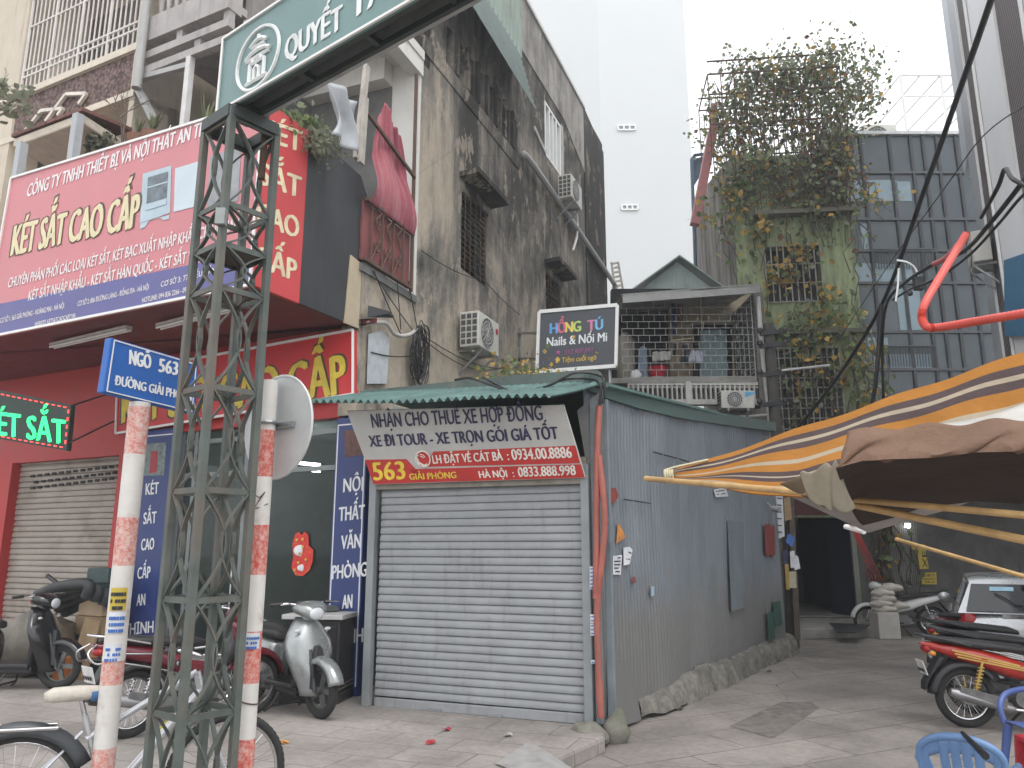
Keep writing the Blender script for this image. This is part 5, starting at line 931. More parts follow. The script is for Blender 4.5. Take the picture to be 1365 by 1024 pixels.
for i in range(26):                                      # bare stems at the bottom around the cage and doorway
    st = strand(gx(random.uniform(1020, 1165), random.uniform(440, 520), .15), 12, .28, random.uniform(-.03, .03)); stems.tube(spl(st, 3), .014, 4, cap=False)
for i in range(14):
    st = strand(gx(random.uniform(1150, 1175), 640, .2), 11, .24, random.uniform(-.02, .03)); stems.tube(spl(st, 3), random.choice((.012, .025)), 5, cap=False); spray(st, 2.5, .1, .14, (6, 1, 3, 1))
# bushy top growing over the roof cage
zc = zt; cagef = MB(); U0, U1 = gu(948, 200)[0], gu(1128, 200)[0]; zk = gu(1040, 78)[1]
for y_ in (.1, -1.6):
    for i in range(11): u = U0+(U1-U0)*i/10; cagef.bar(gp(u, zc, y_), gp(u, zk-.4, y_), .03)
    for z in (zc+.9, zc+1.75, zc+2.7, zk-.4): cagef.bar(gp(U0, z, y_), gp(U1, z, y_), .035)
for i in range(6): u = U0+(U1-U0)*i/5; cagef.bar(gp(u, zk-.4, .1), gp(u, zk-.4, -1.6), .03)
tag(cagef.build('roof_cage', RUST), 'rusty roof cage on the green building buried in foliage', 'cage')
bulk = [(960, 150, .6), (985, 120, .65), (1010, 105, .7), (1045, 100, .75), (1080, 100, .8), (1105, 85, .75), (1115, 120, .8), (1140, 125, .65), (1120, 60, .5), (1090, 75, .5), (1155, 105, .5), (1130, 160, .55), (1100, 150, .7), (1060, 130, .7), (1020, 140, .7), (975, 180, .5), (1165, 125, .3), (1060, 88, .5), (1020, 88, .5), (1095, 180, .6), (1120, 190, .5)]
for (x, y, r_) in bulk:
    c_ = gx(x, y, -.5)
    for k in range(int(430*r_)):
        d = V((random.gauss(0, r_*.55), random.gauss(0, .5), random.gauss(0, r_*.5))); leaf(mbs[random.choices('gydb', (5, 1.2, 6, 1.2))[0]], c_+d, random.uniform(.06, .15))
for i in range(46):
    x = random.uniform(955, 1175); p = gx(x, random.uniform(85, 130), -.3); tw_ = [p]
    for k in range(5): tw_.append(tw_[-1]+V((random.gauss(.02, .08), random.gauss(0, .05), random.uniform(.08, .22))))
    stems.tube(tw_, .008, 4, cap=False)
    for q in tw_:
        for _ in range(3): leaf(mbs[random.choices('gd', (1, 2))[0]], q+V((random.gauss(0, .07), random.gauss(0, .07), random.gauss(0, .07))), random.uniform(.07, .14))
for i in range(60):
    st = strand(gx(random.uniform(950, 1125), random.uniform(100, 150), random.uniform(-1, .1)), random.randint(5, 8), .33); stems.tube(st, .012, 4, cap=False); spray(st, 5, .12, .13, (5, .7, 6, .8))
for i in range(26):
    st = strand(gx(random.uniform(1075, 1130), random.uniform(140, 200), .1), 8, .3); stems.tube(spl(st, 3), .015, 4, cap=False)
stems.build('stem', mat('vine_bark', (.075, .06, .045), .9, .3), vn)
mbs['g'].build('leaves', LGR, vn); mbs['y'].build('yellow_leaves', LYE, vn); mbs['d'].build('dull_leaves', LDK, vn); mbs['b'].build('brown_leaves', LBR, vn)
# red duct and blue sheet at the left edge of that building
g = MB(); g.bar(dy(926, 300, 18.5), dy(950, 175, 18.5), .22); g.bar(dy(950, 175, 18.5), dy(952, 140, 18.5), .18); tag(g.build('duct', mat('faded_red_duct', (.38, .15, .15), .6, .15)), 'faded red slanting duct at the left edge of the vine covered building', 'duct')
g = MB(); g.tube([dy(928, 380, 20.3), dy(922, 212, 20.3), dy(926, 207, 20.3), dy(942, 205, 20.3)], .05, 6); g.slab([dy(924, 250, 20.4), dy(936, 230, 20.4), dy(940, 208, 20.4), dy(924, 212, 20.4)], (0, .05, 0)); tag(g.build('blue_sheet', mat('steel_blue_sheet', (.08, .13, .19), .6, .2)), 'dark blue sheet and pipe frame behind the red duct', 'sheet')
# utility pole with brackets before the caged window
t = thing('utility_pole', 'dark utility pole with brackets in front of the vine covered caged window', 'pole', dy(1036, 700, 14.2)); pb = dy(1036, 580, 14.2); g = MB(); g.tube([V((pb.x, 14.2, GA)), V((pb.x-.02, 14.2, dy(1034, 432, 14.2).z))], [.13, .1], 10); g.build('pole', mat('dark_pole', (.07, .065, .06), .9, .3), t, smooth=60)
for y in (445, 462, 500, 540): g = MB(); p = dy(1034, y, 14.1); g.bar(p+V((-.3, 0, 0)), p+V((.2, 0, .05)), .06, .08); g.ball(p+V((-.3, -.02, .06)), .06, 8); g.ball(p+V((.18, -.02, .08)), .05, 8); g.build('bracket', DARKM, t)
p0, p1 = dy(1042, 494, 13.9), dy(1106, 487, 13.9); g = MB().tube([p0, p1], .022, 7); g.build('lamp_arm', mat('pale_arm', (.5, .5, .48), .5), t)
# ================================================================ lattice tower with the gate sign
s_, tF = .28, V((-1.536, 3.82, 0)); e1_ = V((.6334, .7738, 0)); e2_ = V((-.7738, .6334, 0)); tC = tF+(e1_+e2_)*s_/2
zrow = lambda y: dy(260, y, 3.95).z
lt_ = thing('lattice_tower', 'green painted steel lattice tower of curved bars carrying the gate sign', 'tower', tC)
GPN = mat('worn_green_paint', (.08, .095, .085), .6, .35, 5, metal=.1, dirt=(.15, .105, .08), damt=.65)
cs = [tF, tF+e1_*s_, tF+(e1_+e2_)*s_, tF+e2_*s_]; ztop_ = zrow(160)
for c_ in cs: MB().bar(c_+V((0, 0, 0)), c_+V((0, 0, ztop_)), .037, .037, e1_).build('leg', GPN, lt_, bevel=.003)
lv = [0.0, .22]+[zrow(y) for y in (952, 799, 655, 521, 392, 336, 283, 172)]
ar = MB()
for k, z in enumerate(lv[1:]):
    fr = MB()
    for i in range(4): fr.bar(cs[i]+V((0, 0, z)), cs[(i+1) % 4]+V((0, 0, z)), .012, .03)
    fr.bar(cs[0]+V((0, 0, z+.004)), cs[2]+V((0, 0, z+.004)), .01, .018); fr.build('frame', GPN, lt_)
for z0, z1 in zip(lv[1:], lv[2:]):
    for i in range(4):
        a, b = cs[i], cs[(i+1) % 4]
        for p, q in ((a, b), (b, a)):
            pth = [p.lerp(q, .04+(.5 if z1-z0 > .2 else .35)*sin(pi*t/12))+V((0, 0, z0+(z1-z0)*t/12)) for t in range(13)]
            for u_, v_ in zip(pth, pth[1:]): ar.bar(u_, v_+(v_-u_)*.04, .009, .022, (b-a).cross(UP))
ar.build('curved_brace', GPN, lt_)
g = MB(); z = lv[7]; g.slab([c_+(c_-tC)*.04+V((0, 0, z)) for c_ in cs], (0, 0, .012)); g.build('plate', mat('rusty_plate', (.1, .075, .055), .7, .3, 9), lt_)
g = MB(); zz_ = ztop_
for i in range(4): g.bar(cs[i]+V((0, 0, zz_-.02)), cs[(i+1) % 4]+V((0, 0, zz_-.02)), .05, .07)
g.build('top_frame', mat('dark_green_steel', (.04, .05, .048), .6, .3, 6), lt_)
g = MB(); p = tF+e1_*.1+V((0, 0, zz_-.75)); g.box(cs[0]+V((.0, -.03, lv[8]-.1)), (.05, .04, .09)); g.build('junction_box', mat('grey_box', (.25, .27, .26), .5), lt_)
p = dy(355, 150, 4.05); g = MB().tube([p, p+V((0, 0, -.42))], .02, 8); tag(g.build('rusty_rod', RUST), 'short rusty rod hanging under the green gate sign', 'rod')
gdv = az(127); gS = dy(293, 120, 3.93); gS.z = 0; gnv = V((-gdv.y, gdv.x, 0)); gnv = gnv if gnv.dot(EYE-gS) > 0 else -gnv; GP2 = PL(gS, gnv)
gzb, gzt = GP2.at(292, 150).z, GP2.at(297, 54).z
gate = thing('gate_sign', 'long teal gate sign with oval emblem and white capital letters on the lattice tower', 'sign', gS+V((0, 0, gzb)))
gq_ = lambda u, z, o=0: gS+gdv*u+V((0, 0, z))+gnv*o
TEAL = mat('faded_teal', (.125, .215, .21), .45, .12, 1.5, dirt=(.17, .26, .26), damt=.3, streak=True)
g = MB(); g.slab([gq_(0, gzb), gq_(5.6, gzb), gq_(5.6, gzt), gq_(0, gzt)], gnv*-.02); g.build('front_panel', TEAL, gate)
g = MB(); g.slab([gq_(0, gzb, -.19), gq_(5.6, gzb, -.19), gq_(5.6, gzt, -.19), gq_(0, gzt, -.19)], gnv*.02); g.slab([gq_(.05, gzt-.06, -.02), gq_(5.6, gzt-.06, -.02), gq_(5.6, gzt-.06, -.17), gq_(.05, gzt-.06, -.17)], (0, 0, .03)); g.slab([gq_(0, gzb, -.02), gq_(0, gzb, -.17), gq_(0, gzt, -.17), gq_(0, gzt, -.02)], gdv*.02); g.build('rear_panel', mat('grey_panel_back', (.33, .34, .34), .6), gate)
g = MB()
for o_ in (-.035, -.165): g.bar(gq_(0, gzb+.02, o_), gq_(5.6, gzb+.02, o_), .035)
for k in range(11): g.bar(gq_(.15+.5*k, gzb+.03, -.03), gq_(.15+.5*k, gzb+.03, -.165), .03); g.bar(gq_(.15+.5*k, gzb+.03, -.1), gq_(.15+.5*k, gzt-.08, -.1), .025)
g.build('steel_frame', mat('dark_green_steel', (.04, .05, .048)), gate)
g = MB()
for a, b in ((gq_(0, gzb, .006), gq_(5.6, gzb, .006)), (gq_(0, gzt, .006), gq_(5.6, gzt, .006)), (gq_(0, gzb, .006), gq_(0, gzt, .006))): g.bar(a, b, .012, .014)
g.build('white_edging', WHITE, gate)
ec = GP2.at(344.5, 78); ez = (gzt-gzb)*.39; g = MB(); el = lambda r1, r2: [ec+gdv*r1*cos(t)+V((0, 0, r2*sin(t)))+gnv*.004 for t in [2*pi*i/40 for i in range(40)]]
g.tube(el(ez*1.02, ez), .011, 5, closed=True)
eP = lambda x, y: ec+gdv*x*ez+V((0, 0, y*ez))+gnv*.005
for pts in (((-.35, -.7), (-.35, -.1)), ((.35, -.7), (.35, -.1)), ((-.35, -.1), (.35, -.1)), ((-.55, .05), (.55, .05)), ((-.6, .12), (-.35, .25), (0, .3), (.35, .25), (.6, .12)), ((-.2, .05), (-.2, -.1)), ((.2, .05), (.2, -.1)), ((-.3, .42), (.3, .42)), ((-.4, .48), (-.2, .6), (0, .64), (.2, .6), (.4, .48)), ((-.12, -.7), (-.12, -.35), (0, -.25), (.12, -.35), (.12, -.7)), ((-.5, -.72), (.5, -.72)), ((0, .64), (0, .78))): g.tube([eP(*q) for q in pts], .012, 5)
g.build('emblem', mat('sign_white', (.66, .68, .67), .5), gate)
g = MB(); ptext(g, GP2, 'QUYẾT', (381, 81.5), (456, 38.5), (382, 52), .004, .06); ptext(g, GP2, 'TÂM', (468, 27), (548, -23), (469, -5), .004, .06)
a = GP2.at(590, -50); tu = (a-gS).dot(gdv); text(g, 'XÂY DỰNG', gq_(tu, (GP2.at(381, 81.5)).z), gq_(tu+1.6, GP2.at(381, 81.5).z), gq_(tu, GP2.at(382, 52).z), gnv, .004, .06); g.build('lettering', mat('sign_white', (.66, .68, .67)), gate)
# ================================================================ street name sign and the round sign seen from behind
WP_ = mat('flaking_white_paint', (.58, .56, .53), .6, .08, 8, dirt=(.3, .17, .09), damt=.25, dscale=7); 
def redflake(name, mixv):
    m, nt, bs = base(name); f = noise(nt, coords(nt), 34, 10, .85); nt.links.new(ramp(nt, f, [(mixv-.1, (.45, .06, .045)), (mixv+.0, (.55, .25, .21)), (mixv+.1, (.58, .46, .42))]), bs.inputs['Base Color']); bs.inputs['Roughness'].default_value = .6; return m
RF1 = redflake('flaking_red_band', .47); RF2 = redflake('worn_red_band', .53)
def banded(name, x, y, r, segs, m2, parent, n=16):
    mb = MB()
    for z0, z1, k in segs: mb.m = k; mb.tube([(x, y, z0), (x, y, z1)], r, n, cap=True)
    return mb.build(name, [WP_, m2], parent, smooth=50)
py_, pxx = 4.4, -.492*4.4; zp = lambda row, y: dy(200, row, y).z
ss = thing('street_sign', 'blue street name sign on a flaking white and red pole by the lattice tower', 'street sign', (pxx, py_, 0))
rows = [(0, zp(1040, py_), 0), (zp(1040, py_), zp(996, py_), 1), (zp(996, py_), zp(912, py_), 0), (zp(912, py_), zp(880, py_), 1), (zp(880, py_), zp(754, py_), 0), (zp(754, py_), zp(690, py_), 1), (zp(690, py_), zp(606, py_), 0), (zp(606, py_), zp(543, py_), 1), (zp(543, py_), zp(537, py_), 0)]
banded('pole', pxx, py_, .057, rows, RF1, ss)
SGP = vpl(V((pxx, py_-.07, 0)), 24); q0 = [SGP.at(137, 523), SGP.at(259, 552), SGP.at(265, 485), SGP.at(148, 450)]; sgn = SGP.n if SGP.n.dot(EYE-q0[0]) > 0 else -SGP.n
SB = mat('sign_blue', (.012, .1, .37), .4, .08, 2); g = MB(); g.slab(q0, sgn*-.05); g.build('plate', SB, ss, bevel=.006)
cen = (q0[0]+q0[2])/2; inn = [cen+(p-cen)*.93 for p in q0]; g = MB()
for a, b in zip(inn, inn[1:]+inn[:1]): g.bar(a+sgn*.003, b+sgn*.003, .004, .006)
g.build('white_border', WHITE, ss)
g = MB(); ptext(g, SGP, 'NGÕ', (172, 485.5), (200, 492), (172.5, 466.5), .004, .055); ptext(g, SGP, '563', (211, 495.5), (235.5, 500.5), (212, 478), .004, .055); ptext(g, SGP, 'ĐƯỜNG GIẢI PHÓNG', (152, 513), (254, 535), (153, 501), .004, .05); g.build('lettering', WINK, ss)
random.seed(4)
def stickerset(x, y, r, rows_, parent):
    for (row, ht, m_, cols) in rows_:
        z = zp(row, y); g = MB(); a0_ = -pi/2-.5+random.random()*.2; k = 7
        for i in range(k): a1, a2 = a0_+1.5*i/k, a0_+1.5*(i+1)/k; R = r+.003; g.quad((x+R*cos(a1), y+R*sin(a1), z-ht), (x+R*cos(a2), y+R*sin(a2), z-ht), (x+R*cos(a2), y+R*sin(a2), z), (x+R*cos(a1), y+R*sin(a1), z))
        st = g.build('sticker', m_, parent); g = MB()
        for j in range(3):
            for i in range(6):
                if random.random() < .85: a1 = a0_+.12+1.3*i/6; R = r+.006; zz = z-ht*(.2+.3*j); g.box((x+R*cos(a1+.08), y+R*sin(a1+.08), zz-.01), (.013*random.uniform(.6, 1.2), .003, ht*.16), (-sin(a1), cos(a1), 0))
        g.build('print', cols, st)
PAP = mat('sticker_white', (.6, .62, .65), .6); INKB = mat('sticker_blue_ink', (.05, .14, .42), .6)
stickerset(pxx, py_, .057, [(783, .12, YS, BI), (815, .11, PAP, INKB), (857, .09, PAP, INKB)], ss)
ry, rx = 4.36, -.322*4.36
rs_ = thing('round_road_sign', 'round road sign seen from behind on a white and red pole', 'road sign', (rx, ry, 0)); zq = lambda row: dy(345, row, ry).z
banded('pole', rx, ry, .048, [(0, zq(1045), 0), (zq(1045), zq(984), 1), (zq(984), zq(910), 0), (zq(910), zq(841), 1), (zq(841), zq(766), 0), (zq(766), zq(700), 1), (zq(700), zq(636), 0), (zq(636), zq(574), 1), (zq(574), zq(508), 0)], RF2, rs_)
dnv = az(216); dc = V((rx, ry, zq(567)))-dnv*.075; g = MB(); g.disc(dc, dnv, .3, .006, 40); g.ring(dc, dnv, .3, .009, 40, 6); g.build('disc', mat('galvanised_disc', (.52, .53, .52), .5, .1, 5, metal=.2, dirt=(.4, .38, .34), damt=.3), rs_, smooth=40)
g = MB(); g.disc(dc-dnv*.006, dnv, .285, .004, 40); g.build('front_face', mat('sign_red', (.5, .02, .02), .4), rs_)
g = MB(); g.ring((rx, ry, zq(564)), UP, .051, .012, 20, 6); xx = dnv.cross(UP); g.bar(dc+xx*-.16+dnv*.015, dc+xx*.16+dnv*.015, .02, .035); g.build('clamp', STEEL, rs_)
g = MB(); g.tube(spl([(rx-.05, ry-.03, zq(655)), (rx, ry-.055, zq(664)), (rx+.03, ry-.05, zq(657)), (rx-.02, ry-.055, zq(678)), (rx+.045, ry-.03, zq(672))], 5), .003, 5); g.ring((rx, ry, zq(935)), V((.25, 0, 1)), .051, .004, 18, 5); g.build('wire', RUST, rs_)
stickerset(rx, ry, .048, [(843, .08, PAP, INKB)], rs_)
# ================================================================ nail salon sign
NP = vpl(dy(770, 450, 12.2), 103); nq = [NP.at(716, 496), NP.at(821, 488), NP.at(823, 407), NP.at(719, 416)]; nn_ = NP.n if NP.n.dot(EYE-nq[0]) > 0 else -NP.n
ns = thing('nail_salon_sign', 'charcoal light box sign for a nail salon with coloured letters above the shed roof', 'sign', nq[0])
g = MB(); g.slab(nq, nn_*-.14); g.build('box', mat('charcoal_face', (.045, .05, .062), .4, .1), ns)
g = MB()
for a, b in zip(nq, nq[1:]+nq[:1]): g.bar(a+nn_*.0, b+nn_*.0, .05, .06)
g.build('frame', WHITE, ns)
for ch, x, c_ in zip('HỒNGTÚ', (733.5, 744, 754, 764.5, 783.5, 794), ((.1, .35, .7), (.6, .12, .2), (.75, .6, .12), (.5, .65, .15), (.62, .2, .35), (.16, .45, .75))):
    g = MB(); ptext(g, NP, ch, (x, 445-.085*(x-733)), (x+9.5, 444.3-.085*(x-733)), (x, 431.5-.085*(x-733)), .006, .06); g.build('lettering', mat('letter_%d' % int(x), c_, .5), ns)
g = MB(); ptext(g, NP, 'Nails & Nối Mi', (729, 462), (809, 455), (729.3, 450.5), .006, .03); g.build('lettering', WINK, ns)
g = MB(); ptext(g, NP, '352.907.097', (753, 473), (791, 469.5), (753.3, 467), .006, .02); g.ball(NP.at(744, 470.5)+nn_*.01, .035, 8, (1, .2, 1)); g.build('lettering', mat('purple_ink', (.3, .06, .2), .5), ns)
g = MB(); ptext(g, NP, 'Tiệm cuối ngõ', (749, 483.5), (795, 479.5), (749.3, 477), .006, .02); g.quad(*[NP.at(*p)+nn_*.006 for p in ((741, 484), (746, 483.6), (746, 479.5), (747.5, 479.4), (743.3, 475.5), (739.5, 480), (741, 479.9))]); g.build('lettering', mat('amber_ink', (.62, .42, .06), .5), ns)
g = MB()
for y in (444, 478): g.tube([WP.at(691, y, .02), NP.at(719, y-1)-nn_*.07], .025, 7)
g.tube([NP.at(812, 490)-nn_*.1, NP.at(812, 490)-nn_*.1+V((0, 0, -.9))], .03, 7); g.tube([NP.at(806, 489)-nn_*.1, NP.at(822, 489)-nn_*.1], .03, 7); g.tube([WP.at(692, 437, .03), WP.at(692, 482, .03)], .03, 7)
g.build('bracket', STEEL, ns)
# ================================================================ awnings over the alley
def sheet(nm, fn, nu, nv, mats, label, cat, th=.006, mi=None):
    g = MB(); g.grid(fn, nu, nv)
    if mi: g.mi = [mi(j/nv) for j in range(nv) for i in range(nu)]
    o = g.build(nm, mats, smooth=60); md = o.modifiers.new('t', 'SOLIDIFY'); md.thickness = th; md.offset = 0; return tag(o, label, cat)
T0, T1, Bq0, Bq1 = dy(888, 632, 4.85), dy(1385, 463, 4.7), dy(890, 640, 4.8), dy(1385, 640, 3.2)
seq = [(45, 0), (35, 1), (18, 2), (38, 1), (62, 0), (28, 2), (55, 0), (34, 1), (15, 2), (32, 1), (40, 0), (15, 2), (30, 1), (40, 0)]; tot = sum(a for a, _ in seq)
def stripe(v):
    t = v*tot
    for a, k in seq:
        if t < a: return k
        t -= a
    return 0
def cfab(name, col, tr=.35):
    m, nt, bs = base(name); c = ramp(nt, noise(nt, coords(nt), 3, 7, .7), [(.3, tuple(v*.8 for v in col)), (.7, tuple(min(1, v*1.1) for v in col))]); nt.links.new(c, bs.inputs['Base Color']); bs.inputs['Roughness'].default_value = .85; bs.inputs['Specular IOR Level'].default_value = .15
    t = N(nt, 'ShaderNodeBsdfTranslucent'); nt.links.new(c, t.inputs[0]); ms = N(nt, 'ShaderNodeMixShader'); ms.inputs[0].default_value = tr; out = nt.nodes['Material Output']
    nt.links.new(bs.outputs[0], ms.inputs[1]); nt.links.new(t.outputs[0], ms.inputs[2]); nt.links.new(ms.outputs[0], out.inputs[0]); bump(nt, bs, noise(nt, coords(nt), 5, 7, .65), .55, .06); return m
ORG, BRN, CRM = cfab('orange_canvas', (.46, .205, .045)), cfab('dark_brown_canvas', (.085, .06, .06), .2), cfab('cream_canvas', (.47, .4, .3))
def lerpx(pts, t):
    x = pts[0][0]+(pts[-1][0]-pts[0][0])*t
    for (a, ya, *da), (b, yb, *db) in zip(pts, pts[1:]):
        if x <= b+1e-6: f = (x-a)/(b-a); return (x, ya+(yb-ya)*f)
    return pts[-1][:2]
def awn2(u, v):
    bx_ = lerpx([(890, 640), (1068, 653), (1132, 641), (1385, 600)], u); p = T0.lerp(T1, u).lerp(dy(*bx_, 4.8-1.15*min(1, u/.4)+.5*max(0, u-.4)/.6), v); return p+V((0, 0, -.07*sin(pi*v)*u-.05*sin(pi*u)*v+.008*sin(u*23+v*6)))
sheet('striped_awning', awn2, 40, tot//4, [ORG, BRN, CRM], 'orange, brown and cream striped awning stretched over a bamboo pole', 'awning', mi=stripe)
def bamboo(a, b, r, label):
    t = thing('bamboo_pole', label, 'pole', a, 'bamboo poles under the awnings'); P = []; R = []; L = (b-a).length; n = int(L/.03)
    for i in range(n+1): P.append(a.lerp(b, i/n)); k = (i*.03) % .33; R.append(r*(1.14 if k < .028 else 1))
    MB().tube(P, R, 9).build('cane', BAMBOO, t, smooth=60); return t
bb = bamboo(dy(861, 638, 4.75), dy(1078, 657, 3.55), .0165, 'pale bamboo pole along the lower edge of the striped awning, its tip towards the shed')
bamboo(dy(1128, 665, 3.7), dy(1400, 690, 2.75), .0145, 'upper bamboo pole running right under the brown canopy')
bamboo(dy(1090, 663, 3.9), dy(1400, 727, 2.9), .017, 'lower slanting bamboo pole under the brown canopy')
bamboo(dy(1195, 719, 7.5), dy(1370, 770, 6), .018, 'thin dark bamboo pole slanting behind the car roof')
g = MB(); c_ = dy(892, 634, 4.78)
for k in range(4): g.ring(c_+V((.015*k-.02, 0, 0)), V((1, -.4, .1)), .034, .007, 14, 5)
g.tube(spl([c_+V((-.03, 0, .03)), c_+V((.03, 0, .05)), c_+V((.12, 0, .07)), c_+V((.25, .02, .1))], 4), .008, 5); tag(g.build('rope_lashing', mat('pale_rope', (.5, .45, .3), .9), smooth=60), 'pale rope lashing at the tip of the awning bamboo', 'rope')
TARP = cfab('brown_tarp', (.2, .125, .088), .1); TARP_SHADE = cfab('shaded_canopy_underside', (.06, .043, .037), .05)  # second colour is the same cloth with the underside shade put into it
top_ = [(1130, 576), (1180, 571), (1260, 566), (1365, 559), (1420, 556)]; low_ = [(1114, 624), (1150, 614), (1240, 610), (1300, 603), (1365, 601), (1420, 600)]; far_ = [(1150, 700), (1190, 690), (1240, 672), (1300, 668), (1365, 671), (1420, 674)]
def bc(u, v):
    if v < .4: t = v/.4; a = lerpx(top_, u); b = lerpx(low_, u); d = 3.05-.35*u; p = dy(*a, d+.12).lerp(dy(*b, d), t); return p+V((0, -.03*sin(u*9+t*3)*sin(pi*t)-.02*sin(u*27+t*9+2*sin(u*7))*t, .01*sin(u*21)+.012*sin(u*33+t*4)*t))
    t = (v-.4)/.6; a = dy(*lerpx(low_, u), 3.05-.35*u); b = dy(*lerpx(far_, u), 4.9-.3*u); return a.lerp(b, t)+V((0, 0, -.0-.05*sin(pi*t)+.02*sin(u*11)*sin(pi*t)))
sheet('canopy_tarp', bc, 50, 30, [TARP, TARP_SHADE], 'brown cloth canopy with pale brown front valance and dark underside at the right', 'awning', mi=lambda v: 0 if v < .39 else 1)
sheet('cream_tarp', lambda u, v: dy(1222, 569, 3.9).lerp(dy(1420, 516, 3.7), u).lerp(dy(1190, 590, 3.5).lerp(dy(1420, 590, 3.4), u), v)+V((0, 0, -.04*sin(pi*u))), 24, 8, cfab('white_tarp', (.66, .64, .6), .3), 'cream white tarp lying above the brown canopy', 'awning')
sheet('cloth_flap', lambda u, v: dy(1066, 633, 3.5).lerp(dy(1118, 614, 3.2), u).lerp(dy(1092, 677, 3.45).lerp(dy(1136, 682, 3.2), u), v)+V((0, .03*sin(u*8+v*3), .012*sin(u*13+v*7))), 24, 16, cfab('beige_flap', (.45, .4, .31), .3), 'crumpled beige cloth flap hanging at the corner between both awnings', 'cloth')
sheet('cloth_flap', lambda u, v: dy(1040, 645, 3.62).lerp(dy(1070, 634, 3.52), u).lerp(dy(1065, 658, 3.6).lerp(dy(1100, 677, 3.5), u), v), 8, 8, cfab('shadow_flap', (.2, .15, .1), .2), 'small dark brown cloth end wrapped over the awning bamboo', 'cloth')
def tri(a, b, c, d): return lambda u, v: a.lerp(b, u).lerp(d.lerp(c, u), v)+V((0, 0, -.03*sin(pi*u)*sin(pi*v)))
GYT = cfab('grey_white_tarp', (.5, .47, .45), .3)
sheet('grey_tarp', tri(dy(1046, 658, 4.6), dy(1135, 650, 4.4), dy(1222, 690, 5.4), dy(1158, 710, 6.2)), 14, 14, GYT, 'pale grey tarp hanging in a point before the dark doorway', 'awning')
sheet('grey_tarp', tri(dy(1200, 652, 5.0), dy(1300, 666, 5.0), dy(1262, 680, 5.6), dy(1204, 694, 5.8)), 10, 10, GYT, 'smaller pale tarp glimpsed between the two bamboo poles', 'awning')
g = MB()
for k in range(5): g.tube(spl([dy(1128+k, 680, 5.4), dy(1136+k*1.6, 706, 6.8), dy(1149+k*2.4, 738, 8.5), dy(1160+k*4, 774, 10)], 4), .005, 5)
tag(g.build('red_cords', mat('red_strap', (.5, .06, .055), .6), smooth=60), 'bunch of red plastic cords slanting down before the vine stems', 'cord')
g = MB(); g.tube([dy(1127, 702, 6.5), dy(1152, 709, 6.3)], .022, 7); tag(g.build('white_rod', WHITE), 'short white rod at the lower tip of the pale grey tarp', 'rod')
# ================================================================ overhead cables
g = MB(); g.tube(spl([dy(1335, -40, 5), dy(1290, 90, 6), dy(1235, 245, 8), dy(1176, 405, 10.5), dy(1115, 505, 12.5), dy(1060, 575, 13.8)], 8), .028, 8); tag(g.build('power_cable', CABLE, smooth=60), 'thick black power cable slanting across the glass building', 'cable')
grp = 'loose cables right of the vines'
for pts, r_, lab in ((((1400, 195, 4.5), (1358, 250, 5.2), (1318, 300, 6), (1285, 335, 6.8), (1245, 352, 7.8), (1205, 378, 9), (1182, 405, 10), (1176, 460, 10.6), (1178, 540, 11)), .02, 'black cable sagging from the right edge past the red conduit and down'),
                     (((1400, 230, 4.6), (1362, 262, 5.2), (1330, 300, 6), (1290, 342, 6.6), (1247, 372, 7.6), (1213, 386, 8.8), (1190, 400, 9.6)), .013, 'thinner black cable running below the thick bundle'),
                     (((1400, 120, 4.5), (1312, 180, 6), (1260, 250, 8), (1180, 360, 11), (1100, 480, 14)), .006, 'hair thin wire crossing the glass building from the right edge'),
                     (((1175, 405, 10.4), (1172, 450, 10.5), (1166, 520, 10.6), (1150, 590, 10.8)), .03, 'black cable hanging straight down beside the vine leaves'),
                     (((1400, 262, 4.6), (1352, 240, 5), (1340, 225, 5.2), (1330, 250, 5.4), (1308, 290, 6)), .016, 'black cable curling beside the striped building')):
    g = MB(); g.tube(spl([dy(*p) for p in pts], 6), r_, 6); tag(g.build('cable', CABLE, smooth=60), lab, 'cable', grp)
for pts, lab in ((((1196, 347, 8.6), (1210, 350, 8.5), (1220, 358, 8.5), (1224, 372, 8.5), (1221, 381, 8.5)), 'white wire curling at the dark cable joint'), (((1198, 358, 8.6), (1197, 380, 8.6), (1194, 402, 8.6)), 'short white wire end hanging left of the cable joint')):
    g = MB(); g.tube(spl([dy(*p) for p in pts], 6), .012, 6); tag(g.build('wire', WHITE, smooth=60), lab, 'wire')
g = MB(); g.box(dy(1224, 378, 8.5), (.1, .08, .16)); g.ball(dy(1213, 391, 8.5), .035, 8); tag(g.build('cable_joint', DARKM, bevel=.01), 'dark cable joint box hanging in front of the glass building', 'box')
RH = mat('red_conduit', (.6, .085, .065), .4, .12, 5)
hose('conduit', spl([dy(1288, 312, 4.6), dy(1274, 335, 4.6), dy(1248, 378, 4.55), dy(1232, 407, 4.5), dy(1229, 424, 4.5), dy(1236, 436, 4.45), dy(1255, 436, 4.4), dy(1310, 427, 4.1), dy(1400, 412, 3.7)], 10), .026, RH, 'bright red ribbed conduit bent in a V before the glass building', period=.022)
hose('conduit', spl([dy(1245, 352, 5.6), dy(1256, 347, 5.5), dy(1268, 337, 5.4), dy(1277, 325, 5.3)], 6), .02, mat('dull_red_conduit', (.38, .1, .1), .5), 'short dull red conduit on the cable left of the V bend', period=.02)
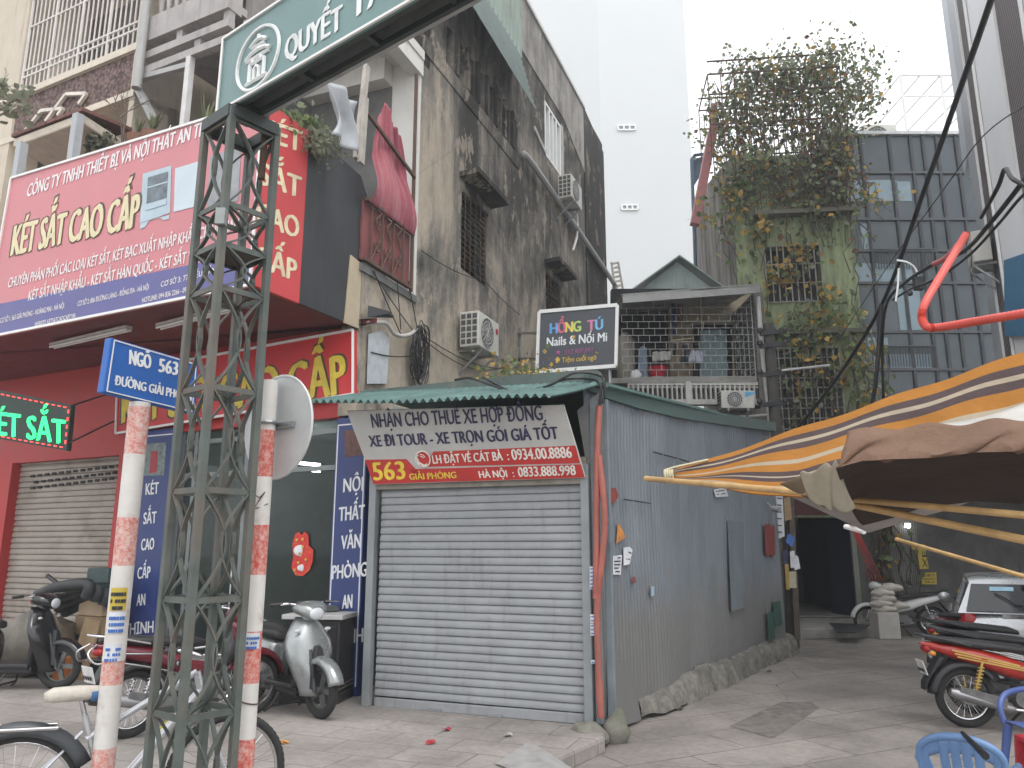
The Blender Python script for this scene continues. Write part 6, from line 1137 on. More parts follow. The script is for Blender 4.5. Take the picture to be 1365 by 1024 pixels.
# ================================================================ motorbikes, bicycle, car
SEAT = mat('black_vinyl_seat', (.02, .02, .021), .5, .2, 8); ENG = mat('engine_alloy', (.16, .16, .16), .45, .3, 15, metal=.6, dirt=(.05, .045, .04), damt=.4)
LAMPC = mat('lamp_clear', (.55, .58, .6), .1, .1); LAMPR = mat('lamp_red', (.32, .012, .015), .15, .15, 9); LAMPO = mat('lamp_orange', (.6, .22, .02), .2)
PLATE = mat('plate_white', (.66, .66, .64), .5)
def paint(name, col, metal=.0, rough=.22): 
    m = mat(name, col, rough, .1, 3, metal=metal); b = m.node_tree.nodes['Principled BSDF']; b.inputs['Coat Weight'].default_value = .5; b.inputs['Coat Roughness'].default_value = .08; return m
def wheel(par, x, z, R, w_, spokes, y=0., rimm=None):
    g = MB(); c = V((x, y, z)); k = len(g.v); g.ring(c, (0, 1, 0), R-w_, w_, 36, 10)
    for i in range(k, len(g.v)): g.v[i].y = y+(g.v[i].y-y)*.95
    for i in range(60): a = 2*pi*i/60; g.box(c+V((cos(a), 0, sin(a)))*(R-.004), (.012, w_*1.1, .012), (cos(a), 0, sin(a)), (0, 1, 0))
    wh_ = g.build('wheel', RUBBER, par, smooth=50); g = MB(); ri = R-w_*2+.004
    g.ring(c, (0, 1, 0), ri, .014, 32, 8)
    if spokes:
        for i in range(32): a = 2*pi*i/32; s = 1 if i % 2 else -1; g.tube([c+V((cos(a+.35*s)*.03, s*.025, sin(a+.35*s)*.03)), c+V((cos(a)*ri, 0, sin(a)*ri))], .0022, 4)
    else:
        for i in range(5): a = 2*pi*i/5; g.bar(c+V((cos(a)*.03, 0, sin(a)*.03)), c+V((cos(a)*ri, 0, sin(a)*ri)), .05, .025, (0, 1, 0))
    g.tube([c+V((0, -.055, 0)), c+V((0, .055, 0))], .035, 14); g.tube([c+V((0, -.09, 0)), c+V((0, .09, 0))], .011, 8); g.build('rim', rimm or CHROME, wh_, smooth=40); return wh_
def fender(par, x, z, R, a0, a1, w_, m_, n=18):
    g = MB(); prof = [(-1, -.03), (-.85, .012), (-.4, .03), (0, .035), (.4, .03), (.85, .012), (1, -.03)]
    def f(u, v):
        a = a0+(a1-a0)*u; i = v*6; k = min(5, int(i)); t = i-k; py = prof[k][0]*(1-t)+prof[k+1][0]*t; pr = prof[k][1]*(1-t)+prof[k+1][1]*t
        r = R+pr; return V((x+cos(a)*r, py*w_, z+sin(a)*r))
    g.grid(f, n, 12); o = g.build('mudguard', m_, par, smooth=60); d = o.modifiers.new('t', 'SOLIDIFY'); d.thickness = .006; return o
def handle_set(par, x, z, w_, fwd=-.1, mir=True, up_=.02):
    g = MB(); P = spl([(x+fwd, -w_, z+.01), (x+fwd*.45, -w_*.6, z+up_), (x+.02, -.08, z), (x+.02, .08, z), (x+fwd*.45, w_*.6, z+up_), (x+fwd, w_, z+.01)], 4); g.tube(P, .012, 8); hb = g.build('handlebar', CHROME, par, smooth=60)
    for s in (-1, 1):
        g = MB(); g.tube([(x+fwd*.55, s*w_*.7, z+.018), (x+fwd, s*w_, z+.01)], .019, 10); g.build('grip', BLACKP, hb, smooth=50)
        g = MB(); g.tube(spl([(x+.0, s*w_*.6, z+.03), (x+.09, s*w_*.8, z+.03), (x+.05, s*(w_+.0), z+.02)], 4), .006, 6); g.build('brake_lever', CHROME, hb, smooth=50)
        if mir:
            g = MB(); g.tube(spl([(x-.02, s*w_*.55, z+.03), (x+.02, s*w_*.75, z+.12), (x+.0, s*w_*.95, z+.19)], 4), .006, 6); g.ball((x, s*w_*1.0, z+.22), .062, 12, (.22, 1, .72)); g.build('mirror', BLACKP, par, smooth=60)
def place(t, contact, heading, ref_x):
    """put the local ground point (ref_x, 0) at contact, heading along azimuth"""
    h = radians(90-heading); t.rotation_euler = (0, radians(0), h); c = V(contact); t.location = c-V((cos(h)*ref_x, sin(h)*ref_x, 0)); return t
def underbone(label, body, accent, group, stripe=None, rail=False, detail=True, chrome_ex=True, plate=True):
    t = thing('motorbike', label, 'motorbike', (0, 0, 0), group, local=True); B, A = body, accent; xr_, xf, R = -.6, .62, .285
    wheel(t, xr_, R, R, .04, True, rimm=CHROME); wheel(t, xf, R, R, .036, True)
    fender(t, xf, R, R+.02, radians(10), radians(150), .062, B); fender(t, xr_, R, R+.03, radians(30), radians(175), .075, BLACKP)
    g = MB(); g.slab([(-.84, -.07, .66), (-.98, -.065, .42), (-.985, -.055, .34), (-.93, -.06, .46), (-.78, -.07, .66)], (0, .14, 0)); g.build('mud_flap', BLACKP, t, bevel=.006)
    for s in (-1, 1):
        g = MB(); g.tube([(xf, s*.075, R), (xf-.13, s*.075, .68)], .02, 10); g.tube([(xf-.13, s*.075, .68), (xf-.2, s*.06, .9)], .024, 10); g.build('fork', CHROME if s < 0 else CHROME, t, smooth=50)
        g = MB(); a, b = V((xr_+.03, s*.13, R+.02)), V((xr_+.14, s*.13, .63)); g.tube([a, b], .012, 8); L = b-a; n = 66
        q = L.orthogonal().normalized(); q2 = L.normalized().cross(q); g.tube([a.lerp(b, .12+.75*i/n)+(q*cos(i*.75)+q2*sin(i*.75))*.026 for i in range(n)], .006, 5); g.build('shock_absorber', A if stripe else CHROME, t, smooth=60)
        g = MB(); g.bar((xr_, s*.09, R), (-.1, s*.09, .33), .035, .05); g.build('swing_arm', BLACKP, t, bevel=.006)
    g = MB(); g.box((.02, 0, .3), (.3, .2, .2)); g.disc((.0, 0, .3), (0, 1, 0), .1, .27, 22); g.disc((-.12, 0, .29), (0, 1, 0), .075, .25, 18); g.tube([(.12, 0, .31), (.34, 0, .36)], .075, 12)
    for k in range(6): g.disc((.18+.03*k, 0, .325+.007*k), (1, 0, .2), .09, .006, 16)
    g.build('engine', ENG, t, smooth=40, bevel=0)
    g = MB(); g.tube(spl([(.3, -.09, .3), (.22, -.12, .2), (.0, -.13, .18), (-.25, -.13, .2)], 5), .02, 9); ex = g.build('exhaust_pipe', CHROME, t, smooth=50)
    g = MB(); g.tube([(-.22, -.14, .2), (-.27, -.14, .21), (-.75, -.15, .34), (-.8, -.15, .355)], [.025, .045, .05, .035], 14); g.build('muffler', mat('muffler_grey', (.3, .3, .31), .35, .2, 6, metal=.7, dirt=(.1, .07, .05), damt=.3) if chrome_ex else DARKM, ex, smooth=40)
    g = MB(); g.bar((-.72, -.19, .37), (-.3, -.185, .265), .006, .085); g.build('heat_guard', CHROME if not chrome_ex else ENG, ex)
    # body: tail cowl, side covers, spine, leg shields
    g = MB(); g.loft([((-.98, 0, .79), .012, .012, -.25), ((-.9, 0, .77), .06, .035, -.25), ((-.7, 0, .72), .105, .065, -.2), ((-.45, 0, .66), .125, .085, -.12), ((-.2, 0, .58), .125, .1, -.05), ((0, 0, .52), .1, .09, 0), ((.15, 0, .5), .075, .07, .1)], 18); bd = g.build('body', B, t, smooth=60)
    if stripe:
        for s in (-1, 1):
            g = MB()
            for k in range(3): g.bar((-.72+.02*k, s*(.112+.002*k), .735-.03*k), (-.12+.06*k, s*.131, .60-.03*k), .006, .014)
            g.build('stripe', stripe, bd)
    g = MB(); g.loft([((.12, 0, .5), .07, .06, .3), ((.28, 0, .56), .065, .08, .6), ((.38, 0, .7), .07, .09, .9), ((.42, 0, .86), .075, .08, 1.1)], 14); g.build('spine_cover', BLACKP, t, smooth=60)
    for s in (-1, 1):
        def ls(u, v): z = .3+.6*v; return V((.36+.12*(1-v)*.4+.1*u-.14*v*.5-.06*u*(1-v), s*(.05+.2*u-.08*u*(1-v)), z-.06*u))
        g = MB(); g.grid(ls, 6, 10); o = g.build('leg_shield', B, t, smooth=60); d = o.modifiers.new('t', 'SOLIDIFY'); d.thickness = .012
    g = MB(); g.loft([((.3, 0, .93), .08, .05, .2), ((.38, 0, .96), .16, .075, .2), ((.46, 0, .97), .15, .08, .1), ((.52, 0, .95), .1, .06, 0)], 16); hc = g.build('headlight_cowl', B, t, smooth=60)
    g = MB(); g.ball((.515, 0, .95), .075, 12, (.4, 1.2, .8)); g.build('headlight', LAMPC, hc, smooth=60)
    for s in (-1, 1): g = MB(); g.ball((.46, s*.14, .88), .035, 10, (.6, 1, .8)); g.build('turn_signal', LAMPO, t, smooth=60)
    g = MB(); g.loft([((-.92, 0, .83), .03, .015, -.2), ((-.8, 0, .83), .105, .03, -.2), ((-.5, 0, .79), .13, .045, -.1), ((-.25, 0, .765), .13, .045, 0), ((-.05, 0, .745), .11, .045, .1), ((.06, 0, .72), .06, .03, .2)], 16, 3); g.build('seat', SEAT, t, smooth=60)
    g = MB(); g.ball((-.93, 0, .735), .07, 12, (.6, 1.1, .55)); g.build('tail_light', LAMPR, t, smooth=60)
    for s in (-1, 1): g = MB(); g.ball((-.9, s*.09, .7), .035, 8, (1, .8, .7)); g.build('turn_signal', LAMPO, t, smooth=60)
    if plate: g = MB(); g.box((-.985, 0, .56), (.006, .19, .14), (1, 0, .3)); pl_ = g.build('number_plate', PLATE, t); g = MB(); [g.box((-.992, -.06+.04*(k % 4), .585-.05*(k//4)), (.004, .022, .032), (1, 0, .3)) for k in range(8)]; g.build('plate_print', BI, pl_)
    g = MB(); r_ = [(-.55, .14, .78), (-.8, .135, .84), (-.97, .1, .87), (-1.0, 0, .875), (-.97, -.1, .87), (-.8, -.135, .84), (-.55, -.14, .78)]; g.tube(spl(r_, 5), .011, 8); g.build('grab_rail', CHROME if rail else DARKM, t, smooth=60)
    if rail:
        g = MB()
        for s in (-1, 1): g.tube(spl([(-.97, s*.06, .8), (-1.05, s*.1, .74), (-1.0, s*.14, .66), (-.85, s*.15, .655), (-.6, s*.16, .6), (-.35, s*.15, .53)], 5), .009, 7); g.tube(spl([(-.8, s*.14, .72), (-.6, s*.155, .7), (-.45, s*.15, .69)], 4), .008, 7)
        g.build('chrome_guard', CHROME, t, smooth=60)
    handle_set(t, .36, 1.0, .33, -.12)
    for s in (-1, 1): g = MB(); g.tube([(.05, s*.1, .24), (.05, s*.3, .25)], .016, 8); g.build('foot_peg', RUBBER, t, smooth=50)
    g = MB(); g.tube(spl([(.0, .1, .2), (-.06, .2, .08), (-.1, .27, .0)], 4), .013, 7); g.build('stand', DARKM, t, smooth=50)
    return t
def scooter(label, body, dark, group, plate=True):
    t = thing('scooter', label, 'scooter', (0, 0, 0), group, local=True); R = .255; xr_, xf = -.62, .66
    wheel(t, xr_, R, R, .05, False, rimm=ENG); wheel(t, xf, R, R, .046, False, rimm=ENG); fender(t, xf, R, R+.02, radians(15), radians(140), .075, body)
    for s in (-1, 1): g = MB(); g.tube([(xf, s*.07, R), (xf-.13, s*.06, .62)], .022, 10); g.build('fork', DARKM, t, smooth=50)
    def sh1(u, v):
        y = (u-.5)*2; z = .2+.72*v; wv = [k_ for k_ in [.13, .15, .18, .215, .245, .265, .275, .265, .225, .17, .1, .1]]; i_ = v*10; j_ = int(i_); wv = wv[j_]+(wv[j_+1]-wv[j_])*(i_-j_); return V((.63-.2*v-.13*abs(y)**2.4+.035*sin(pi*v), y*wv, z))
    g = MB(); g.grid(sh1, 16, 16); o = g.build('leg_shield', body, t, smooth=60); d = o.modifiers.new('t', 'SOLIDIFY'); d.thickness = .022; d.offset = -1
    g = MB(); g.slab([(.655, -.1, .27), (.655, .1, .27), (.625, .075, .5), (.59, .025, .66), (.59, -.025, .66), (.625, -.075, .5)], (-.05, 0, 0)); g.build('front_grille', dark, t, bevel=.01)
    g = MB(); g.loft([((.36, 0, .28), .15, .1, .2), ((.38, 0, .5), .13, .06, 1.4), ((.36, 0, .75), .12, .06, 1.45), ((.34, 0, .86), .1, .05, 1.5)], 14); g.build('inner_shield', dark, t, smooth=60)
    g = MB(); g.box((.12, 0, .27), (.52, .32, .06)); g.box((.1, 0, .22), (.6, .24, .08)); g.build('floorboard', dark, t, bevel=.02)
    g = MB(); g.loft([((-.95, 0, .66), .05, .04, -.2), ((-.85, 0, .62), .13, .12, -.15), ((-.6, 0, .55), .185, .2, -.1), ((-.3, 0, .5), .18, .21, 0), ((-.14, 0, .47), .14, .2, 0), ((-.1, 0, .46), .1, .17, 0)], 18, 2.4); g.build('body', body, t, smooth=60)
    g = MB(); g.loft([((-.94, 0, .77), .06, .02, -.1), ((-.8, 0, .775), .14, .05, -.05), ((-.5, 0, .755), .16, .06, 0), ((-.2, 0, .735), .14, .055, .05), ((-.08, 0, .71), .08, .04, .1)], 16, 3); g.build('seat', SEAT, t, smooth=60)
    g = MB(); g.loft([((.26, 0, .97), .07, .035, .3), ((.34, 0, 1.0), .17, .06, .2), ((.42, 0, 1.0), .18, .075, .1), ((.49, 0, .97), .11, .07, 0), ((.53, 0, .95), .07, .05, 0)], 16); hc = g.build('headlight_cowl', body, t, smooth=60)
    g = MB(); g.tube([(.36, 0, .82), (.38, 0, .98)], [.085, .07], 14); g.build('steering_neck', body, t, smooth=60)
    g = MB(); g.ball((.525, 0, .955), .07, 12, (.4, 1.2, .85)); g.build('headlight', LAMPC, hc, smooth=60)
    for s in (-1, 1): g = MB(); g.ball((.47, s*.17, .8), .035, 10, (.4, 1.1, .5)); g.build('turn_signal', LAMPC, t, smooth=60)
    g = MB(); g.box((.3, 0, 1.05), (.06, .2, .03), (1, 0, .5)); g.build('dashboard', DARKM, hc, bevel=.01)
    handle_set(t, .36, 1.03, .34, -.14, mir=False)
    g = MB(); g.ball((-.955, 0, .62), .08, 12, (.5, 1.3, .6)); g.build('tail_light', LAMPR, t, smooth=60)
    g = MB(); g.tube(spl([(-.6, .13, .79), (-.85, .15, .84), (-1.0, .08, .85), (-1.0, -.08, .85), (-.85, -.15, .84), (-.6, -.13, .79)], 5), .013, 8); g.build('grab_rail', CHROME, t, smooth=60)
    g = MB(); g.box((-.35, .0, .26), (.5, .2, .16)); g.disc((-.6, .12, .26), (0, 1, 0), .1, .08, 18); g.build('engine', ENG, t, bevel=.02)
    g = MB(); g.tube([(-.3, -.15, .24), (-.45, -.17, .25), (-.85, -.18, .33), (-.9, -.18, .34)], [.03, .06, .065, .04], 14); g.build('muffler', DARKM, t, smooth=50)
    g = MB(); g.tube(spl([(.1, -.1, .2), (.05, -.17, .06), (-.02, -.2, .01)], 4), .012, 7); g.tube(spl([(.1, .1, .2), (.05, .17, .06), (-.02, .2, .01)], 4), .012, 7); g.tube([(.05, -.17, .06), (.05, .17, .06)], .012, 7); g.build('stand', DARKM, t, smooth=50)
    if plate: g = MB(); g.box((-.96, 0, .46), (.006, .19, .14), (1, 0, .3)); g.build('number_plate', PLATE, t); g = MB(); g.slab([(-.86, -.08, .5), (-.99, -.07, .38), (-1.0, -.06, .28), (-.95, -.06, .36), (-.84, -.08, .44)], (0, .15, 0)); g.build('mud_flap', BLACKP, t, bevel=.006)
    return t
SILV = paint('silver_green_paint', (.27, .285, .285), .5, .3); MARN = paint('maroon_paint', (.13, .012, .022)); BLK = paint('gloss_black_paint', (.012, .012, .013)); REDP = paint('red_bike_paint', (.38, .025, .015)); WHP = paint('white_bike_paint', (.66, .66, .65)); GLD = mat('gold_stripe', (.5, .33, .08), .35)
t = scooter('silver grey scooter parked before the black safe, its leg shield facing the shed', SILV, BLACKP, 'bikes parked on the pavement'); place(t, gz(426, 958), 133, .66)
t = scooter('gloss black scooter at the left edge parked before the clutter and beige shutter', BLK, BLACKP, 'bikes parked on the pavement'); place(t, gz(76, 919), 92, .66)
t = underbone('maroon motorbike with chrome rear rails parked behind the flaking sign pole', MARN, GLD, 'bikes parked on the pavement', rail=True); place(t, gz(170, 984), 38, -.6)
t = underbone('white and black motorbike parked at the far end beside the stacked white sacks', WHP, BLACKP, 'bikes parked in the alley'); place(t, gz(1243, 847, GA), -84, -.6)
RB = underbone('red motorbike with gold stripes and gold shock, nearest of the row of parked motorbikes', REDP, GLD, 'bikes parked in the alley', stripe=GLD, chrome_ex=True); place(RB, gz(1292, 970, GA), 97, -.6)
for i, (bm, lab, c_, hd) in enumerate(((BLK, 'black motorbike with pale tail stripe standing right behind the red one', gz(1302, 951, GA), 95), (BLK, 'second black motorbike behind the red one, nearest to the car', gz(1288, 925, GA), 97), (MARN, 'dark maroon motorbike close behind the silver car, farthest of the parked row', gz(1294, 906, GA), 94))):
    t = underbone(lab, bm, CHROME, 'bikes parked in the alley', stripe=WHITE if i == 0 else None, detail=False); place(t, c_, hd, -.6)
# ---------------- bicycle
t = thing('bicycle', 'old bicycle with silver frame, dark mudguard and cloth wrapped saddle behind the pole', 'bicycle', (0, 0, 0), None, local=True); R = .33; ALU = mat('silver_frame', (.5, .51, .53), .3, .12, 5, metal=.5)
wheel(t, -.52, R, R, .022, True); wheel(t, .53, R, R, .024, True); fender(t, -.52, R, R+.02, radians(25), radians(200), .035, mat('dark_mudguard', (.04, .045, .05), .4, .2))
g = MB(); bbk, seat_, head0, head1 = V((-.08, 0, .28)), V((-.22, 0, .72)), V((.36, 0, .8)), V((.33, 0, .9)); 
for a, b, r in ((bbk, seat_, .017), (bbk+V((.02, 0, .03)), head0, .024), (seat_-V((-.02, 0, .12)), head1, .018), (head0, head1, .022)): g.tube([a, b], r, 10)
for s in (-1, 1): g.tube([bbk, (-.52, s*.06, R)], .01, 7); g.tube([seat_-V((0, 0, .08)), (-.52, s*.06, R)], .009, 7); g.tube(spl([head0+V((.0, s*.02, -.02)), (.42, s*.05, .6), (.53, s*.05, R)], 4), .012, 8)
g.build('frame', ALU, t, smooth=60)
g = MB(); g.loft([((-.42, 0, .83), .02, .02, 0), ((-.38, 0, .835), .085, .035, 0), ((-.26, 0, .835), .075, .038, 0), ((-.12, 0, .835), .03, .028, 0), ((-.06, 0, .83), .015, .015, 0)], 14); sdl = g.build('saddle', mat('dirty_white_cloth', (.5, .46, .4), .9, .2, 9, bmp=.5), t, smooth=60); g = MB(); g.loft([((-.2, 0, .825), .058, .036, 0), ((-.13, 0, .825), .04, .033, 0)], 14); g.build('blue_wrap', mat('blue_wrap', (.06, .15, .33), .8), sdl, smooth=60); g = MB(); g.tube([seat_, (-.25, 0, .82)], .013, 8); g.build('seat_post', CHROME, t, smooth=60)
handle_set(t, .33, .98, .28, -.14, mir=False); g = MB(); g.disc(bbk, (0, 1, 0), .09, .01, 26); g.bar(bbk+V((0, .03, 0)), bbk+V((.1, .04, -.13)), .015, .02); g.bar(bbk+V((0, -.03, 0)), bbk+V((-.1, -.04, .13)), .015, .02); g.box(bbk+V((.1, .09, -.13)), (.09, .09, .02)); g.box(bbk+V((-.1, -.09, .13)), (.09, .09, .02)); g.build('crank', DARKM, t, smooth=40)
g = MB(); g.tube([V((x_, .045, z_)) for x_, z_ in ((-.08, .37), (-.52, R+.035))], .005, 5); g.tube([V((x_, .045, z_)) for x_, z_ in ((-.08, .19), (-.52, R-.035))], .005, 5); g.build('chain', DARKM, t)
g = MB(); g.tube([(-.7, .06, .7), (-.34, .06, .68), (-.34, -.06, .68), (-.7, -.06, .7)], .009, 6, closed=True); g.tube([(-.66, .06, .69), (-.53, .07, R)], .007, 6); g.tube([(-.66, -.06, .69), (-.53, -.07, R)], .007, 6); g.build('rear_rack', CHROME, t, smooth=60)
g = MB(); g.bar(V((.1, .026, .54)), V((.2, .026, .64)), .004, .02); g.build('yellow_decal', mat('decal_yellow', (.6, .5, .05), .5), t)
place(t, V((-2.55, 4.25, 0)), 60, -.52)
# ---------------- silver hatchback
CARP = paint('silver_car_paint', (.5, .51, .52), .55, .3); CGL = glass('car_glass', (.03, .035, .038), .04)
t = thing('car', 'small silver hatchback parked tail first behind the row of motorbikes', 'car', (0, 0, 0), None, local=True)
secs = [(-1.86, .72, .42, .70, .42), (-1.8, .8, .3, .86, .3), (-1.7, .82, .26, .93, .3), (-1.2, .83, .24, .97, .4), (0, .83, .22, .97, .4), (.85, .82, .22, .95, .4), (1.25, .8, .24, .86, .4), (1.7, .74, .28, .72, .4), (1.86, .62, .36, .6, .4)]   # x, half width, bottom, top
def ring_(x, w_, z0, z1, _):
    return [V((x, w_*c, z)) for c, z in ((.0, z0), (.75, z0), (.95, z0+.08), (1.0, (z0+z1)/2), (.985, z1-.12), (.9, z1-.02), (.6, z1+.015), (0, z1+.025))]
g = MB(); vs = []
for s_2 in secs:
    r_ = ring_(*s_2); vs += r_+[V((p.x, -p.y, p.z)) for p in r_[-2:0:-1]]
nn = 14; g.add(vs, [[i*nn+j, i*nn+(j+1) % nn, (i+1)*nn+(j+1) % nn, (i+1)*nn+j] for i in range(len(secs)-1) for j in range(nn)]+[list(range(nn))[::-1], [(len(secs)-1)*nn+j for j in range(nn)]])
body_ = g.build('body', CARP, t, smooth=45); body_.modifiers.new('s', 'SUBSURF').levels = 1; body_.modifiers['s'].render_levels = 2
cab = [(-1.8, .78, .92), (-1.52, .62, 1.30), (-1.2, .63, 1.37), (-.2, .63, 1.39), (.35, .61, 1.33), (1.05, .76, .93)]
g = MB(); vs = []
for x, w_, z in cab: vs += [V((x, w_+.02 if z < 1 else w_, z)), V((x, w_*.7, z+(.02 if z > 1 else 0))), V((x, -w_*.7, z+(.02 if z > 1 else 0))), V((x, -w_-.02 if z < 1 else -w_, z))]
vs += [V((x, w_*1.22 if z > 1 else w_, .9)) for x, w_, z in cab]+[V((x, -(w_*1.22 if z > 1 else w_), .9)) for x, w_, z in cab]; m6 = len(cab)
g.add(vs, [[i*4+j, i*4+j+1, (i+1)*4+j+1, (i+1)*4+j] for i in range(m6-1) for j in range(3)]+[[m6*4+i, m6*4+i+1, (i+1)*4, i*4] for i in range(m6-1)]+[[m6*5+i+1, m6*5+i, i*4+3, (i+1)*4+3] for i in range(m6-1)])
rf_ = g.build('roof', CARP, t, smooth=50)
def lerp3(a, b, f): return V(a).lerp(V(b), f)
rw = [(-1.8, .7, .95), (-1.8, -.7, .95), (-1.55, -.6, 1.29), (-1.55, .6, 1.29)]
g = MB(); g.slab([V(p) for p in rw], (.015, 0, 0)); g.build('rear_window', CGL, t)
g = MB(); g.slab([(1.06, .7, .95), (1.06, -.7, .95), (.42, -.57, 1.32), (.42, .57, 1.32)], (-.015, 0, 0)); g.build('windscreen', CGL, t)
for s in (-1, 1):
    g = MB(); g.slab([(-1.5, s*.785, .96), (.85, s*.785, .96), (.33, s*.645, 1.31), (-1.35, s*.655, 1.3)], (0, -s*.012, 0)); g.build('side_window', CGL, t)
    g = MB()
    for a, b in (((-.45, s*.785, .95), (-.45, s*.65, 1.32)), ((-1.05, s*.785, .95), (-1.05, s*.655, 1.32))): g.bar(a, b, .06, .02)
    g.build('window_pillar', CARP, t, bevel=.01)
    g = MB(); g.ball((-1.755, s*.68, .8), .14, 14, (.45, .75, 1.15)); g.build('tail_light', LAMPR, t, smooth=60)
    g = MB(); g.ball((1.62, s*.58, .66), .13, 12, (.9, .9, .55)); g.build('headlight', LAMPC, t, smooth=60)
    g = MB(); g.ball((.62, s*.92, 1.0), .1, 12, (.6, .9, .7)); g.build('side_mirror', CARP, t, smooth=60)
    for x in (-1.15, 1.15):
        g = MB(); g.ring((x, s*.76, .29), (0, 1, 0), .2, .085, 28, 8); w2 = g.build('wheel', RUBBER, t, smooth=50); g = MB(); g.disc((x, s*.8, .29), (0, 1, 0), .17, .06, 22)
        for k in range(7): a = 2*pi*k/7; g.bar((x, s*.835, .29), (x+.16*cos(a), s*.835, .29+.16*sin(a)), .035, .02, (0, 1, 0))
        g.build('rim', ENG, w2)
    g = MB(); g.bar((-.75, s*.84, .8), (-.62, s*.84, .8), .02, .03); g.build('door_handle', CHROME, t)
g = MB(); g.loft([((-1.92, 0, .42), .7, .12, 0), ((-1.85, 0, .43), .8, .16, 0), ((-1.7, 0, .44), .84, .17, 0)], 16, 4); g.build('rear_bumper', CARP, t, smooth=60)
g = MB(); g.box((-1.93, 0, .62), (.01, .34, .17)); g.build('number_plate', PLATE, t); g = MB(); g.bar((-1.79, -.3, .9), (-1.79, .3, .9), .02, .05); g.build('chrome_strip', CHROME, t)
g = MB(); g.tube([(-1.25, 0, 1.39), (-1.36, 0, 1.55)], .006, 5); g.box((-1.25, 0, 1.385), (.08, .04, .03)); g.build('antenna', BLACKP, t)
g = MB(); g.bar((-1.83, 0, .97), (-1.66, .35, 1.18), .012, .015); g.build('rear_wiper', BLACKP, t); g = MB(); q = [lerp3(rw[1], rw[2], .75).lerp(lerp3(rw[0], rw[3], .75), f) for f in (.60, .82)]; q2 = [lerp3(rw[1], rw[2], .9).lerp(lerp3(rw[0], rw[3], .9), f) for f in (.82, .60)]; g.slab([p+V((-.012, 0, 0)) for p in q+q2], (.004, 0, 0)); g.build('window_sticker', mat('sticker_pale_blue', (.3, .48, .6), .5), t)
CH = 28; h = radians(90-CH); t.rotation_euler = (0, 0, h); pc = dy(1282, 860, 10.6); t.location = V((pc.x, 10.6, GA-.04))-V((cos(h)*-1.85-sin(h)*.8, sin(h)*-1.85+cos(h)*.8, 0))
# ================================================================ things standing about
# safe beside the shed
ca, cb_ = gz(449, 939), gz(478, 923); sx = (cb_-ca); sw = sx.length; sx.normalize(); sy = V((-sx.y, sx.x, 0)); sy = sy if sy.dot(V((-1, 0, 0))) > 0 else -sy
t = thing('safe', 'black steel safe with brass lock plate and white board on top by the blue pillar', 'safe', ca); W2 = .62; HS = .84; cen = ca+sx*sw/2+sy*W2/2
SAFE = mat('safe_black', (.022, .022, .023), .4, .25, 4); g = MB(); g.box(cen+V((0, 0, HS/2+.05)), (sw, W2, HS-.1), sx); g.build('body', SAFE, t, bevel=.02)
g = MB(); g.box(cen+V((0, 0, .05)), (sw+.03, W2+.03, .1), sx); g.build('plinth', SAFE, t, bevel=.01); g = MB(); g.box(cen+V((0, 0, HS+.03)), (sw+.06, W2+.06, .05), sx); g.build('top_board', mat('board_white', (.5, .49, .48), .6, .1, 5), t, bevel=.006)
g = MB(); fpt = ca-sx*.0; fx = -sx; g.box(ca+sy*W2/2+V((0, 0, HS/2+.05))-sx*.006, (.012, W2-.1, HS-.22), sx); dr = g.build('door', SAFE, t, bevel=.006)
g = MB(); g.box(ca+sy*W2*.45+V((0, 0, .45))-sx*.016, (.012, .26, .12), sx); lk = g.build('lock_plate', mat('brass', (.32, .17, .06), .4, .3, 12, metal=.6), dr)
g = MB(); g.tube([ca+sy*W2*.32+V((0, 0, .45))-sx*.02, ca+sy*W2*.32+V((0, 0, .45))-sx*.07], .045, 14); g.tube([ca+sy*W2*.55+V((0, 0, .45))-sx*.02, ca+sy*W2*.55+V((0, 0, .45))-sx*.05], .03, 12); g.build('dial', CHROME, lk, smooth=40)
g = MB(); g.box(ca+sy*W2*.3+V((0, 0, .67))-sx*.016, (.004, .1, .15), sx); g.build('paper_tag', PAP, dr)
g = MB()
for z in (.14, .18): g.bar(ca-sx*.004-sy*.004+V((0, 0, z)), cb_-sy*.004+V((0, 0, z)), .008, .008)
g.build('trim', mat('worn_trim', (.22, .19, .13), .5), t)
g = MB(); g.box(cen+sx*.1+V((0, 0, HS+.09)), (.18, .3, .05), V((.9, .4, 0))); tag(g.build('folded_board', mat('dark_book', (.09, .1, .1), .7), bevel=.005), 'small dark slab lying on top of the safe', 'board')
# clutter in front of the beige shutter
random.seed(9); DCR = mat('dark_green_crate', (.03, .075, .06), .6, .2, 6); CARD = mat('cardboard', (.3, .21, .12), .85, .2, 6, dirt=(.2, .13, .08), damt=.3)
def cbox(px, py, z, sz, m_, name, label, cat, rot=0., par=None):
    c_ = dy(px, py, 0) if False else None; p = gz(px, py, z); g = MB(); x = ddir*cos(rot)+dn*sin(rot); g.box(p+V((0, 0, sz[2]/2)), sz, x); o = g.build(name, m_, bevel=.012); return tag(o, label, cat)
cbox(128, 899, 0, (.62, .4, .5), mat('dark_bin', (.035, .038, .04), .7, .2), 'storage_box', 'dark grey storage box on the pavement right of the wrapped bundle', 'box')
pz = gz(128, 899); stack = [(.5, (.55, .38, .23), CARD, 'cardboard_box', 'cardboard box lying on the dark storage box, lower of two cartons', 'box'), (.735, (.5, .36, .2), mat('pale_cardboard', (.4, .3, .19), .85, .15, 5), 'cardboard_box', 'paler cardboard carton on the lower carton in the stack', 'box'), (.94, (.42, .36, .2), DCR, 'plastic_crate', 'dark green crate near the top of the carton stack', 'crate'), (1.145, (.36, .3, .19), mat('grey_green_crate', (.05, .08, .08), .6), 'plastic_crate', 'grey green crate topmost of the carton stack', 'crate')]
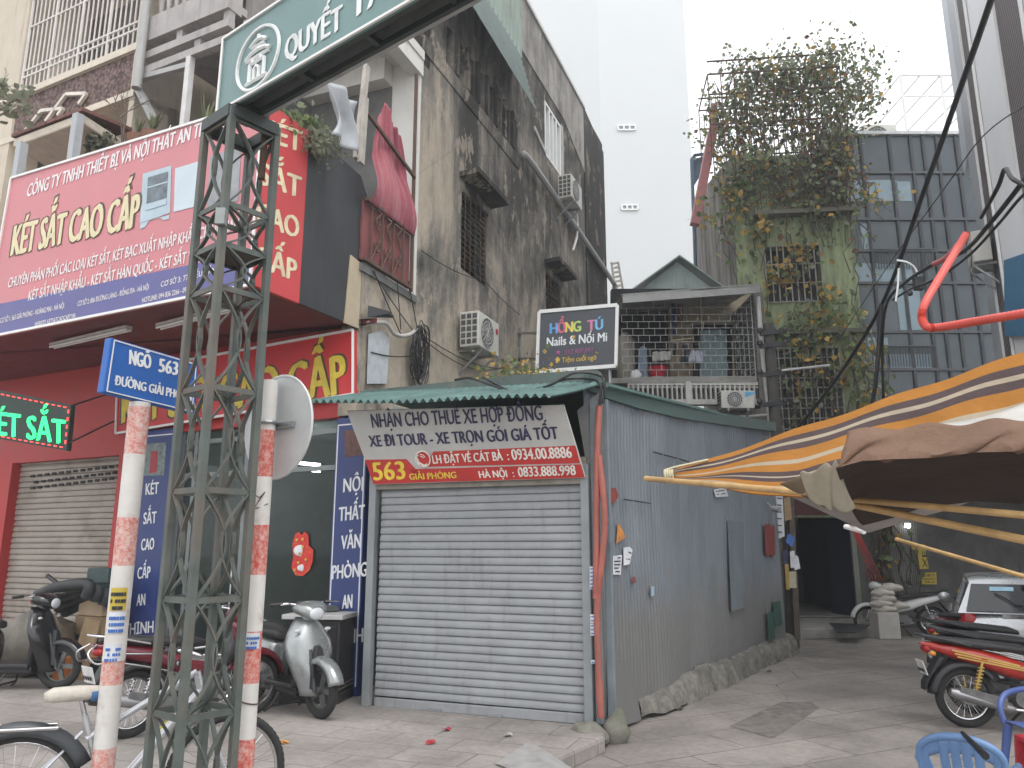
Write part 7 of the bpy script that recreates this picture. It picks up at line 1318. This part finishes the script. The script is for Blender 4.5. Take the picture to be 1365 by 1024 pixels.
for z, sz, m_, nm, lab, cat in stack: g = MB(); g.box(pz+V((0, 0, z+sz[2]/2)), sz, ddir+dn*random.uniform(-.2, .2)); tag(g.build(nm, m_, bevel=.012), lab, cat)
bz = gz(90, 902); g = MB()
for k in range(5):
    a, b = bz+ddir*.5+dn*(.1*k-.2)+V((0, 0, .75+.06*k)), bz-ddir*.45+dn*(.12*k-.3)+V((0, 0, .95+.05*k)); g.tube(spl([a, a.lerp(b, .4)+V((0, 0, .05)), b, b+V((0, 0, -.16))], 5), .07, 9)
tag(g.build('tarp_bundle', mat('black_tarp', (.03, .033, .034), .6, .35, 4), smooth=60), 'bundle of rolled black tarps lying on the clutter left of the carton stack', 'tarp')
g = MB(); a = bz+V((0, 0, 1.05))+ddir*.2; g.tube([a, a+ddir*.45+V((0, 0, .18))], .03, 8); tag(g.build('metal_tube', DARKM), 'black tube sticking up left of the tarp bundle', 'tube')
for k, (px, py, m_, lab) in enumerate(((100, 906, CARD, 'upright brown cardboard sheet leaning under the tarp bundle'), (48, 897, mat('rust_brown_board', (.13, .08, .05), .85, .3), 'rust brown board leaning behind the black scooter'))):
    p = gz(px, py); g = MB(); g.slab([p-ddir*.16, p+ddir*.16, p+ddir*.16-dn*.16+V((0, 0, .72)), p-ddir*.14-dn*.16+V((0, 0, .7))], -dn*.03); tag(g.build('cardboard_sheet', m_), lab, 'board')
p = gz(64, 902); g = MB(); rock(g, p+V((0, 0, .36)), .33, (1, .8, 1.05)); tag(g.build('sack', mat('brown_sack', (.12, .095, .07), .9, .3, 5, bmp=.4), smooth=60), 'lumpy brown sack standing behind the front wheel of the black scooter', 'sack')
p = gz(28, 902); g = MB(); rock(g, p+V((0, 0, .38)), .36, (1.1, .8, 1)); tag(g.build('sack', mat('grey_sack', (.2, .185, .16), .9, .3, 5, bmp=.4), smooth=60), 'grey lumpy sack half hidden behind the seat of the black scooter', 'sack')
g = MB(); p = gz(82, 908); g.tube([p, p+V((0, 0, .28))], [.1, .14], 14); tag(g.build('bucket', mat('orange_plastic', (.4, .13, .03), .5), smooth=50), 'small orange bucket among the clutter by the scooter wheel', 'bucket')
g = MB(); a_, b_ = gz(-30, 905), gz(112, 893); g.slab([a_, b_, b_+V((.0, .4, 0)), a_+V((0, .5, 0))], (0, 0, .1)); tag(g.build('shop_step', CONC, bevel=.02), kind='structure')
# plants above the billboard
def tuft(name, c, n, ln, spread, m_, label, pot=None, wd_=.02, cat='plant'):
    t = thing(name, label, cat, c); g = MB()
    for i in range(n):
        a = random.random()*6.28; d = V((cos(a), sin(a), 0)); l = ln*random.uniform(.6, 1.1); s = spread*random.uniform(.3, 1); k = 5; P = [V(c)+d*(s*l*(j/k)**1.5)+UP*(l*(j/k)*(1-.35*s*(j/k))) for j in range(k+1)]; w_ = d.cross(UP)
        vs = []
        for j, p in enumerate(P): ww = wd_*(1-(j/k)**2*.95); vs += [p-w_*ww, p+w_*ww]
        g.add(vs, [[2*j, 2*j+1, 2*j+3, 2*j+2] for j in range(k)])
    g.build('leaves', m_, t)
    if pot: g = MB(); g.tube([V(c)+V((0, 0, -.25)), V(c)+V((0, 0, .02))], [pot*.75, pot], 14); g.build('pot', mat('clay_pot', (.2, .1, .065), .85), t, smooth=50)
    return t
SNK = leafmat('snake_green', (.13, .15, .085), (.2, .2, .11))
for x, y, n, l, lab in ((272, 172, 14, .8, 'tall snake plant in a pot by the white balcony post'), (204, 172, 26, .42, 'low spiky plant on the balcony just above the billboard'), (184, 176, 14, .4, 'small grassy plant at the left end of the balcony')):
    P = PL(dp(0, 0, UPo+.15), dn); tuft('pot_plant', P.at(x, y)+V((0, 0, -.1)), n, l, .45, SNK, lab, .16, .025)
random.seed(31)
c0_ = bp(-.25, zT+.1, -.5); c0_ = SPo.at(412, 175)-V((sdv.y, -sdv.x, 0))*.25
t = thing('fern', 'bushy fern growing over the top corner of the billboard below the gate sign', 'plant', c0_); g = MB(); g2 = MB()
for i in range(900): d = V((random.gauss(0, .17), random.gauss(0, .17), random.gauss(0, .13))); leaf(g if random.random() < .6 else g2, c0_+d, random.uniform(.04, .1))
for i in range(300): d = V((random.gauss(.35, .13), random.gauss(-.1, .1), random.gauss(-.22, .08))); leaf(g2, c0_+d, random.uniform(.03, .08))
for i in range(300): d = V((random.gauss(.1, .12), random.gauss(.1, .1), random.gauss(.14, .07))); leaf(g, c0_+d, random.uniform(.04, .1))
g.build('leaves', LGR, t); g2.build('dry_leaves', LDK, t); g = MB()
for i in range(40): a = random.random()*6.28; g.tube([c0_, c0_+V((cos(a)*.3, sin(a)*.25, random.uniform(-.25, .25)))], .006, 4)
g.build('stem', RUST, t)
def twig(name, base_, n, ht, label, leaves=0, m_=None, sp=.35):
    t = thing(name, label, 'plant', base_); g = MB(); lv_ = MB()
    def br(p, d, l, r, k):
        q = p+d*l; g.tube([p, p.lerp(q, .5)+V((random.gauss(0, l*.05), 0, random.gauss(0, l*.05))), q], [r, r*.8, r*.6], 4)
        if leaves and k < 3:
            for _ in range(leaves): leaf(lv_, p.lerp(q, random.random())+V((random.gauss(0, .05), random.gauss(0, .05), random.gauss(0, .05))), random.uniform(.06, .13))
        if k:
            for _ in range(random.choice((2, 3))): br(q, (d+V((random.gauss(0, sp), random.gauss(0, sp), random.gauss(0, sp*.6)))).normalized(), l*.72, r*.62, k-1)
    for i in range(n): br(V(base_), (UP+V((random.gauss(0, .2), random.gauss(0, .2), 0))).normalized(), ht, .018, 4)
    g.build('branch', mat('grey_twig', (.13, .1, .085), .9, .3), t)
    if leaves: lv_.build('leaves', m_, t)
P = PL(dp(0, 0, UPo+.3), dn); twig('bare_shrub', P.at(163, 190), 2, .34, 'leafless shrub in front of the beige house beside the balcony')
twig('street_shrub', V((-5.2, 6.6, 4.9)), 3, .42, 'thin twigs with small leaves poking in at the left picture edge', 1, LDK, .4)
twig('bare_shrub', P.at(136, 212), 1, .12, 'tiny potted shrub under the door hood', 6, LDK, .4)
for k in range(120): pass
c_ = FS.at(686, 503, -.25); t = thing('roof_weeds', 'yellowish weeds sprouting on the shed roof below the nail salon sign bracket', 'plant', c_); g = MB(); g2 = MB()
for i in range(260): d = V((random.gauss(0, .28), random.gauss(0, .15), abs(random.gauss(0, .14)))); leaf(g if random.random() < .5 else g2, c_+d, random.uniform(.03, .07))
g.build('leaves', LGR, t); g2.build('yellow_leaves', LYE, t)
# cables lying on the awning and up to the sign
for k, pts in enumerate((((806, 540), (808, 512), (800, 502), (775, 503), (740, 520), (700, 527), (670, 520), (640, 510), (610, 508)), ((801, 545), (803, 516), (790, 507), (760, 512), (720, 528), (690, 526), (655, 508)))):
    g = MB(); g.tube(spl([FS.at(x, y, .22 if 620 < x < 790 else .06) for x, y in pts], 6), .013, 6); tag(g.build('cable', CABLE, smooth=60), ('thicker' if not k else 'second')+' black cable draped over the green awning into the red conduits', 'cable', 'cables on the awning')
# stickers and torn papers on the shed wall
def paper(pts, m_, label, lines=0, name='torn_poster'):
    o = MB().slab([SS.at(*p, .045) for p in pts], sn*-.003); t_ = o.build(name, m_); tag(t_, label, 'poster')
    if lines:
        g = MB(); a, b, c_, d = [SS.at(*p, .048) for p in pts[:4]]
        for i in range(lines):
            v = (i+.7)/(lines+.6)
            for j in range(4):
                u = .14+.18*j
                if random.random() < .85: p = d.lerp(c_, u).lerp(a.lerp(b, u), v); g.bar(p, p+(c_-d)*.14, .004, .012)
        g.build('print', BI, t_)
random.seed(2)
paper([(811, 766), (822, 766), (824, 740), (812, 741)], PAP, 'torn white paper with black print, left of two on the shed wall', 5); paper([(826, 754), (834, 752), (838, 733), (834, 729), (826, 730)], PAP, 'torn white paper on the shed wall, right of the printed one', 2)
paper([(816, 725), (829, 716), (819, 697)], mat('orange_flyer', (.5, .2, .05), .6, .4, 14, dirt=(.45, .05, .04), damt=.5, dscale=8), 'torn orange and red flyer on the shed wall above the white papers')
paper([(863, 795), (867, 794), (867, 781), (863, 782)], mat('pale_blue_sticker', (.3, .4, .5), .6), 'tiny pale blue sticker on the shed wall'); paper([(837, 777), (843, 777), (842, 769), (838, 769)], mat('red_scrap', (.18, .05, .05), .7), 'tiny torn red scrap on the shed wall')
paper([(950, 663), (967, 662), (963, 650), (947, 653)], PAP, 'red and white sticker below the bamboo pole on the shed wall', 2); 
for k, (x, y, h) in enumerate(((790, 755, 30), (791, 818, 11), (791, 830, 16), (792, 878, 5))):
    o = MB().slab([FS.at(*p, .1) for p in ((x, y+h), (x+5, y+h), (x+5, y), (x, y))], fn*-.003).build('sticker', PAP); tag(o, ('long top', 'upper short', 'lower blue', 'lowest tiny')[k]+' white sticker on the shed corner post', 'sticker'); g = MB()
    for j in range(max(1, h//5)): p = FS.at(x+1, y+3+j*5, .103); g.bar(p, p+fdir*.025, .003, .012)
    g.build('print', INKB, o)
c_ = SS.at(1020, 678, .12); g = MB(); g.tube([c_, c_+sn*.1+V((0, -.04, -.03))], .05, 12); g.tube([SS.at(1021, 670, .02), c_], .015, 6); g.tube([c_+V((0, 0, -.03)), c_+V((0, 0, -.25))], .006, 5); tag(g.build('security_camera', mat('grey_camera', (.3, .3, .3), .5), smooth=50), 'small grey security camera on the shed wall near its far end', 'camera')
# poster post at the far shed corner
YP = C0.y+.35; t = thing('poster_post', 'wooden post at the far shed corner covered with pinned posters', 'post', V((gz(1052, 850, GA).x, YP, GA))); pl_ = PL((0, YP, 0), (0, -1, 0)); X = lambda x, y, o=0: dy(x, y, YP-o)
g = MB(); g.bar(X(1062, 852), X(1052, 640), .1, .1, V((0, 1, 0))); g.bar(X(1044, 856), X(1036, 640), .08, .08, V((0, 1, 0))); g.build('post', mat('old_wood', (.09, .075, .06), .9, .35, 5), t)
for (pts, m_, nm) in ((((1034, 720), (1046, 715), (1043, 655), (1032, 655)), PAP, 'white_banner'), (((1046, 695), (1056, 692), (1053, 662), (1045, 664)), CARD, 'notice'), (((1047, 722), (1056, 730), (1060, 717), (1051, 711)), INKB, 'blue_notice'), (((1054, 757), (1060, 757), (1059, 734), (1053, 735)), PAP, 'notice'), (((1059, 760), (1067, 758), (1064, 742), (1060, 740)), PAP, 'notice'), (((1052, 784), (1062, 784), (1061, 762), (1052, 762)), mat('yellowed_paper', (.42, .38, .26), .7), 'notice'), (((1048, 786), (1053, 786), (1051, 752), (1046, 752)), mat('ochre_paper', (.36, .24, .06), .7), 'notice'), (((1044, 752), (1049, 752), (1049, 734), (1043, 734)), mat('navy_paper', (.03, .035, .09), .7), 'notice')):
    MB().slab([X(*p, .07+.01*random.random()) for p in pts], (0, .006, 0)).build(nm, m_, t)
g = MB()
for k in range(6): y = 664+k*9; a = X(1036, y, .09); g.bar(a, a+V((.08, 0, -.01)), .004, .02)
g.build('print', BI, t)
p = gz(1066, 852, GA); g = MB(); g.tube([p, p+V((-.06, 0, .18))], [.1, .03], 8); tag(g.build('broom_head', mat('straw', (.42, .28, .14), .9)), 'straw broom head at the foot of the poster post', 'broom')
# sacks, bucket and white block near the white scooter
p = gz(1181, 851, GA); g = MB(); g.box(p+V((0, .0, .25)), (.42, .4, .5)); tag(g.build('white_block', mat('dirty_white_block', (.42, .4, .37), .8, .15, 4), bevel=.02), 'dirty white block under the stacked sacks', 'block')
for k in range(6):
    g = MB(); c_ = p+V((random.uniform(-.05, .05)+(.2 if k == 4 else 0), -.02, .56+.1*k-(.25 if k == 5 else 0)+(0))); 
    if k == 5: c_ = p+V((.3, 0, .62))
    rock(g, c_, .2, (1.05, .9, .42)); tag(g.build('sack', mat('white_sack', (.5, .47, .42), .85, .15, 8, bmp=.4), smooth=60), 'white cement sack stacked on the dirty white block beside the white scooter', 'sack', 'sacks on the white block')
p = gz(1264, 846, GA); g = MB(); g.tube([p, p+V((0, 0, .4))], [.16, .2], 16); tag(g.build('bucket', mat('grey_white_bucket', (.4, .42, .42), .5), smooth=50), 'greyish white bucket behind the tail of the white scooter', 'bucket')
# plastic furniture at the lower right
CHB = mat('blue_plastic', (.14, .25, .46), .38, .12, 4, dirt=(.2, .28, .4), damt=.25); CHD = mat('deep_blue_plastic', (.06, .1, .28), .4, .12, 4)
def chair(loc, rot, label, m_, lattice=False, sc_=1.):
    t = thing('plastic_chair', label, 'chair', (0, 0, 0), None, local=True); S = lambda x, y, z: V((x*sc_, y*sc_, z*sc_))
    g = MB(); g.grid(lambda u, v: S(-.2+.4*v, (-.2+.4*u)*(.85+.15*v), .36+.012*cos(2*pi*u)-.015*sin(pi*v)), 12, 10); o = g.build('seat', m_, t, smooth=60); o.modifiers.new('t', 'SOLIDIFY').thickness = .012
    def bk(u, z): y = -.21+.42*u; return S(-.2-.12*(z-.36)/.4-.05*(1-(2*u-1)**2)*.8, y*(.92+.1*sin((z-.36)*4)), z)
    top = lambda u: .62+.13*sqrt(max(0, 1-(2*u-1)**2))
    g = MB(); n = 30
    P = [bk(0, .38), bk(0, .5)]+[bk(.5-.5*cos(pi*i/14), top(.5-.5*cos(pi*i/14))) for i in range(15)]+[bk(1, .5), bk(1, .38)]; g.tube(P, .022*sc_, 8)
    if lattice:
        for i in range(1, 11): u = i/11; g.tube([bk(u, .44), bk(u, .5*(top(u)+.44)), bk(u, top(u))], .007*sc_, 5)
        for i in range(8): z = .46+.034*i; g.tube([bk(u_, z) for u_ in [j/10 for j in range(11)] if z < top(u_)+.005] or [bk(0, z), bk(1, z)], .007*sc_, 5)
    else:
        for a, b in ((0, .12), (.22, .33), (.355, .465), (.49, .6), (.625, .735), (.88, 1)): g.grid(lambda u, v: bk(a+(b-a)*u, .42+(top(a+(b-a)*u)-.42)*v), 4, 8)
        g.grid(lambda u, v: bk(.03+.94*u, top(.03+.94*u)-.09*(1-v)), 14, 3); g.grid(lambda u, v: bk(.2+.55*u, .42+.09*v), 8, 2)
    o = g.build('backrest', m_, t, smooth=60); o.modifiers.new('t', 'SOLIDIFY').thickness = .01
    for s in (-1, 1):
        g = MB(); P = spl([bk(.0 if s < 0 else 1, .56), S(-.1, s*.25, .56), S(.08, s*.255, .54), S(.18, s*.235, .47), S(.19, s*.21, .36)], 5); g.tube(P, .02*sc_, 8); g.build('armrest', m_, t, smooth=60)
        for x in (-1, 1): g = MB(); g.tube([S(x*.18, s*.19, .36), S(x*.23, s*.24, 0)], [.03*sc_, .022*sc_], 8); g.build('leg', m_, t, smooth=60)
    t.rotation_euler = (0, 0, rot); t.location = loc; return t
chair(V((2.62, 4.78, GA+.0)), radians(55), 'light blue plastic armchair with slotted back nearest the camera', CHB, sc_=.96)
chair(V((4.08, 6.2, GA)), radians(200), 'darker blue plastic armchair with lattice back beside the red motorbike wheel', CHD, True, 1.12)
def stool(loc, m_, label, w_=.32, h_=.4):
    t = thing('plastic_stool', label, 'stool', loc); L = V(loc); g = MB(); g.box(L+V((0, 0, h_-.02)), (w_, w_, .04)); g.build('seat', m_, t, bevel=.02)
    for a in (-1, 1):
        for b in (-1, 1): g = MB(); g.bar(L+V((a*w_*.42, b*w_*.42, h_-.03)), L+V((a*w_*.52, b*w_*.52, 0)), .045); g.build('leg', m_, t, bevel=.006)
        g = MB(); g.bar(L+V((-w_*.45, a*w_*.45, h_-.09)), L+V((w_*.45, a*w_*.45, h_-.09)), .03, .09); g.build('apron', m_, t)
    return t
stool(V((3.26, 4.98, GA)), mat('red_plastic', (.45, .02, .04)), 'red plastic stool between the two blue chairs under the dark folding table edge', .3, .6)
tl_ = thing('folding_table', 'black metal trimmed folding table at the bottom right corner', 'table', V((3.0, 4.3, GA))); tc = V((3.14, 4.28, .57)); g = MB(); g.box(tc, (.62, .5, .05)); g.build('tabletop', mat('black_top', (.02, .02, .022), .3, .3, 6), tl_, bevel=.01)
g = MB(); 
for s in (-1, 1): g.bar(tc+V((-.31, s*.25, .0)), tc+V((.31, s*.25, .0)), .02, .035); g.bar(tc+V((s*.31, -.25, .0)), tc+V((s*.31, .25, .0)), .02, .035)
g.build('metal_trim', CHROME, tl_)
for a in (-1, 1):
    for b in (-1, 1): g = MB(); g.tube([tc+V((a*.27, b*.2, -.02)), V((tc.x+a*.29, tc.y+b*.22, GA))], .014, 8); g.build('leg', DARKM, tl_, smooth=60)
p = tc+V((.03, -.05, .025)); g = MB(); g.tube([p, p+V((0, 0, .01)), p+V((0, 0, .05)), p+V((0, 0, .06))], [.05, .06, .12, .13], 22); g.tube([p+V((0, 0, .06)), p+V((0, 0, .02))], [.125, .05], 22); tag(g.build('bowl', mat('white_ceramic', (.62, .6, .58), .3), smooth=50), 'white bowl on the dark folding table', 'bowl')
g = MB(); g.tube([dy(1283, 977, 4.5), dy(1314, 1008, 4.2)], [.012, .02], 7); tag(g.build('stick', BLACKP), 'short black stick leaning on the folding table', 'stick')
# litter
random.seed(8)
p = gz(941, 921, GA); g = MB(); rock(g, p+V((0, 0, .04)), .12, (1, .7, .45)); tag(g.build('plastic_bag', mat('pink_bag', (.55, .22, .22), .6, .2, 9), smooth=60), 'crumpled pink plastic bag lying in the alley by the shed footing', 'bag')
for k, (x, y, c_, z, lab) in enumerate(((573, 992, (.3, .03, .04), 0, 'red flower petal on the pavement, nearer of two'), (594, 975, (.3, .03, .04), 0, 'red flower petal on the pavement, nearer to the shutter'), (377, 992, (.5, .24, .06), 0, 'orange leaf on the pavement right of the sign pole'), (768, 1008, (.4, .3, .15), GA, 'pale dry leaf beside the kerb ramp'), (676, 982, (.3, .29, .28), 0, 'small grey scrap on the pavement before the shutter'), (1025, 896, (.1, .07, .05), GA, 'dark scrap in the middle of the alley'), (905, 947, (.06, .05, .04), GA, 'dark scrap by the shed footing'))):
    g = MB(); q = gz(x, y, z)+V((0, 0, .012)); random.seed(k); leaf(g, q, .09, UP*3); leaf(g, q+V((.02, .01, .006)), .07, UP*2); tag(g.build('litter', mat('litter_%d' % k, c_, .7)), lab, 'litter')
g = MB(); g.quad(*[gz(x, y, GA+.004) for x, y in ((972, 968), (1030, 984), (1092, 944), (1082, 936), (1040, 936))]); tag(g.build('asphalt_patch', mat('damp_patch', (.15, .135, .122), .8, .4, 9, bmp=.4, dirt=(.19, .17, .155), damt=.5, dscale=5)), kind='structure')

# ================================================================ light city haze
g = MB(); x0_, x1_, y0_, y1_, z0_, z1_ = -175, 175, -75, 245, GA-1.2, 49
g.box(((x0_+x1_)/2, (y0_+y1_)/2, (z0_+z1_)/2), (x1_-x0_, y1_-y0_, z1_-z0_))
m = bpy.data.materials.new('city_haze'); m.use_nodes = True; nt = m.node_tree; nt.nodes.clear(); pv = N(nt, 'ShaderNodeVolumePrincipled'); pv.inputs['Color'].default_value = (.92, .94, .97, 1); pv.inputs['Density'].default_value = .0035; pv.inputs['Anisotropy'].default_value = .3
out = N(nt, 'ShaderNodeOutputMaterial'); nt.links.new(pv.outputs[0], out.inputs['Volume']); tag(g.build('haze', m), kind='stuff')
